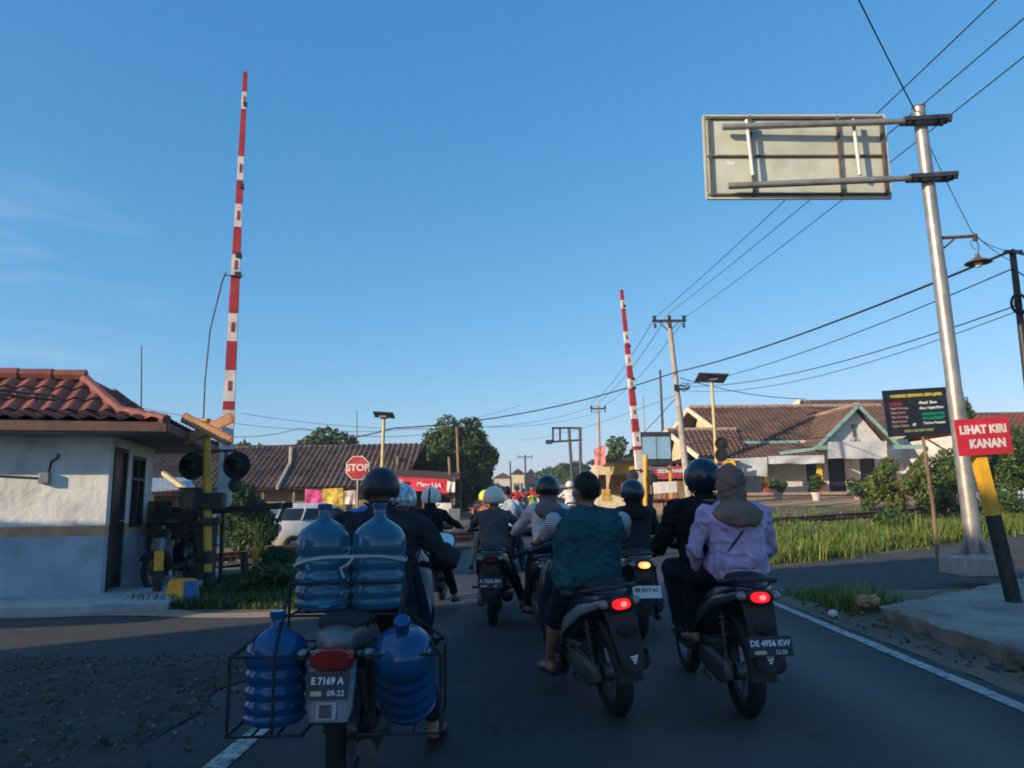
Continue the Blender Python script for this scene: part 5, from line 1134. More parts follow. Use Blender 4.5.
# far pale houses
for (px, py0, py1, w, Y, col, lab) in ((518, 474, 496, 2.2, 135, m_plastercream, 'far pale cream house by the road end'), (503, 478, 495, 3.2, 140, M('grey far plaster', (.45, .45, .45), .9), 'far grey low house left of the cream one'), (531, 474, 496, 1.6, 138, M('far pink', (.5, .2, .16), .9), 'far reddish house front right of the cream one')):
    p = at(px, py0, Y); g0 = terr(p.x, p.y); t = thing('far_house', lab, 'house', (p.x, p.y, g0), group='far houses at the road end'); h = p.z-g0
    b = NB(); box(b, (0, 2, h/2), (w, 4, h)); obj('wall', b, col, t); b = NB(); [box(b, (w*f, -.02, h*.6), (w*.16, .06, h*.2)) for f in (-.28, .0, .28)]; obj('window', b, m_glassdark, t)
    b = NB(); prism(b, [(-w*.6, h), (w*.6, h), (0, h+1.0)], 4.6, Matrix.Translation((0, 2, .01))); obj('roof', b, m_rust if w > 3 else m_darksteel, t)
for (px, Y, lab) in ((470, 75, 'dark roadside shed under the round tree'), (482, 90, 'pale roofed shed beyond the round tree'), (560, 90, 'low dark stall on the far right roadside')):
    p = at(px, 500, Y); t = thing('far_shed', lab, 'shed', (p.x, p.y, terr(p.x, p.y)), group='far roadside sheds'); b = NB(); box(b, (0, 1.5, 1.1), (3.0, 3, 2.2)); obj('wall', b, m_wood, t); b = NB(); box(b, (0, 1.3, 2.3), (3.5, 3.8, .12), rot=(.1, 0, 0)); obj('roof', b, m_steel, t); b = NB(); box(b, (.2, -.02, 1.0), (1.6, .06, 1.5)); obj('opening', b, m_blkpaint, t)  # black panel on the front wall stands for the shade inside
# ---------------------------------------------------------------- scooters (front is +Y, rear tyre touches the ground at the origin)
def wheel(root, name, c, Rr, r, spokes, lod=1):
    n = 32 if lod else 18
    t = Matrix.Translation(c) @ Matrix.Rotation(R(90), 4, 'Y')
    b = NB(); prof = []
    for k in range(12):
        a = 2*PI*k/12; prof.append((Rr-r+math.cos(a)*r, math.sin(a)*r*.92))
    rings = [[b.verts.new(t @ V((p*math.cos(2*PI*j/n), p*math.sin(2*PI*j/n), z))) for j in range(n)] for p, z in prof]
    for k in range(12):
        A, B = rings[k], rings[(k+1) % 12]
        for j in range(n): addface(b, [A[j], A[(j+1) % n], B[(j+1) % n], B[j]])
    wo = obj(name, b, m_rubber, root)
    b = NB(); ri = Rr-2*r+.012
    for z0_, z1_ in ((-.03, .03),):
        lathe(b, [(ri+.012, -.032), (ri-.012, -.030), (ri-.022, 0), (ri-.012, .030), (ri+.012, .032)], n, t, cap=False)
    lathe(b, [(.055, -.06), (.055, .06)], 14, t)
    for k in range(spokes):
        a = 2*PI*k/spokes
        p0_ = t @ V((.05*math.cos(a), .05*math.sin(a), 0)); p1_ = t @ V((ri*math.cos(a+.15), ri*math.sin(a+.15), 0)); tube(b, [p0_, p1_], .013 if spokes < 12 else .004, 5)
    obj('rim', b, m_alloy, wo, recalc=False)
    return wo
X = V((1, 0, 0)); Yv = V((0, 1, 0)); Zv = V((0, 0, 1))
def rg(y, z, w, h, pw=2.6, x=0): return (V((x, y, z)), X*w, Zv*h, pw)
def number_plate(root, c, w, h, tilt, l1, l2, white=False, yaw=0):
    b = NB(); Mx = Matrix.Translation(c) @ Matrix.Rotation(yaw, 4, 'Z') @ Matrix.Rotation(R(tilt), 4, 'X')
    vs = box(b, (0, 0, 0), (w, .006, h))
    if l1: text_into(b, l1, min(h*.46, w/len(l1)*1.75), Matrix.Translation((0, -.0045, h*.14)) @ TXT @ Matrix.Diagonal((.95, 1, 1, 1)), 1, .0008, bold=.0015)
    if l2: text_into(b, l2, h*.28, Matrix.Translation((w*.22, -.0045, -h*.3)) @ TXT, 1, .0008, bold=.0005)
    if l2 and not white: box(b, (-w*.25, -.004, -h*.3), (w*.26, .003, h*.17), mi=2)
    for v in b.verts: v.co = Mx @ v.co
    return obj('number_plate', b, [m_plateW if white else m_plate, m_plate if white else m_platetxt, M('plate sticker', (.45, .47, .25), .6)], root, smooth=False)
def mirrors(root, z, y, w, lod=1, only=None):
    for s in (-1, 1):
        if only and not only[(s+1)//2]: continue
        b = NB(); tube(b, [(s*.22, y, z-.16), (s*.27, y-.01, z-.03), (s*w, y-.02, z)], .007, 6); st = obj('mirror', b, m_black, root)
        mm = Matrix.Translation((s*w, y-.02, z+.02)) @ Matrix.Rotation(R(-10), 4, 'X') @ Matrix.Rotation(R(14)*s, 4, 'Z') 
        b = NB(); loft(b, [(mm @ V((0, .035, 0)), mm.to_3x3() @ X*.03, mm.to_3x3() @ Zv*.02, 2.4), (mm @ V((0, .02, 0)), mm.to_3x3() @ X*.075, mm.to_3x3() @ Zv*.05, 2.6), (mm @ V((0, -.006, 0)), mm.to_3x3() @ X*.084, mm.to_3x3() @ Zv*.056, 2.6)], 20); obj('mirror_shell', b, m_black, st)
        b = NB(); loft(b, [(mm @ V((0, -.006, 0)), mm.to_3x3() @ X*.076, mm.to_3x3() @ Zv*.048, 2.6), (mm @ V((0, -.010, 0)), mm.to_3x3() @ X*.074, mm.to_3x3() @ Zv*.046, 2.6)], 20); obj('mirror_glass', b, m_mirror, st)
m_bulb = {'red': M('glowing red bulb', (.8, .2, .2), .2, emit=(1, .09, .07), estr=2.2), 'amber': M('glowing amber bulb', (.8, .5, .2), .2, emit=(1, .6, .22), estr=2.0)}
def scooter(label, loc, yaw, body, plate=None, tail='red', white_plate=False, lean=0, lod=1, group='motor scooters waiting at the crossing', plate_dx=0.0, plate_yaw=0, accent=None, seatz=0.0, mir=(0, 0), emblem=False):
    root = thing('motor_scooter', label, 'motor scooter', loc, (0, R(lean), R(yaw)), group)
    wheel(root, 'rear_wheel', (0, 0, .275), .275, .058, 5, lod); wheel(root, 'front_wheel', (0, 1.24, .275), .275, .05, 5, lod)
    n = 20 if lod else 12; sz = seatz
    b = NB(); loft(b, [rg(-.33, .775+sz, .045, .02), rg(-.29, .77+sz, .092, .050), rg(-.18, .745+sz, .138, .085), rg(-.02, .705+sz, .168, .115), rg(.16, .645+sz, .182, .15), rg(.36, .57+sz, .182, .165), rg(.52, .49+sz, .165, .165), rg(.62, .42, .14, .12)], n); obj('body_cowl', b, body, root)
    b = NB()
    for s in (-1, 1): loft(b, [(V((s*.105, -.28, .745+sz)), X*.012, Zv*.02), (V((s*.172, -.02, .68+sz)), X*.013, Zv*.035), (V((s*.190, .30, .55+sz)), X*.012, Zv*.045), (V((s*.172, .55, .42)), X*.01, Zv*.03)], 10)
    obj('side_trim', b, accent or m_black, root)
    b = NB(); loft(b, [rg(-.24, .825+sz, .06, .018), rg(-.16, .832+sz, .11, .035), rg(.05, .822+sz, .135, .045), rg(.22, .80+sz, .14, .045), rg(.30, .775+sz, .135, .04), rg(.50, .762+sz, .12, .04), rg(.66, .757+sz, .08, .03), rg(.70, .755+sz, .04, .015)], n); obj('seat', b, m_blackmat, root)
    b = NB(); tube(b, [(.135, .02, .79+sz), (.15, -.16, .81+sz), (.11, -.31, .835+sz), (0, -.345, .84+sz), (-.11, -.31, .835+sz), (-.15, -.16, .81+sz), (-.135, .02, .79+sz)], .016, 8); obj('grab_rail', b, m_darksteel if lod else m_black, root)
    # tail lamp cluster
    ml = {'red': m_lens_red, 'amber': m_lens_amb, 'off': m_lens_redoff}[tail]
    b = NB(); loft(b, [rg(-.345, .735+sz, .055, .030, 2.4), rg(-.36, .735+sz, .05, .026, 2.4), rg(-.28, .74+sz, .075, .04, 2.4)][::-1], 18); obj('tail_light', b, ml, root)
    b = NB(); loft(b, [rg(-.30, .738+sz, .090, .050, 2.6), rg(-.335, .736+sz, .084, .046, 2.6), rg(-.338, .736+sz, .070, .036, 2.6)], 20); obj('lamp_bezel', b, m_black, root)
    if tail != 'off': b = NB(); ellipsoid(b, (.012, -.352, .735+sz), (.020, .012, .016)); obj('bulb', b, m_bulb[tail], root)
    for s in (-1, 1): b = NB(); ellipsoid(b, (s*.095, -.295, .74+sz), (.036, .05, .03), (0, 0, s*.5), 12, 8); obj('turn_signal', b, m_lens_clear, root)
    # mudguard that hangs behind the wheel
    b = NB(); 
    for k, (w0, y0, za, th) in enumerate(()): pass
    loft(b, [(V((0, -.28, .70+sz)), X*.10, Yv*.028, 4), (V((0, -.335, .60)), X*.092, Yv*.02, 4), (V((0, -.385, .48)), X*.085, Yv*.014, 4), (V((0, -.42, .40)), X*.072, Yv*.01, 4), (V((0, -.435, .365)), X*.05, Yv*.008, 4)], 16); mgd = obj('mudguard', b, m_blackmat, root)
    if emblem:
        b = NB(); eM = Matrix.Translation((.01, -.425, .425)) @ Matrix.Rotation(R(-24), 4, 'X')
        [prism(b, [(-.026+.006*q, .022-.018*q), (.028-.008*q, .028-.016*q), (.020-.008*q, .016-.016*q), (-.018+.006*q, .012-.018*q)], .004, eM) for q in range(3)]; obj('emblem', b, m_white, mgd, smooth=False)
    b = NB(); lathe(b, [(.022, 0), (.022, .012), (.015, .016)], 12, Matrix.Translation((0, -.372, .575)) @ Matrix.Rotation(R(102), 4, 'X')); obj('reflector', b, m_lens_redoff, root)
    if plate: number_plate(root, (plate_dx, -.415, .50), .265, .112, -16, plate[0], plate[1], white_plate, plate_yaw)
    b = NB(); rings = []
    for k_ in range(8):
        a_ = R(60+k_*17); rad = V((0, math.cos(a_), math.sin(a_))); rings.append((V((0, math.cos(a_)*.335, .275+math.sin(a_)*.335)), X*.082, rad*.012, 3))
    loft(b, rings, 12); obj('wheel_hugger', b, m_blackmat, root)
    b = NB(); tube(b, [(.06, .0, .28), (.10, -.12, .40), (.07, -.2, .58), (.03, -.1, .66)], .006, 5); tube(b, [(-.16, .30, .40), (-.18, .12, .44), (-.13, -.02, .36)], .007, 5); obj('brake_cable', b, m_black, root)
    b = NB(); box(b, (0, -.398, .595), (.12, .03, .035)); box(b, (0, -.40, .575), (.05, .02, .02)); obj('plate_lamp', b, m_black, root, bevel=.004)
    # engine, belt case, exhaust, shock
    b = NB(); loft(b, [(V((-.125, -.09, .285)), X*.03, Zv*.05, 3), (V((-.13, .02, .29)), X*.045, Zv*.09, 3), (V((-.13, .25, .31)), X*.045, Zv*.085, 3), (V((-.12, .45, .33)), X*.04, Zv*.08, 3), (V((-.11, .52, .33)), X*.02, Zv*.05, 3)], 16); box(b, (-.05, .33, .36), (.2, .32, .16)); obj('engine_case', b, M('engine grey', (.10, .10, .10), .5, .5, var=.25, dirt=.4), root, bevel=.008)
    b = NB(); tube(b, [(.09, .55, .27), (.12, .35, .23), (.14, .22, .25)], .02, 8); tube(b, [(.145, .24, .27), (.155, .18, .28), (.16, -.14, .34), (.16, -.20, .35)], [.03, .052, .056, .035], 14); obj('exhaust', b, m_blackmat, root)
    b = NB(); box(b, (.215, .02, .335), (.012, .30, .09), rot=(R(-9), 0, 0)); obj('heat_shield', b, m_darksteel, root, bevel=.004)
    b = NB(); tube(b, [(-.125, -.05, .31), (-.12, .03, .66+sz)], .014, 8)
    pts = [V((-.125, -.05, .31)).lerp(V((-.12, .03, .66+sz)), .25+.65*k/40)+V((.028*math.cos(k*1.1), .028*math.sin(k*1.1), 0)) for k in range(41)]; tube(b, pts, .006, 5); obj('shock_absorber', b, m_darksteel, root)
    # floor board, leg shield, steering
    b = NB(); loft(b, [rg(.56, .34, .155, .05, 4), rg(.75, .30, .165, .035, 4), rg(.98, .32, .16, .05, 4)], 16); obj('floorboard', b, m_blackmat, root)
    b = NB(); loft(b, [(V((0, .98, .30)), X*.17, Yv*.05, 3), (V((0, 1.03, .45)), X*.185, Yv*.06, 3), (V((0, 1.02, .65)), X*.17, Yv*.075, 3), (V((0, .99, .82)), X*.13, Yv*.08, 3), (V((0, .965, .90)), X*.07, Yv*.05, 3)], 18); obj('leg_shield', b, body, root)
    b = NB(); loft(b, [(V((0, 1.12, .55)), X*.10, Yv*.04, 2.5), (V((0, 1.11, .66)), X*.13, Yv*.05, 2.5), (V((0, 1.07, .78)), X*.08, Yv*.04, 2.5)], 14); obj('headlight', b, m_lens_clear, root)
    b = NB(); loft(b, [(V((-.20, .93, 1.0)), Yv*.03, Zv*.025), (V((-.12, .95, 1.01)), Yv*.055, Zv*.05), (V((0, .965, 1.02)), Yv*.07, Zv*.065), (V((.12, .95, 1.01)), Yv*.055, Zv*.05), (V((.20, .93, 1.0)), Yv*.03, Zv*.025)], 14); tube(b, [(0, .98, .86), (0, .965, 1.0)], .04, 8); obj('handlebar_cover', b, body, root)
    b = NB(); tube(b, [(-.35, .86, .985), (-.2, .93, 1.0), (0, .96, 1.0), (.2, .93, 1.0), (.35, .86, .985)], .012, 8); hb = obj('handlebar', b, m_steel, root)
    for s in (-1, 1): b = NB(); tube(b, [(s*.23, .917, .998), (s*.355, .858, .985)], .019, 10); tube(b, [(s*.2, .98, .99), (s*.33, .93, .985)], .006, 5); obj('grip', b, m_rubber, hb)
    mirrors(root, 1.19, .93, .33, lod, mir)
    b = NB(); tube(b, [(-.07, 1.24, .28), (-.07, 1.11, .62)], .02, 8); tube(b, [(.07, 1.24, .28), (.07, 1.11, .62)], .02, 8); obj('fork', b, m_steel, root)
    b = NB(); rings = []
    for k in range(7):
        a = R(35+k*20); c = V((0, 1.24+math.cos(a)*.315, .275+math.sin(a)*.315)); rad = V((0, math.cos(a), math.sin(a))); rings.append((c, X*.065, rad*.012, 3))
    loft(b, rings, 12); obj('front_mudguard', b, body, root)
    b = NB(); tube(b, [(-.12, .36, .24), (-.17, .30, .20), (-.18, .12, .21)], .012, 6); obj('side_stand', b, m_darksteel, root)
    b = NB(); 
    for s in (-1, 1): tube(b, [(s*.14, .40, .36), (s*.26, .38, .37)], .014, 8)
    obj('foot_peg', b, m_rubber, root)
    return root

# ---------------------------------------------------------------- people
def ik(a, b_, l1, l2, pole):
    a, b_, pole = V(a), V(b_), V(pole); d = b_-a; L = min(d.length, (l1+l2)*.995)
    if d.length > L: b_ = a+d.normalized()*L
    dn = d.normalized(); x = (l1*l1-l2*l2+L*L)/(2*L); h = math.sqrt(max(0, l1*l1-x*x)); pl = pole-dn*pole.dot(dn)
    if pl.length < 1e-4: pl = V((0, 1, 0))
    return a+dn*x+pl.normalized()*h, b_
def hand(bm, w, f, nrm, side, curl, s=1.0):
    """palm from wrist w along f; fingers bend toward nrm"""
    f = V(f).normalized(); nrm = V(nrm); nrm = (nrm-f*nrm.dot(f)).normalized(); x = f.cross(nrm)*side
    w = V(w)
    loft(bm, [(w-f*.01, x*.024*s, nrm*.017*s, 2.5), (w+f*.03*s, x*.036*s, nrm*.016*s, 3), (w+f*.085*s, x*.041*s, nrm*.014*s, 3), (w+f*.095*s, x*.036*s, nrm*.010*s, 3)], 14)
    for k, (off, ln) in enumerate(((-.030, .062), (-.010, .072), (.011, .068), (.031, .052))):
        p = w+f*.082*s+x*off*s; q = f
        for j, fr in enumerate((.45, .32, .23)):
            an = curl*(.55+.45*j) if j else curl*.55
            q = (f*math.cos(an)+nrm*math.sin(an)+x*off*1.2).normalized() if j == 0 else (q*math.cos(curl*.75)+ (nrm*math.cos(an*1.2)-f*math.sin(an*1.2))*math.sin(curl*.75)).normalized()
            e = p+q*ln*fr*s; cap_limb(bm, p, e, (.0095-.001*j)*s, (.0088-.001*j)*s, 9); p = e
    p = w+f*.025*s-x*.030*s; e = p+(f*.6-x*.55+nrm*.5).normalized()*.042*s; cap_limb(bm, p, e, .013*s, .0105*s, 9); cap_limb(bm, e, e+(f*.7-x*.05+nrm*.75).normalized()*.032*s, .0105*s, .009*s, 9)
def folds(b, amp, seed):
    from mathutils import noise
    b.normal_update(); o = V((seed*3.1, seed*1.7, seed))
    mv = []
    for v in b.verts:
        p = v.co; q = V((p.x*9, p.y*9, p.z*16))+o
        w1 = noise.noise(q+V((0, 0, 3*noise.noise(p*5+o)))); r = 1-abs(noise.noise(V((p.x*13+p.z*7, p.y*13, p.z*11))+o*2))*2
        mv.append(v.normal*(amp*(.7*w1+.5*max(0, r)**2)))
    for v, d in zip(b.verts, mv): v.co += d
    return b
def person(label, loc, yaw, hip, top, hands, feet, lean=8, shirt=None, trousers=None, sleeve=1.0, leg=1.0, helmet=None, scarf=None, shoes=None, hair='short', wide=1.0, vox=.009, group=None, look=(0, 0), skin=None, hipw=1.0, kneeout=(.25, .25), sleevemat=None, bag=None, vest=None, hunch=0.0, collar=False, hs=1.0, mirror_dummy=0, elbow=(0.5, 0.5), mask=False, roll=0):
    """seated rider; points are in the person's own frame: +Y forward, origin on the ground"""
    root = thing('person', label, 'person', loc, (0, 0, R(yaw)), group)
    hip = V(hip); a = R(lean); up = V((math.sin(R(roll)), math.sin(a), math.cos(a)*math.cos(R(roll)))).normalized(); fw = V((0, math.cos(a), -math.sin(a)))
    k = (top-hip.z-(.03 if helmet else .01))/(.44*math.cos(a)+.300); k = max(.8, min(1.15, k))
    H = .44*k
    def spine(z, fwd=0): return hip+up*z*k+fw*(fwd*k - hunch*(z/.44)**2*.0)
    w_ = wide*k
    ringsT = [(-.10, .105, .085), (-.05, .150*hipw/wide, .115), (.03, .165*hipw/wide, .125), (.12, .152, .118), (.22, .158, .118), (.32, .172, .120), (.39, .180, .108), (.435, .160, .088), (.465, .105, .068), (.49, .062, .056)]
    def torso(bm, off, lo=-9, hi=9):
        rs = []
        for z, rx, ry in ringsT:
            if lo <= z <= hi: q = .86 if off == 0 and z > .25 else 1.0; rs.append((spine(z, -.015*q if z > .3 else 0), X*(rx*w_*q+off), fw*(ry*(k*.6+w_*.4)*q+off), 2.3))
        loft(bm, rs, 22)
    sh = [spine(.405)+X*s*.185*w_ for s in (-1, 1)]
    hp = [hip+X*s*.095*k*hipw for s in (-1, 1)]
    ua, fa, th, sn = .285*k, .255*k, .42*k, .415*k
    body = NB(); torso(body, 0); shirt_b = NB(); tr = NB()
    shirt_off = .021
    torso(shirt_b, shirt_off+.004, lo=-.12, hi=.47)
    torso(tr, .006, hi=.035)
    hc_ = spine(.44)+V((0, .03, 0)); headc = hip+up*(.44*k)+V((look[0]*0, .042, .190*k))
    nk0 = spine(.44); cap_limb(body, nk0, headc-V((0, .01, .07)), .064*k, .056*k)
    for s in (-1, 1): cap_limb(body, spine(.47)+X*s*.03, sh[(s+1)//2]+up*.022-X*s*.02, .050*k, .040*k); cap_limb(shirt_b, spine(.455)+X*s*.03, sh[(s+1)//2]+up*.020-X*s*.02, .062*k, .058*k)
    if collar: loft(shirt_b, [(spine(.43), X*.10, fw*.085, 2), (spine(.50)+V((0, .012, 0)), X*.068, fw*.070, 2), (spine(.535)+V((0, .02, 0)), X*.064, fw*.066, 2), (spine(.565)+V((0, .028, 0)), X*.062, fw*.064, 2)], 18)
    hr = Matrix.Rotation(R(look[0]), 3, 'Z') @ Matrix.Rotation(R(look[1]), 3, 'X')
    ks = .96*hs
    def hpt(x, y, z): return headc+hr @ V((x*ks, y*ks, z*ks))
    for (c, r) in (((0, -.012, .02), (.077, .092, .098)), ((0, .018, -.045), (.060, .072, .068)), ((0, .045, -.085), (.034, .03, .026))):
        ellipsoid(body, hpt(*c), V(r)*ks, (R(look[1]), 0, R(look[0])), 18, 12)
    cap_limb(body, hpt(0, .085, .02), hpt(0, .102, -.018), .009, .014, 8)
    for s in (-1, 1):
        ellipsoid(body, hpt(s*.083, -.012, -.008), (.013, .021, .033), (0, 0, R(look[0])-s*.3), 10, 8)
        ellipsoid(body, hpt(s*.030, .074, .018), (.015, .01, .009), None, 8, 6)
    ellipsoid(body, hpt(0, .078, -.055), (.024, .012, .011), None, 10, 6)
    slb = [NB(), NB()] if sleevemat else [shirt_b, shirt_b]
    for i, s in enumerate((-1, 1)):
        hd_ = hands[i]; W = V(hd_[0]); el, W = ik(sh[i], W, ua, fa, V((s*elbow[i], -.25, -.8)))
        ellipsoid(body, sh[i], (.062*k, .06*k, .06*k)); cap_limb(body, sh[i], el, .050*k, .041*k); cap_limb(body, el, W, .041*k, .027*k)
        hand(body, W, hd_[1], hd_[2], -s, hd_[3], .95*k)
        f_sl = sleeve
        tgt = slb[i]
        ellipsoid(tgt, sh[i], (.080*k, .078*k, .078*k))
        if f_sl > 1: cap_limb(tgt, sh[i], el, .069*k, .056*k); cap_limb(tgt, el, el.lerp(W, f_sl-1), .057*k, .045*k if f_sl > 1.9 else .052*k)
        else: cap_limb(tgt, sh[i], sh[i].lerp(el, f_sl), .069*k, .064*k)
        ft = feet[i]; A = V(ft[0]); kn, A = ik(hp[i], A, th, sn, V((s*kneeout[i], 1.0, .45)))
        cap_limb(body, hp[i], kn, .082*k, .055*k); cap_limb(body, kn, kn.lerp(A, .35), .053*k, .056*k); cap_limb(body, kn.lerp(A, .35), A, .055*k, .036*k)
        fd = V(ft[1]).normalized(); fd2 = V((fd.x, fd.y, fd.z))
        heel = A-V((0, 0, .045))-fd*.03; toe = A-V((0, 0, .060))+fd*.15
        cap_limb(body, heel, toe, .032, .026); cap_limb(body, heel+V((.0, 0, 0)), A, .034, .036)
        for q in (-.02, 0, .02): cap_limb(body, toe+X*q, toe+X*q+fd*.03, .013, .010, 8)
        if shoes == 'shoe':
            shoe_b = NB(); cap_limb(shoe_b, heel-fd*.005, toe+fd*.02, .041, .036); cap_limb(shoe_b, heel+V((0, 0, .02)), A.lerp(toe, .25), .042, .04)
            obj('shoe', remesh(shoe_b, max(vox, .009), 2), m_black, root)
        if leg > 1: cap_limb(tr, hp[i], kn, .098*k, .074*k); cap_limb(tr, kn, kn.lerp(A, leg-1), .074*k, .058*k)
        else: cap_limb(tr, hp[i], hp[i].lerp(kn, leg), .102*k, .092*k)
    rt = remesh(body, vox, 3); bo = obj('body', rt, skin or m_skin, root)
    obj('shirt', folds(remesh(shirt_b, vox*1.15, 4), .027 if vox < .0095 else .016, len(label)), shirt, root)
    if sleevemat:
        for sb in slb: obj('sleeve', folds(remesh(sb, vox*1.1, 3), .006, 3), sleevemat, root)
    obj('trousers', folds(remesh(tr, vox*1.15, 4), .010, len(label)+2), trousers, root)
    if shoes == 'sandal':
        if True:
            for i in (0, 1):
                shoe_b = NB()
                A = ik(hp[i], V(feet[i][0]), th, sn, V((0, 1, .4)))[1]; fd = V(feet[i][1]).normalized(); rx = fd.cross(Zv).normalized()
                c0 = A-V((0, 0, .082))
                loft(shoe_b, [(c0-fd*.075, rx*.03, Zv*.010, 3), (c0, rx*.038, Zv*.010, 3), (c0+fd*.12-V((0, 0, .012)), rx*.047, Zv*.010, 3), (c0+fd*.19-V((0, 0, .014)), rx*.03, Zv*.010, 3)], 14)
                tube(shoe_b, [c0+fd*.05+rx*.04, c0+fd*.09+V((0, 0, .055)), c0+fd*.05-rx*.04], .008, 6); obj('sandal', shoe_b, m_rubber, root)
    E = Matrix.Translation(headc) @ hr.to_4x4()
    if vest:
        b = NB(); rs = []
        for z, rx, ry in ringsT:
            if -.06 <= z <= .45: rs.append((spine(z, -.015 if z > .3 else 0), X*(rx*w_+.030)*(1 if z < .36 else .93), fw*(ry*(k*.6+w_*.4)+.032), 2.3))
        loft(b, rs, 22)
        for s in (-1, 1): cap_limb(b, spine(.455)+X*s*.03, sh[(s+1)//2]+up*.016-X*s*.06, .072*k, .072*k)
        obj('vest', folds(remesh(b, vox*1.15, 4), .022, 5), vest, root)
    if scarf:
        b = NB()
        ellipsoid(b, E @ V((0, -.018, .018)), (.093, .108, .118), (R(look[1]), 0, R(look[0])), 20, 14)
        loft(b, [(E @ V((0, -.03, -.02)), X*.090, Yv*.095, 2), (headc+V((0, -.030, -.085)), X*.082, Yv*.084, 2), (spine(.50), X*.092*w_, fw*.092, 2), (spine(.465), X*.145*w_, fw*.128, 2.2), (spine(.415, -.02), X*.188*w_, fw*.168, 2.2), (spine(.36, -.03), X*.172*w_, fw*.178, 2.0), (spine(.315, -.035), X*.115*w_, fw*.172, 2)], 24)
        obj('headscarf', folds(remesh(b, vox*1.1, 4), .020, len(label)), scarf, root)
    if hair and not helmet and not scarf:
        b = NB(); ellipsoid(b, E @ (V((0, -.018, .034))*hs), V((.0755, .090, .085))*hs, (R(look[1]), 0, R(look[0])), 20, 14); ellipsoid(b, E @ (V((0, -.048, -.004))*hs), V((.062, .048, .046))*hs, (R(look[1]), 0, R(look[0])), 16, 10)
        hb_ = remesh(b, .010, 3)
        for v in list(hb_.verts):
            q = E.inverted() @ v.co
            v.co += (v.co-headc).normalized()*rng.uniform(-.003, .004)
        hv = [(v.co.copy(), v.normal.copy()) for v in hb_.verts]
        for q_ in range(2600):
            c_, n_ = random.choice(hv); t_ = n_.cross(V((random.gauss(0, 1), random.gauss(0, 1), random.gauss(0, 1)))).normalized(); d_ = (n_*.6+V((0, -.3, -.6))+t_*.5).normalized()*random.uniform(.003, .008); c_ = c_+t_*random.uniform(-.006, .006)
            addface(hb_, [hb_.verts.new(c_-t_*.0012), hb_.verts.new(c_+t_*.0012), hb_.verts.new(c_+n_*.004+d_)])
        obj('hair', hb_, m_hair, root, recalc=False)
    if helmet:
        sc = 1.0
        b = NB(); n, m = 26, 16; rings = []
        rx, ry, rz = .128, .150, .138
        cz = .022
        rx, ry, rz = rx*helmet.get('s', 1), ry*helmet.get('s', 1), rz*helmet.get('s', 1)
        top_v = b.verts.new(E @ V((0, -.01, cz+rz)))
        full = helmet.get('full', False)
        zlow = R(138) if full else R(117)
        for i in range(1, m+1):
            ph = zlow*i/m; ring = []
            for j in range(n):
                th_ = 2*PI*j/n; x = rx*math.sin(ph)*math.cos(th_); y = -.012+ry*math.sin(ph)*math.sin(th_); z = cz+rz*math.cos(ph)
                ring.append(b.verts.new(E @ V((x, y, z))))
            rings.append(ring)
        for j in range(n): addface(b, [top_v, rings[0][j], rings[0][(j+1) % n]], 0)
        for i, (A_, B_) in enumerate(zip(rings, rings[1:])):
            for j in range(n):
                thm = 2*PI*(j+.5)/n; front = math.sin(thm) > .55 and i > m*.58
                if not front:
                    mi = 0
                    if helmet.get('stripe') and abs(math.cos(thm)) < .22*1.0: mi = 1
                    if helmet.get('rim') and i > m-3: mi = 1
                    addface(b, [A_[j], B_[j], B_[(j+1) % n], A_[(j+1) % n]], mi)
        bmesh.ops.recalc_face_normals(b, faces=b.faces)
        bmesh.ops.solidify(b, geom=b.faces[:], thickness=.014)
        ho = obj('helmet', b, [helmet['mat'], helmet.get('mat2', m_black)], root)
        b = NB(); vr_ = []
        for i in range(7):
            ph = R(62+i*9); vr_.append([b.verts.new(E @ V((1.03*rx*math.sin(ph)*math.cos(a_), -.012+1.05*ry*math.sin(ph)*math.sin(a_), cz+rz*math.cos(ph)))) for a_ in [R(22+136*q/14) for q in range(15)]])
        for A_, B_ in zip(vr_, vr_[1:]):
            for q in range(14): addface(b, [A_[q], A_[q+1], B_[q+1], B_[q]])
        bmesh.ops.solidify(b, geom=b.faces[:], thickness=.003); obj('visor', b, m_glassdark, ho)
        b = NB(); tube(b, [E @ V((s_*.098, .03, -.06)) if s_ else E @ V((0, .055, -.128)) for s_ in (-1, 0, 1)], .008, 6); obj('chin_strap', b, m_black, ho)
        if helmet.get('badge'):
            b = NB(); bp_ = E @ V(helmet['badge']); dq = (bp_-(E @ V((0, -.012, cz)))).normalized(); bp_ += dq*.012; qz = dq.to_track_quat('Z', 'Y').to_matrix()
            loft(b, [(bp_-dq*.004, qz @ X*.034, qz @ Yv*.014), (bp_+dq*.0005, qz @ X*.034, qz @ Yv*.014)], 16); loft(b, [(bp_, qz @ X*.024, qz @ Yv*.007), (bp_+dq*.0015, qz @ X*.024, qz @ Yv*.007)], 16, mi=1); obj('badge', b, [m_white, m_black], ho)
    if bag:
        b = NB(); pts = []
        for f_ in np.linspace(0, 1, 11):
            z = .42-.40*f_; x = (.10-.27*f_)*w_; rr = np.interp(z, [r[0] for r in ringsT], [r[2] for r in ringsT]); rxx = np.interp(z, [r[0] for r in ringsT], [r[1] for r in ringsT])
            yy = -math.sqrt(max(.05, 1-(x/(rxx*w_+.03))**2))*(rr*k+.034); pts.append(spine(z)+X*x+fw*yy)
        tube(b, pts, .008, 6); obj('bag_strap', b, m_black, root)
    return root

GRIP = lambda x, y, z, f=(0, 1, .05), n=(0, 0, -1), c=1.15: ((x, y, z), f, n, c)
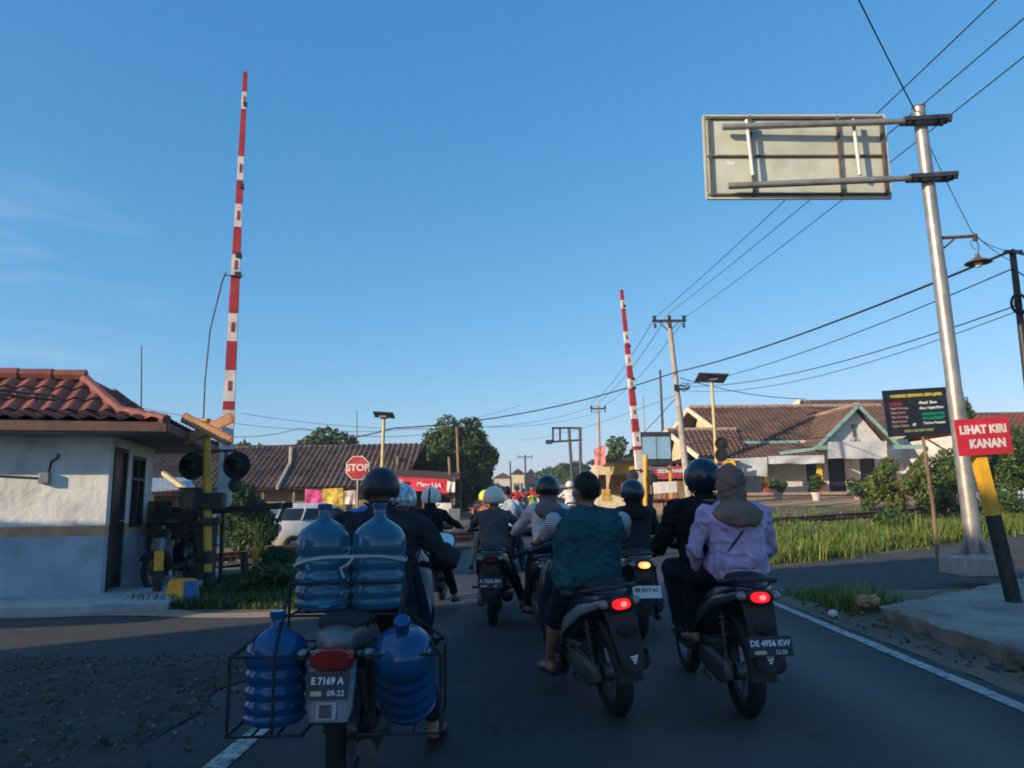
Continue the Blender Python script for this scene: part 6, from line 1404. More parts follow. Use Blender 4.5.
# ---------------------------------------------------------------- riders
h_black = dict(mat=M('helmet black', (.012, .014, .018), .26, var=.15, coat=.3, bump=.03, bscale=40)); h_navy = dict(mat=M('helmet navy', (.010, .022, .036), .28, var=.15, coat=.3, bump=.03, bscale=40))
h_white = dict(mat=M('helmet cream white', (.62, .60, .52), .3, var=.05, coat=.5), mat2=M('helmet grey rim', (.2, .2, .2), .5), rim=True)
h_silver = dict(mat=M('helmet silver', (.42, .46, .50), .25, .3, var=.45, scale=22, coat=.5)); h_bw = dict(mat=M('helmet black', ()), mat2=M('helmet stripe', (.62, .64, .58), .3), stripe=True)
h_bw = dict(mat=M('helmet pale', (.6, .62, .56), .3, var=.05), mat2=M('helmet black', ()), stripe=True)
h_yel = dict(mat=M('helmet lime', (.55, .60, .04), .3, var=.08))
c_black = cloth('black cloth', (.014, .014, .016)); c_navy = cloth('dark navy cloth', (.018, .022, .035)); c_teal = cloth('teal cloth', (.022, .085, .10)); c_grey = cloth('grey shirt', (.085, .088, .095)); c_lilac = cloth('lilac cloth', (.44, .35, .54)); c_brown = cloth('taupe scarf', (.21, .135, .11)); c_whitec = cloth('white cloth', (.55, .55, .53)); c_blue = cloth('blue cloth', (.05, .19, .42)); c_orange = cloth('salmon cloth', (.50, .19, .12)); c_khaki = cloth('khaki cloth', (.28, .25, .18)); c_char = cloth('charcoal jacket', (.030, .030, .036)); c_dgrey = cloth('mauve grey scarf', (.16, .125, .125)); c_red = cloth('red cloth', (.45, .03, .035)); c_jeans = cloth('jeans', (.03, .045, .08)); c_pale = cloth('pale blue shirt', (.42, .50, .58))
m_stripe = bpy.data.materials.new('striped sleeve'); m_stripe.use_nodes = True
_nt = m_stripe.node_tree; _w = nd(_nt, 'ShaderNodeTexWave'); _w.bands_direction = 'Z'; _w.inputs['Scale'].default_value = 22; _w.inputs['Distortion'].default_value = 1.2; _tc = nd(_nt, 'ShaderNodeTexCoord'); _nt.links.new(_tc.outputs['Object'], _w.inputs['Vector'])
_r = nd(_nt, 'ShaderNodeValToRGB'); _r.color_ramp.elements[0].color = (.10, .16, .19, 1); _r.color_ramp.elements[1].color = (.50, .52, .52, 1); _r.color_ramp.elements[0].position = .25; _r.color_ramp.elements[1].position = .45; _nt.links.new(_w.outputs['Fac'], _r.inputs[0]); _nt.links.new(_r.outputs[0], _nt.nodes['Principled BSDF'].inputs['Base Color']); _nt.nodes['Principled BSDF'].inputs['Roughness'].default_value = .9
p_black = paint('paint black', (.012, .012, .014)); p_dblue = paint('paint dark blue', (.012, .02, .04)); p_red = paint('paint red', (.35, .01, .012)); p_silver = paint('paint silver', (.35, .36, .37)); p_green = paint('paint green', (.15, .4, .05)); p_grey = paint('paint grey', (.05, .055, .06)); p_white = paint('paint white', (.6, .6, .58))
RG = 'riders waiting at the crossing'
def gp(px, py): p = gnd(px, py); return (p.x, p.y, p.z)
def headz(py, Y): return at(512, py, Y).z
def rel(bike, w):
    m_ = Matrix.Translation(bike.location) @ Euler((0, 0, bike.rotation_euler[2])).to_matrix().to_4x4(); return m_.inverted() @ V(w)

# A: lilac pillion and black jacket driver
L = gp(747, 717); A_loc = L
A = scooter('black scooter with lit red tail lamp and hanging number plate under the lilac rider', L, 3, p_black, ('DE 4956 KW', '12-25'), 'red', plate_dx=.015, plate_yaw=R(3), accent=p_grey, seatz=.03, emblem=True)
person('person in black jacket and dark full helmet driving the scooter with the lilac pillion', L, 3, (-.05, .42, .86), headz(462, L[1]+.5), [GRIP(-.32, .80, 1.0), GRIP(.32, .80, 1.0)], [((-.17, .80, .43), (0, 1, 0)), ((.17, .80, .43), (0, 1, 0))], lean=6, shirt=c_black, trousers=c_navy, sleeve=1.95, leg=1.95, helmet=dict(mat=h_navy['mat'], full=True, badge=(.075, -.118, .10)), shoes='shoe', vox=.009, group=RG, look=(4, 0), wide=1.2, collar=True)
person('person in lilac jacket and taupe headscarf riding pillion with a black bag strap', L, 3, (.005, .03, .905), headz(471, L[1]), [((-.20, .22, .90), (.2, .9, -.35), (0, -.2, -1), .5), ((.22, .30, .90), (-.1, .9, -.35), (0, -.2, -1), .5)], [((-.19, .42, .455), (-.1, 1, 0)), ((.21, .42, .455), (.1, 1, 0))], lean=3, shirt=c_lilac, trousers=c_black, sleeve=1.92, leg=1.92, scarf=c_brown, shoes=None, vox=.008, group=RG, bag=True, look=(-14, 4), hipw=1.25, wide=1.16, kneeout=(.55, .55))
# B: teal vest rider, turned a little left
L = gp(617, 716); B_loc = L; yawB = 13
B = scooter('dark scooter with bright red tail lamp turned slightly left under the teal vest rider', L, yawB, p_dblue, None, 'red', lean=-6, accent=M('silver trim', (.30, .33, .36), .35, .4), seatz=.0, emblem=True)
ft = rel(B, gnd(546, 690)+V((0, 0, .095)))
person('barefoot looking stout person in teal vest with striped sleeves and dark shorts', L, yawB, (-.125, .16, .83), headz(475, L[1]+.25), [GRIP(-.33, .74, 1.02), GRIP(.33, .74, 1.02)], [((ft.x, ft.y, .10), (-.1, 1, 0)), ((.17, .78, .43), (0, 1, 0))], lean=5, shirt=c_teal, trousers=c_navy, sleeve=.75, leg=.98, sleevemat=m_stripe, vest=c_teal, shoes='sandal', vox=.008, group=RG, wide=1.36, look=(4, 4), hipw=1.3, kneeout=(.5, .3), hs=1.15, roll=5)
# the vest covers the chest, the striped shirt shows at the arms
# C: helmeted rider with amber tail lamp
L = gp(640, 640); 
Cb = scooter('scooter with amber lit tail lamp and white number plate between the teal and lilac riders', L, 2, p_grey, ('BE 3517 AC', ''), 'amber', white_plate=True, mir=(0, 1))
person('person in black with dark blue half helmet on the amber lit scooter', L, 2, (.06, .34, .85), headz(483, L[1]+.4), [GRIP(-.33, .76, 1.0), GRIP(.33, .76, 1.0)], [((-.33, .55, .10), (-.1, 1, 0)), ((.33, .6, .10), (.1, 1, 0))], lean=8, shirt=c_char, trousers=c_black, sleeve=1.95, leg=1.95, collar=True, helmet=dict(mat=h_navy['mat'], rim=True, mat2=h_black['mat']), shoes='shoe', vox=.011, group=RG, scarf=c_black)
# D: black helmet, white sleeves, grey scarf
q = gnd(556, 632); L = (at(553, 600, 7.35).x, 7.35, 0)
Db = scooter('dark scooter mostly hidden by the teal vest rider, ridden by a person in white', L, 3, p_black, ('BE 2086 YA', ''), 'off', lean=-2)
ft = rel(Db, gnd(526, 628)+V((0, 0, .1)))
person('person in white top with grey scarf and glossy black helmet beside the teal vest rider', L, 3, (0, .30, .86), headz(478, L[1]+.35), [GRIP(-.33, .74, 1.0), GRIP(.33, .74, 1.0)], [((ft.x, ft.y, .10), (-.2, 1, 0)), ((.17, .80, .42), (0, 1, 0))], lean=4, shirt=c_whitec, trousers=c_black, sleeve=1.95, leg=1.9, helmet=h_black, scarf=c_dgrey, shoes='sandal', vox=.010, group=RG, kneeout=(.6, .3), wide=.95)
# E: cream helmet, grey shirt
L = gp(493, 626)
Eb = scooter('black scooter with small dark plate ridden by the person in cream helmet', L, -2, p_black, ('A 5236 BH', '07'), 'off')
ft = rel(Eb, gnd(528, 634)+V((0, 0, .1)))
person('person in dark grey shirt and cream white helmet seen square from behind', L, -2, (0, .25, .84), headz(489, L[1]+.3), [GRIP(-.33, .76, 1.0), GRIP(.35, .78, 1.0)], [((-.17, .80, .42), (0, 1, 0)), ((.36, .45, .10), (.1, 1, 0))], lean=7, shirt=c_grey, trousers=c_navy, sleeve=.9, leg=1.92, helmet=h_white, shoes='sandal', vox=.010, group=RG, wide=1.02, elbow=(.9, .9))
# F: lime helmet, salmon shirt ahead
L = gp(489, 574)
Fb = scooter('scooter partly hidden ahead of the cream helmet rider', L, 4, p_silver, ('BE 6114 NL', ''), 'off', lod=0)
person('person in salmon shirt and lime yellow helmet ahead of the cream helmet rider', L, 4, (-.05, .25, .84), headz(491, L[1]+.3), [GRIP(-.33, .76, 1.0), GRIP(.33, .76, 1.0)], [((-.33, .35, .10), (-.1, 1, 0)), ((.17, .8, .42), (0, 1, 0))], lean=7, shirt=c_orange, trousers=c_khaki, sleeve=.8, leg=1.9, helmet=h_yel, shoes='shoe', vox=.013, group=RG, kneeout=(.5, .3))
L = (at(507, 560, 14.2).x, 14.2, terr(0, 14.2))
Gb = scooter('dark blue scooter hidden behind the cream helmet rider', L, 0, p_dblue, None, 'off', lod=0)
person('bareheaded person in pale blue shirt ahead of the cream helmet', L, 0, (0, .3, .84), headz(486, L[1]+.3), [GRIP(-.33, .76, 1.0), GRIP(.33, .76, 1.0)], [((-.3, .45, .10), (-.1, 1, 0)), ((.3, .45, .10), (.1, 1, 0))], lean=6, shirt=c_pale, trousers=c_jeans, sleeve=.9, leg=1.9, shoes='shoe', vox=.013, group=RG)
# H: pale helmet with black stripe
L = gp(425, 614)
Hb = scooter('black scooter with pale front cowl ahead of the jug carrier', L, -4, p_black, ('BE 4420 GD', ''), 'off', lod=0)
person('person in black jacket and pale helmet with broad black stripe', L, -4, (0, .3, .84), headz(489, L[1]+.3), [GRIP(-.33, .76, 1.0), GRIP(.33, .76, 1.0)], [((-.17, .8, .42), (0, 1, 0)), ((.33, .4, .10), (.1, 1, 0))], lean=5, shirt=c_black, trousers=c_black, sleeve=1.95, leg=1.9, helmet=h_bw, shoes='sandal', vox=.011, group=RG, collar=True)
# I: silver helmet driver with a blue clad pillion, mostly behind the jug carrier
Y0 = 6.15; L = (at(376, 600, Y0).x-.03, Y0, 0)
Ib = scooter('grey scooter hidden behind the jug carrier with two people in blue', L, -12, p_silver, None, 'off', lod=0)
person('person in blue shirt and patterned silver helmet ahead of the jug carrier', L, -12, (.04, .48, .84), headz(487, L[1]+.55), [GRIP(-.3, .85, 1.0), GRIP(.3, .85, 1.0)], [((-.17, .85, .42), (0, 1, 0)), ((.34, .5, .10), (.1, 1, 0))], lean=6, shirt=c_blue, trousers=c_navy, sleeve=1.95, leg=1.9, helmet=h_silver, shoes='shoe', vox=.011, group=RG)
person('person in bright blue top sitting pillion hidden behind the jug carrier head', L, -12, (-.05, .05, .90), headz(484, L[1]), [((-.16, .3, .95), (0, 1, -.1), (0, 0, -1), .6), ((.16, .3, .95), (0, 1, -.1), (0, 0, -1), .6)], [((-.2, .42, .45), (0, 1, 0)), ((.2, .42, .45), (0, 1, 0))], lean=3, shirt=c_blue, trousers=c_navy, sleeve=1.9, leg=1.9, shoes='shoe', vox=.011, group=RG, wide=1.1)
# far traffic beyond the crossing, some facing this way
far = [(532, 30, 180, p_green, c_red, None, 492, 'person in red shirt on a bright green scooter facing the queue beyond the tracks'), (517, 32, 180, p_red, c_red, h_black, 494, 'person in dark red on a red scooter facing the queue beyond the tracks'), (523, 40, 180, p_dblue, c_jeans, h_navy, 491, 'person in blue on a dark blue scooter further down the road'),
       (541, 36, 175, p_white, c_whitec, h_bw, 494, 'person in white on a white scooter right of the green one'), (510, 46, 0, p_black, c_black, h_black, 492, 'person in black riding away far down the road'), (547, 44, 180, p_red, c_orange, h_white, 493, 'person in orange on a red scooter at the right of the far group'), (571, 22, 0, p_white, c_whitec, h_white, 495, 'person in white shirt and white helmet between the black helmet and bare head')]
for (px, Y, yw, pb_, cs_, hm, ht, lab) in far:
    q = at(px, 500, Y); L = (q.x, q.y, terr(q.x, q.y))
    sb = scooter(lab.split(' on a ')[1].join(['scooter: ', ' (ridden)']) if False else {180: 'far ', 175: 'far ', 0: 'far '}[yw]+{'paint green': 'bright green scooter with a red shirted rider', 'paint red': 'red scooter with a rider in '+('dark red' if cs_ is c_red else 'orange'), 'paint dark blue': 'dark blue scooter beyond the red and green ones', 'paint white': 'white scooter '+('right of the green one' if yw == 175 else 'ahead of the black helmet rider'), 'paint black': 'black scooter riding away down the road'}[pb_.name], L, yw, pb_, None, 'off', lod=0, group='scooters beyond the crossing')
    hmz = at(512, ht, Y).z-L[2]
    hmz = max(1.42, min(1.6, hmz))
    person(lab, L, yw, (0, .3, .84), hmz, [GRIP(-.33, .76, 1.0), GRIP(.33, .76, 1.0)], [((-.3, .45, .10), (-.1, 1, 0)), ((.3, .45, .10), (.1, 1, 0))], lean=6, shirt=cs_, trousers=c_jeans, sleeve=1.9, leg=1.9, helmet=hm, shoes='shoe', vox=.02, group='riders beyond the crossing')

# ---------------------------------------------------------------- the jug carrier
L = (at(345, 760, 3.72).x, 3.72, 0); yawJ = 2
jb = thing('underbone_motorcycle', 'worn silver tailed motorcycle with rear wire racks full of blue jugs', 'motorcycle', L, (0, 0, R(yawJ)))
wheel(jb, 'rear_wheel', (0, 0, .29), .29, .05, 24); wheel(jb, 'front_wheel', (0, 1.22, .29), .29, .042, 24)
m_silverp = M('silver tail paint', (.13, .145, .165), .35, .3, var=.1, dirt=.25)
b = NB(); loft(b, [rg(-.34, .735, .05, .02), rg(-.32, .74, .08, .05), rg(-.22, .735, .105, .075), rg(-.02, .71, .125, .085), rg(.25, .66, .12, .10), rg(.5, .56, .10, .12)], 20); obj('tail_cowl', b, m_silverp, jb)
b = NB(); loft(b, [rg(-.26, .80, .09, .02), rg(-.1, .80, .12, .035), rg(.3, .78, .125, .04), rg(.62, .77, .09, .035), rg(.70, .77, .04, .015)], 18); obj('seat', b, m_blackmat, jb)
b = NB(); loft(b, [rg(-.30, .680, .088, .042, 2.8), rg(-.37, .675, .096, .050, 2.8), rg(-.392, .675, .08, .040, 2.8)], 20); obj('tail_light', b, m_lens_redoff, jb)
for s in (-1, 1): b = NB(); tube(b, [(s*.09, -.26, .68), (s*.13, -.27, .68)], .012, 6); ellipsoid(b, (s*.145, -.275, .68), (.03, .035, .024)); obj('turn_signal', b, m_lens_clear, jb)
b = NB(); loft(b, [(V((0, -.30, .66)), X*.10, Yv*.03, 4), (V((0, -.36, .58)), X*.105, Yv*.02, 4), (V((0, -.39, .48)), X*.098, Yv*.014, 4), (V((0, -.405, .43)), X*.08, Yv*.012, 4)], 18); mg = obj('mudguard', b, m_silverp, jb)
number_plate(jb, (-.012, -.396, .575), .178, .112, -15, 'E 7169 A', '09-22')
b = NB(); box(b, (-.01, -.414, .475), (.085, .006, .07), rot=(R(-14), 0, 0)); box(b, (-.012, -.419, .475), (.05, .004, .05), rot=(R(-14), 0, 0), mi=1); obj('sticker', b, [M('faded sticker', (.30, .31, .32), .6), m_darksteel], jb, smooth=False)
b = NB(); loft(b, [rg(.35, .36, .10, .11, 3), rg(.55, .38, .13, .13, 3), rg(.78, .40, .10, .10, 3)], 14); obj('engine', b, M('engine grey', ()), jb)
b = NB(); tube(b, [(.1, .6, .28), (.13, .4, .22), (.15, .2, .25), (.15, -.35, .30)], [.018, .02, .04, .042], 12); obj('exhaust', b, m_darksteel, jb)
for s in (-1, 1): b = NB(); bar(b, (s*.09, 0, .29), (s*.09, .45, .34), .03, .05); tube(b, [(s*.12, -.02, .31), (s*.11, .06, .66)], .024, 8); obj('shock_absorber', b, m_darksteel, jb)
b = NB(); loft(b, [(V((0, .98, .32)), X*.20, Yv*.02, 3), (V((0, 1.0, .55)), X*.19, Yv*.03, 3), (V((0, .96, .80)), X*.09, Yv*.05, 3)], 16); obj('leg_shield', b, m_black, jb)
b = NB(); loft(b, [(V((-.16, .92, .98)), Yv*.03, Zv*.03), (V((0, .96, 1.0)), Yv*.08, Zv*.07), (V((.16, .92, .98)), Yv*.03, Zv*.03)], 14); tube(b, [(0, 1.0, .8), (0, .96, 1.0)], .04, 8); obj('headset', b, M('pale headset', (.4, .42, .44), .4), jb)
b = NB(); tube(b, [(-.40, .84, .96), (-.2, .92, .98), (.2, .92, .98), (.40, .84, .96)], .013, 8); hb = obj('handlebar', b, m_steel, jb)
for s in (-1, 1): b = NB(); tube(b, [(s*.27, .89, .972), (s*.41, .836, .958)], .02, 10); tube(b, [(s*.24, .96, .965), (s*.42, .90, .95)], .008, 6); obj('grip', b, m_rubber, hb)
for s in (-1, 1): b = NB(); tube(b, [(s*.08, 1.22, .29), (s*.07, 1.05, .72)], .022, 8); obj('fork', b, m_chrome, jb)
mirrors(jb, 1.09, .88, .40, 1, (0, 1))
b = NB(); [tube(b, [(s*.12, .48, .33), (s*.25, .46, .33)], .014, 8) for s in (-1, 1)]; obj('foot_peg', b, m_rubber, jb)
zJ = at(350, 612, 3.72+.0).z+.0; zB = at(280, 733, 3.40).z; zO = at(240, 655, 3.4).z
# the wire racks: platform on the seat tail and a basket on either side
b = NB()
def wpoly(pts, r=.006, closed=True): tube(b, pts+([pts[0]] if closed else []), r, 6)
for z in (zJ-.012, zJ+.14): wpoly([(-.28, -.02, z), (.27, -.02, z), (.27, .29, z), (-.28, .29, z)])
for x in (-.28, .27):
    for y in (-.02, .29): tube(b, [(x, y, zB if y < 0 else zJ-.012), (x, y, zJ+.14)], .007, 6)
for k in range(4): tube(b, [(-.28, -.02+.1*k, zJ-.01), (.27, -.02+.1*k, zJ-.01)], .006, 5)
for x in (-.13, .13): tube(b, [(x, .2, zJ-.012), (x*.8, .1, .74)], .008, 6); tube(b, [(x, -.02, zJ-.012), (x*.8, -.1, .76)], .008, 6)
for s in (-1, 1):
    xi, xo = s*.12, (-.44 if s < 0 else .47)
    wpoly([(xi, -.36, zB), (xo, -.36, zB), (xo, .0, zB), (xi, .0, zB)])
    wpoly([(xo, -.36, zO), (xo, .0, zO), (xi, .0, zO), (xi, -.36, zO)], .006)
    for y in (-.36, .0): tube(b, [(xo, y, zB), (xo, y, zO), (s*.28, y*.3, zJ)], .007, 6)
    tube(b, [(s*.25, -.36, zB), (s*.25, -.36, zO), (s*.28, -.02, zJ+.14)], .007, 6)
    for k in range(4): tube(b, [(xi+(xo-xi)*k/3, -.36, zB+.003), (xi+(xo-xi)*k/3, 0, zB+.003)], .006, 5)
    tube(b, [(xi, -.2, zB), (s*.09, 0, .35)], .008, 6)
obj('carrier_rack', b, M('rack steel', (.03, .028, .028), .6, .5, var=.3), jb)
JM = Matrix.Translation(L) @ Matrix.Rotation(R(yawJ), 4, 'Z')
JUG = bpy.data.materials.new('blue jug plastic'); JUG.use_nodes = True
_nt = JUG.node_tree; _b = _nt.nodes['Principled BSDF']; _b.inputs['Base Color'].default_value = (.06, .27, .45, 1); _b.inputs['Roughness'].default_value = .12; _b.inputs['Coat Weight'].default_value = .3; _b.inputs['Transmission Weight'].default_value = .6; _b.inputs['IOR'].default_value = 1.35
JUG2 = bpy.data.materials.new('deep blue jug plastic'); JUG2.use_nodes = True
_b = JUG2.node_tree.nodes['Principled BSDF']; _b.inputs['Base Color'].default_value = (.010, .085, .22, 1); _b.inputs['Roughness'].default_value = .2; _b.inputs['Coat Weight'].default_value = .3; _b.inputs['Transmission Weight'].default_value = .15; _b.inputs['IOR'].default_value = 1.35
def jug(label, c, tilt, mat):
    t = thing('water_jug', label, 'water jug', JM @ V(c), (R(tilt), 0, R(yawJ)), 'large blue water jugs on the motorcycle')
    pr = [(.02, .012), (.10, .0), (.122, .008), (.134, .03)]
    z = .03
    for k, (za, zb_) in enumerate(((.05, .085), (.115, .15), (.18, .225), (.255, .29))):
        pr += [(.135, za-.012), (.126, za), (.126, zb_-.022) , (.135, zb_-.008)]
    pr += [(.137, .30), (.137, .335), (.128, .365), (.108, .395), (.075, .42), (.045, .437), (.033, .447), (.030, .455), (.030, .492), (.034, .494), (.034, .515), (.028, .517)]
    b = NB(); lathe(b, pr, 40); body = obj('bottle', b, mat, t)
    b = NB(); lathe(b, [(.036, .490), (.037, .515), (.032, .52), (.01, .521)], 24); obj('cap', b, JUG2, body)
    return t
jug('pale blue water jug standing on the rack, left of the strapped pair', (-.155, .13, zJ), 0, JUG)
jug('pale blue water jug standing on the rack, right of the strapped pair', (.125, .13, zJ), 0, JUG)
jug('deep blue water jug upright in the left side basket', (-.285, -.19, zB+.012), 0, JUG2).scale = (1, 1, .93)
jug('deep blue water jug tipped toward the viewer in the right side basket', (.30, -.08, zB+.045), 34, JUG2)
b = NB(); pts = []
for k in range(40):
    a = 2*PI*k/40; x = .279*math.copysign(abs(math.cos(a))**.55, math.cos(a)); y = .142*math.copysign(abs(math.sin(a))**.6, math.sin(a)); pts.append(JM @ V((x-.015, (.13+y), 1.065-.02*math.cos(2*a)+.012*math.cos(a))))
for p, q_ in zip(pts, pts[1:]+pts[:1]): bar(b, p, q_, .004, .015)
tube(b, [JM @ V((.02, -.02, 1.08)), JM @ V((-.0, -.025, 1.05)), JM @ V((-.04, -.02, 1.03)), JM @ V((-.02, -.03, .985))], .006, 5)
tag(obj('jug_strap', b, M('white webbing', (.42, .42, .41), .8)), 'white strap knotted round the two upper jugs', 'strap')
b = NB(); tube(b, [JM @ V((-.06, -.035, zJ+.0)), JM @ V((-.055, -.045, zJ-.05)), JM @ V((-.075, -.04, zJ-.12))], [.012, .010, .004], 6); ellipsoid(b, JM @ V((-.06, -.038, zJ-.01)), (.018, .010, .016)); tag(obj('rag', b, M('white webbing', ())), 'small white rag tied to the rack above the tail lamp', 'rag')
ft = rel(jb, gnd(437, 748)+V((0, 0, .09)))
person('person in charcoal jacket and dark half helmet riding the jug laden motorcycle', L, yawJ, (.06, .55, .84), headz(468, L[1]+.62), [GRIP(-.38, .74, .98), GRIP(.38, .74, .98)], [((-.20, .50, .42), (0, 1, 0)), ((ft.x, ft.y, .10), (.2, 1, 0))], lean=5, shirt=c_char, trousers=c_navy, sleeve=1.95, leg=1.85, helmet=dict(mat=M('helmet scuffed black', (.012, .014, .018), .4, var=.2), s=.86), shoes='sandal', vox=.008, group=RG, collar=True, wide=1.3, look=(3, -4), kneeout=(.3, .6), elbow=(.9, .9))

# ---------------------------------------------------------------- parked motorcycle by the hut, white car
q = gnd(152, 606); 
pk = scooter('dark motorcycle parked beside the hut door, front wheel turned to the road', (-5.28, 12.75, .05), 172, p_black, None, 'off', lod=0, group='parked motorcycle', lean=5)
del pk['group']
def car(label, loc, yaw):
    t = thing('parked_car', label, 'car', loc, (0, 0, R(yaw))); pw = paint('car white', (.62, .63, .62))
    def ring(z, y0, y1, hw, g=0): return (V((0, (y0+y1)/2, z)), X*(hw+g), Yv*((y1-y0)/2+g), 4.6)
    b = NB(); loft(b, [ring(.26, -1.70, 1.72, .74), ring(.36, -1.84, 1.84, .80), ring(.60, -1.88, 1.90, .83), ring(.80, -1.84, 1.84, .825), ring(.93, -1.76, 1.70, .80), ring(.97, -1.72, 1.20, .78)], 40); obj('body', b, pw, t)
    cab = [(.94, -1.74, 1.00, .775), (1.15, -1.66, .62, .725), (1.36, -1.50, .22, .645), (1.46, -1.38, .04, .58), (1.50, -1.22, -.12, .48)]
    b = NB(); loft(b, [ring(*c) for c in cab], 40); obj('cabin', b, pw, t)
    b = NB(); loft(b, [ring(1.01, -1.718, .875, .757, .012), ring(1.15, -1.66, .62, .725, .012), ring(1.345, -1.512, .25, .650, .012)], 40); gl_ = obj('glazing', b, m_glassdark, t)
    for s in (-1, 1):
        for y0, y1, wd in ((-.95, -.80, .16), (-.28, -.22, .07), (.70, .12, .08)): b = NB(); bar(b, (s*.762, y0, .99), (s*.655, y1, 1.37), .035, wd, up=(1, 0, 0)); obj('pillar', b, pw if wd > .1 else m_black, t)
        for xx, yy in ((.70, -1.52),): b = NB(); bar(b, (s*.66, -1.66, .99), (s*.56, -1.50, 1.37), .10, .05, up=(0, 1, 0)); obj('pillar', b, pw, t)
        for y in (-1.15, 1.2): wheel(t, 'wheel', (s*.76, y, .30), .30, .085, 5, 0)
        b = NB(); ellipsoid(b, (s*.68, -1.76, .84), (.10, .08, .15)); obj('tail_light', b, m_lens_redoff, t)
        b = NB(); ellipsoid(b, (s*.62, 1.74, .74), (.16, .10, .08)); obj('headlight', b, m_lens_clear, t)
    b = NB(); box(b, (0, -1.895, .62), (.44, .02, .12)); obj('number_plate', b, m_plate, t)
    return t
q = at(316, 500, 22.5); car('white hatchback car parked beyond the track behind the jugs and shrubs', (q.x+.2, q.y+.6, -.18), -62)

# ---------------------------------------------------------------- unseen buildings added on the left to throw the long shade
def shade_building(label, x0, x1, y0, y1, h, roofmat):
    t = thing('unseen_shade_building', label, 'building', ((x0+x1)/2, (y0+y1)/2, 0), group=None)
    W, D = x1-x0, y1-y0
    b = NB(); box(b, (0, 0, h/2), (W, D, h)); obj('wall', b, m_plasterwhite, t)
    roofobj([(V((W/2+.5, -D/2-.4, h-.1)), V((W/2+.5, D/2+.4, h-.1)), V((0, D/2+.4, h+1.2)), V((0, -D/2-.4, h+1.2))), (V((-W/2-.5, D/2+.4, h-.1)), V((-W/2-.5, -D/2-.4, h-.1)), V((0, -D/2-.4, h+1.2)), V((0, D/2+.4, h+1.2)))], roofmat, t, tw=.5, rh=.6, sub=3)
    n = max(1, int(D/3))
    for k in range(n):
        y = -D/2+D*(k+.5)/n
        b = NB(); box(b, (W/2+.02, y, 1.1), (.06, 1.6, 2.2)); obj('door', b, m_navy, t)
        if h > 5: b = NB(); box(b, (W/2+.02, y, 4.6), (.06, 1.4, 1.3)); obj('window', b, m_glassdark, t)
    return t
# ---------------------------------------------------------------- shade casters and light
SUN = V((-.80, -.55, .30)).normalized()
shade_building('unseen tall building added behind the viewer to shade the near road', -17, -14, -22, -1.1, 8.0, t_brown)  # added out of view; height and end shaped for the road's shade
hb2 = shade_building('unseen low building added left of the crossing hut to shade its wall', -16.6, -14.2, 1.9, 6.7, 3.1, t_brown); hb2.rotation_euler[2] = R(103.6)  # added out of view; ridge turned to shade the lower hut wall
sd = bpy.data.lights.new('sun', 'SUN'); sd.energy = 3.7; sd.angle = R(.5); sd.color = (1.0, .80, .56); so = bpy.data.objects.new('sun', sd); COL.objects.link(so)
so.rotation_mode = 'QUATERNION'; so.rotation_quaternion = (-SUN).to_track_quat('-Z', 'Y')
w = bpy.data.worlds.new('World'); scene.world = w; w.use_nodes = True; nt = w.node_tree; bg = nt.nodes['Background']
sky = nt.nodes.new('ShaderNodeTexSky'); sky.sky_type = 'NISHITA'; sky.sun_disc = False
sky.sun_elevation = math.asin(SUN.z); sky.sun_rotation = math.atan2(SUN.x, SUN.y); sky.air_density = 1.0; sky.dust_density = .5; sky.ozone_density = 4.0; sky.altitude = 0
sp = nt.nodes.new('ShaderNodeSeparateColor'); cb = nt.nodes.new('ShaderNodeCombineColor'); nt.links.new(sky.outputs['Color'], sp.inputs[0])
K = .252
for ch, (c, g) in enumerate(((.665, 1.22), (.64, .70), (.785, .52))):      # deeper, bluer clear-sky response
    m1 = nt.nodes.new('ShaderNodeMath'); m1.operation = 'MULTIPLY'; m1.inputs[1].default_value = K
    m2 = nt.nodes.new('ShaderNodeMath'); m2.operation = 'POWER'; m2.inputs[1].default_value = g
    m3 = nt.nodes.new('ShaderNodeMath'); m3.operation = 'MULTIPLY'; m3.inputs[1].default_value = c/K
    nt.links.new(sp.outputs[ch], m1.inputs[0]); nt.links.new(m1.outputs[0], m2.inputs[0]); nt.links.new(m2.outputs[0], m3.inputs[0]); nt.links.new(m3.outputs[0], cb.inputs[ch])
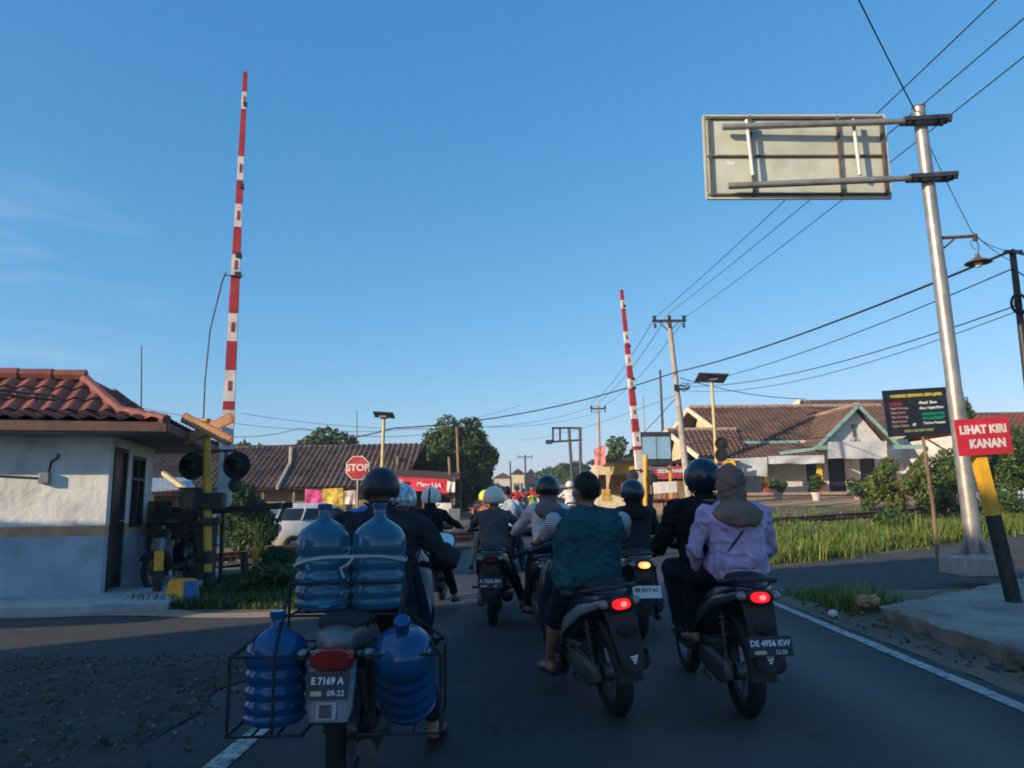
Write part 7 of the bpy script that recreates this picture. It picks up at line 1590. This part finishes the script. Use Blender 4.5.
# thin wisps of high cloud low on the left
tc = nt.nodes.new('ShaderNodeTexCoord'); mp = nt.nodes.new('ShaderNodeMapping'); mp.inputs['Scale'].default_value = (3, 3, 16); nt.links.new(tc.outputs['Generated'], mp.inputs['Vector'])
cn = nt.nodes.new('ShaderNodeTexNoise'); cn.inputs['Scale'].default_value = 1.6; cn.inputs['Detail'].default_value = 7; cn.inputs['Roughness'].default_value = .6; nt.links.new(mp.outputs[0], cn.inputs['Vector'])
cr_ = nt.nodes.new('ShaderNodeMapRange'); cr_.inputs[1].default_value = .47; cr_.inputs[2].default_value = .75; cr_.inputs[4].default_value = .30; nt.links.new(cn.outputs['Fac'], cr_.inputs[0])
dp = nt.nodes.new('ShaderNodeVectorMath'); dp.operation = 'DOT_PRODUCT'; dp.inputs[1].default_value = ray(20, 300).normalized(); nt.links.new(tc.outputs['Generated'], dp.inputs[0])
dm = nt.nodes.new('ShaderNodeMapRange'); dm.inputs[1].default_value = .985; dm.inputs[2].default_value = 1.0; nt.links.new(dp.outputs['Value'], dm.inputs[0])
cm = nt.nodes.new('ShaderNodeMath'); cm.operation = 'MULTIPLY'; nt.links.new(cr_.outputs[0], cm.inputs[0]); nt.links.new(dm.outputs[0], cm.inputs[1])
cx_ = nt.nodes.new('ShaderNodeMix'); cx_.data_type = 'RGBA'; cx_.inputs[7].default_value = (2.6, 3.2, 3.7, 1); nt.links.new(cb.outputs[0], cx_.inputs[6]); nt.links.new(cm.outputs[0], cx_.inputs[0])
nt.links.new(cx_.outputs[2], bg.inputs['Color']); bg.inputs['Strength'].default_value = .15
vs = scene.view_settings; vs.view_transform = 'Standard'; vs.look = 'None'; vs.exposure = 0.75; vs.gamma = 1.0; vs.use_curve_mapping = False
scene.render.engine = 'CYCLES'; cy = scene.cycles
cy.use_denoising = True; cy.max_bounces = 6; cy.diffuse_bounces = 3; cy.glossy_bounces = 3; cy.transmission_bounces = 4; cy.transparent_max_bounces = 6
cy.pixel_filter_type = 'BLACKMAN_HARRIS'; cy.filter_width = 1.9; cy.caustics_reflective = False; cy.caustics_refractive = False
HAZE = 1
if HAZE:
    hb = NB(); box(hb, (0, 170, 9.0), (460, 470, 22.0)); hz_ = bpy.data.materials.new('haze air'); hz_.use_nodes = True; nth = hz_.node_tree
    nth.nodes.remove(nth.nodes['Principled BSDF']); pv = nth.nodes.new('ShaderNodeVolumePrincipled'); pv.inputs['Color'].default_value = (.72, .84, .95, 1); pv.inputs['Density'].default_value = .0009; pv.inputs['Anisotropy'].default_value = .2
    nth.links.new(pv.outputs[0], nth.nodes['Material Output'].inputs['Volume'])
    tag(obj('haze', hb, hz_, smooth=False), kind='stuff')
    cy.volume_step_rate = 4; cy.volume_max_steps = 64; cy.volume_bounces = 0
bpy.context.view_layer.update()
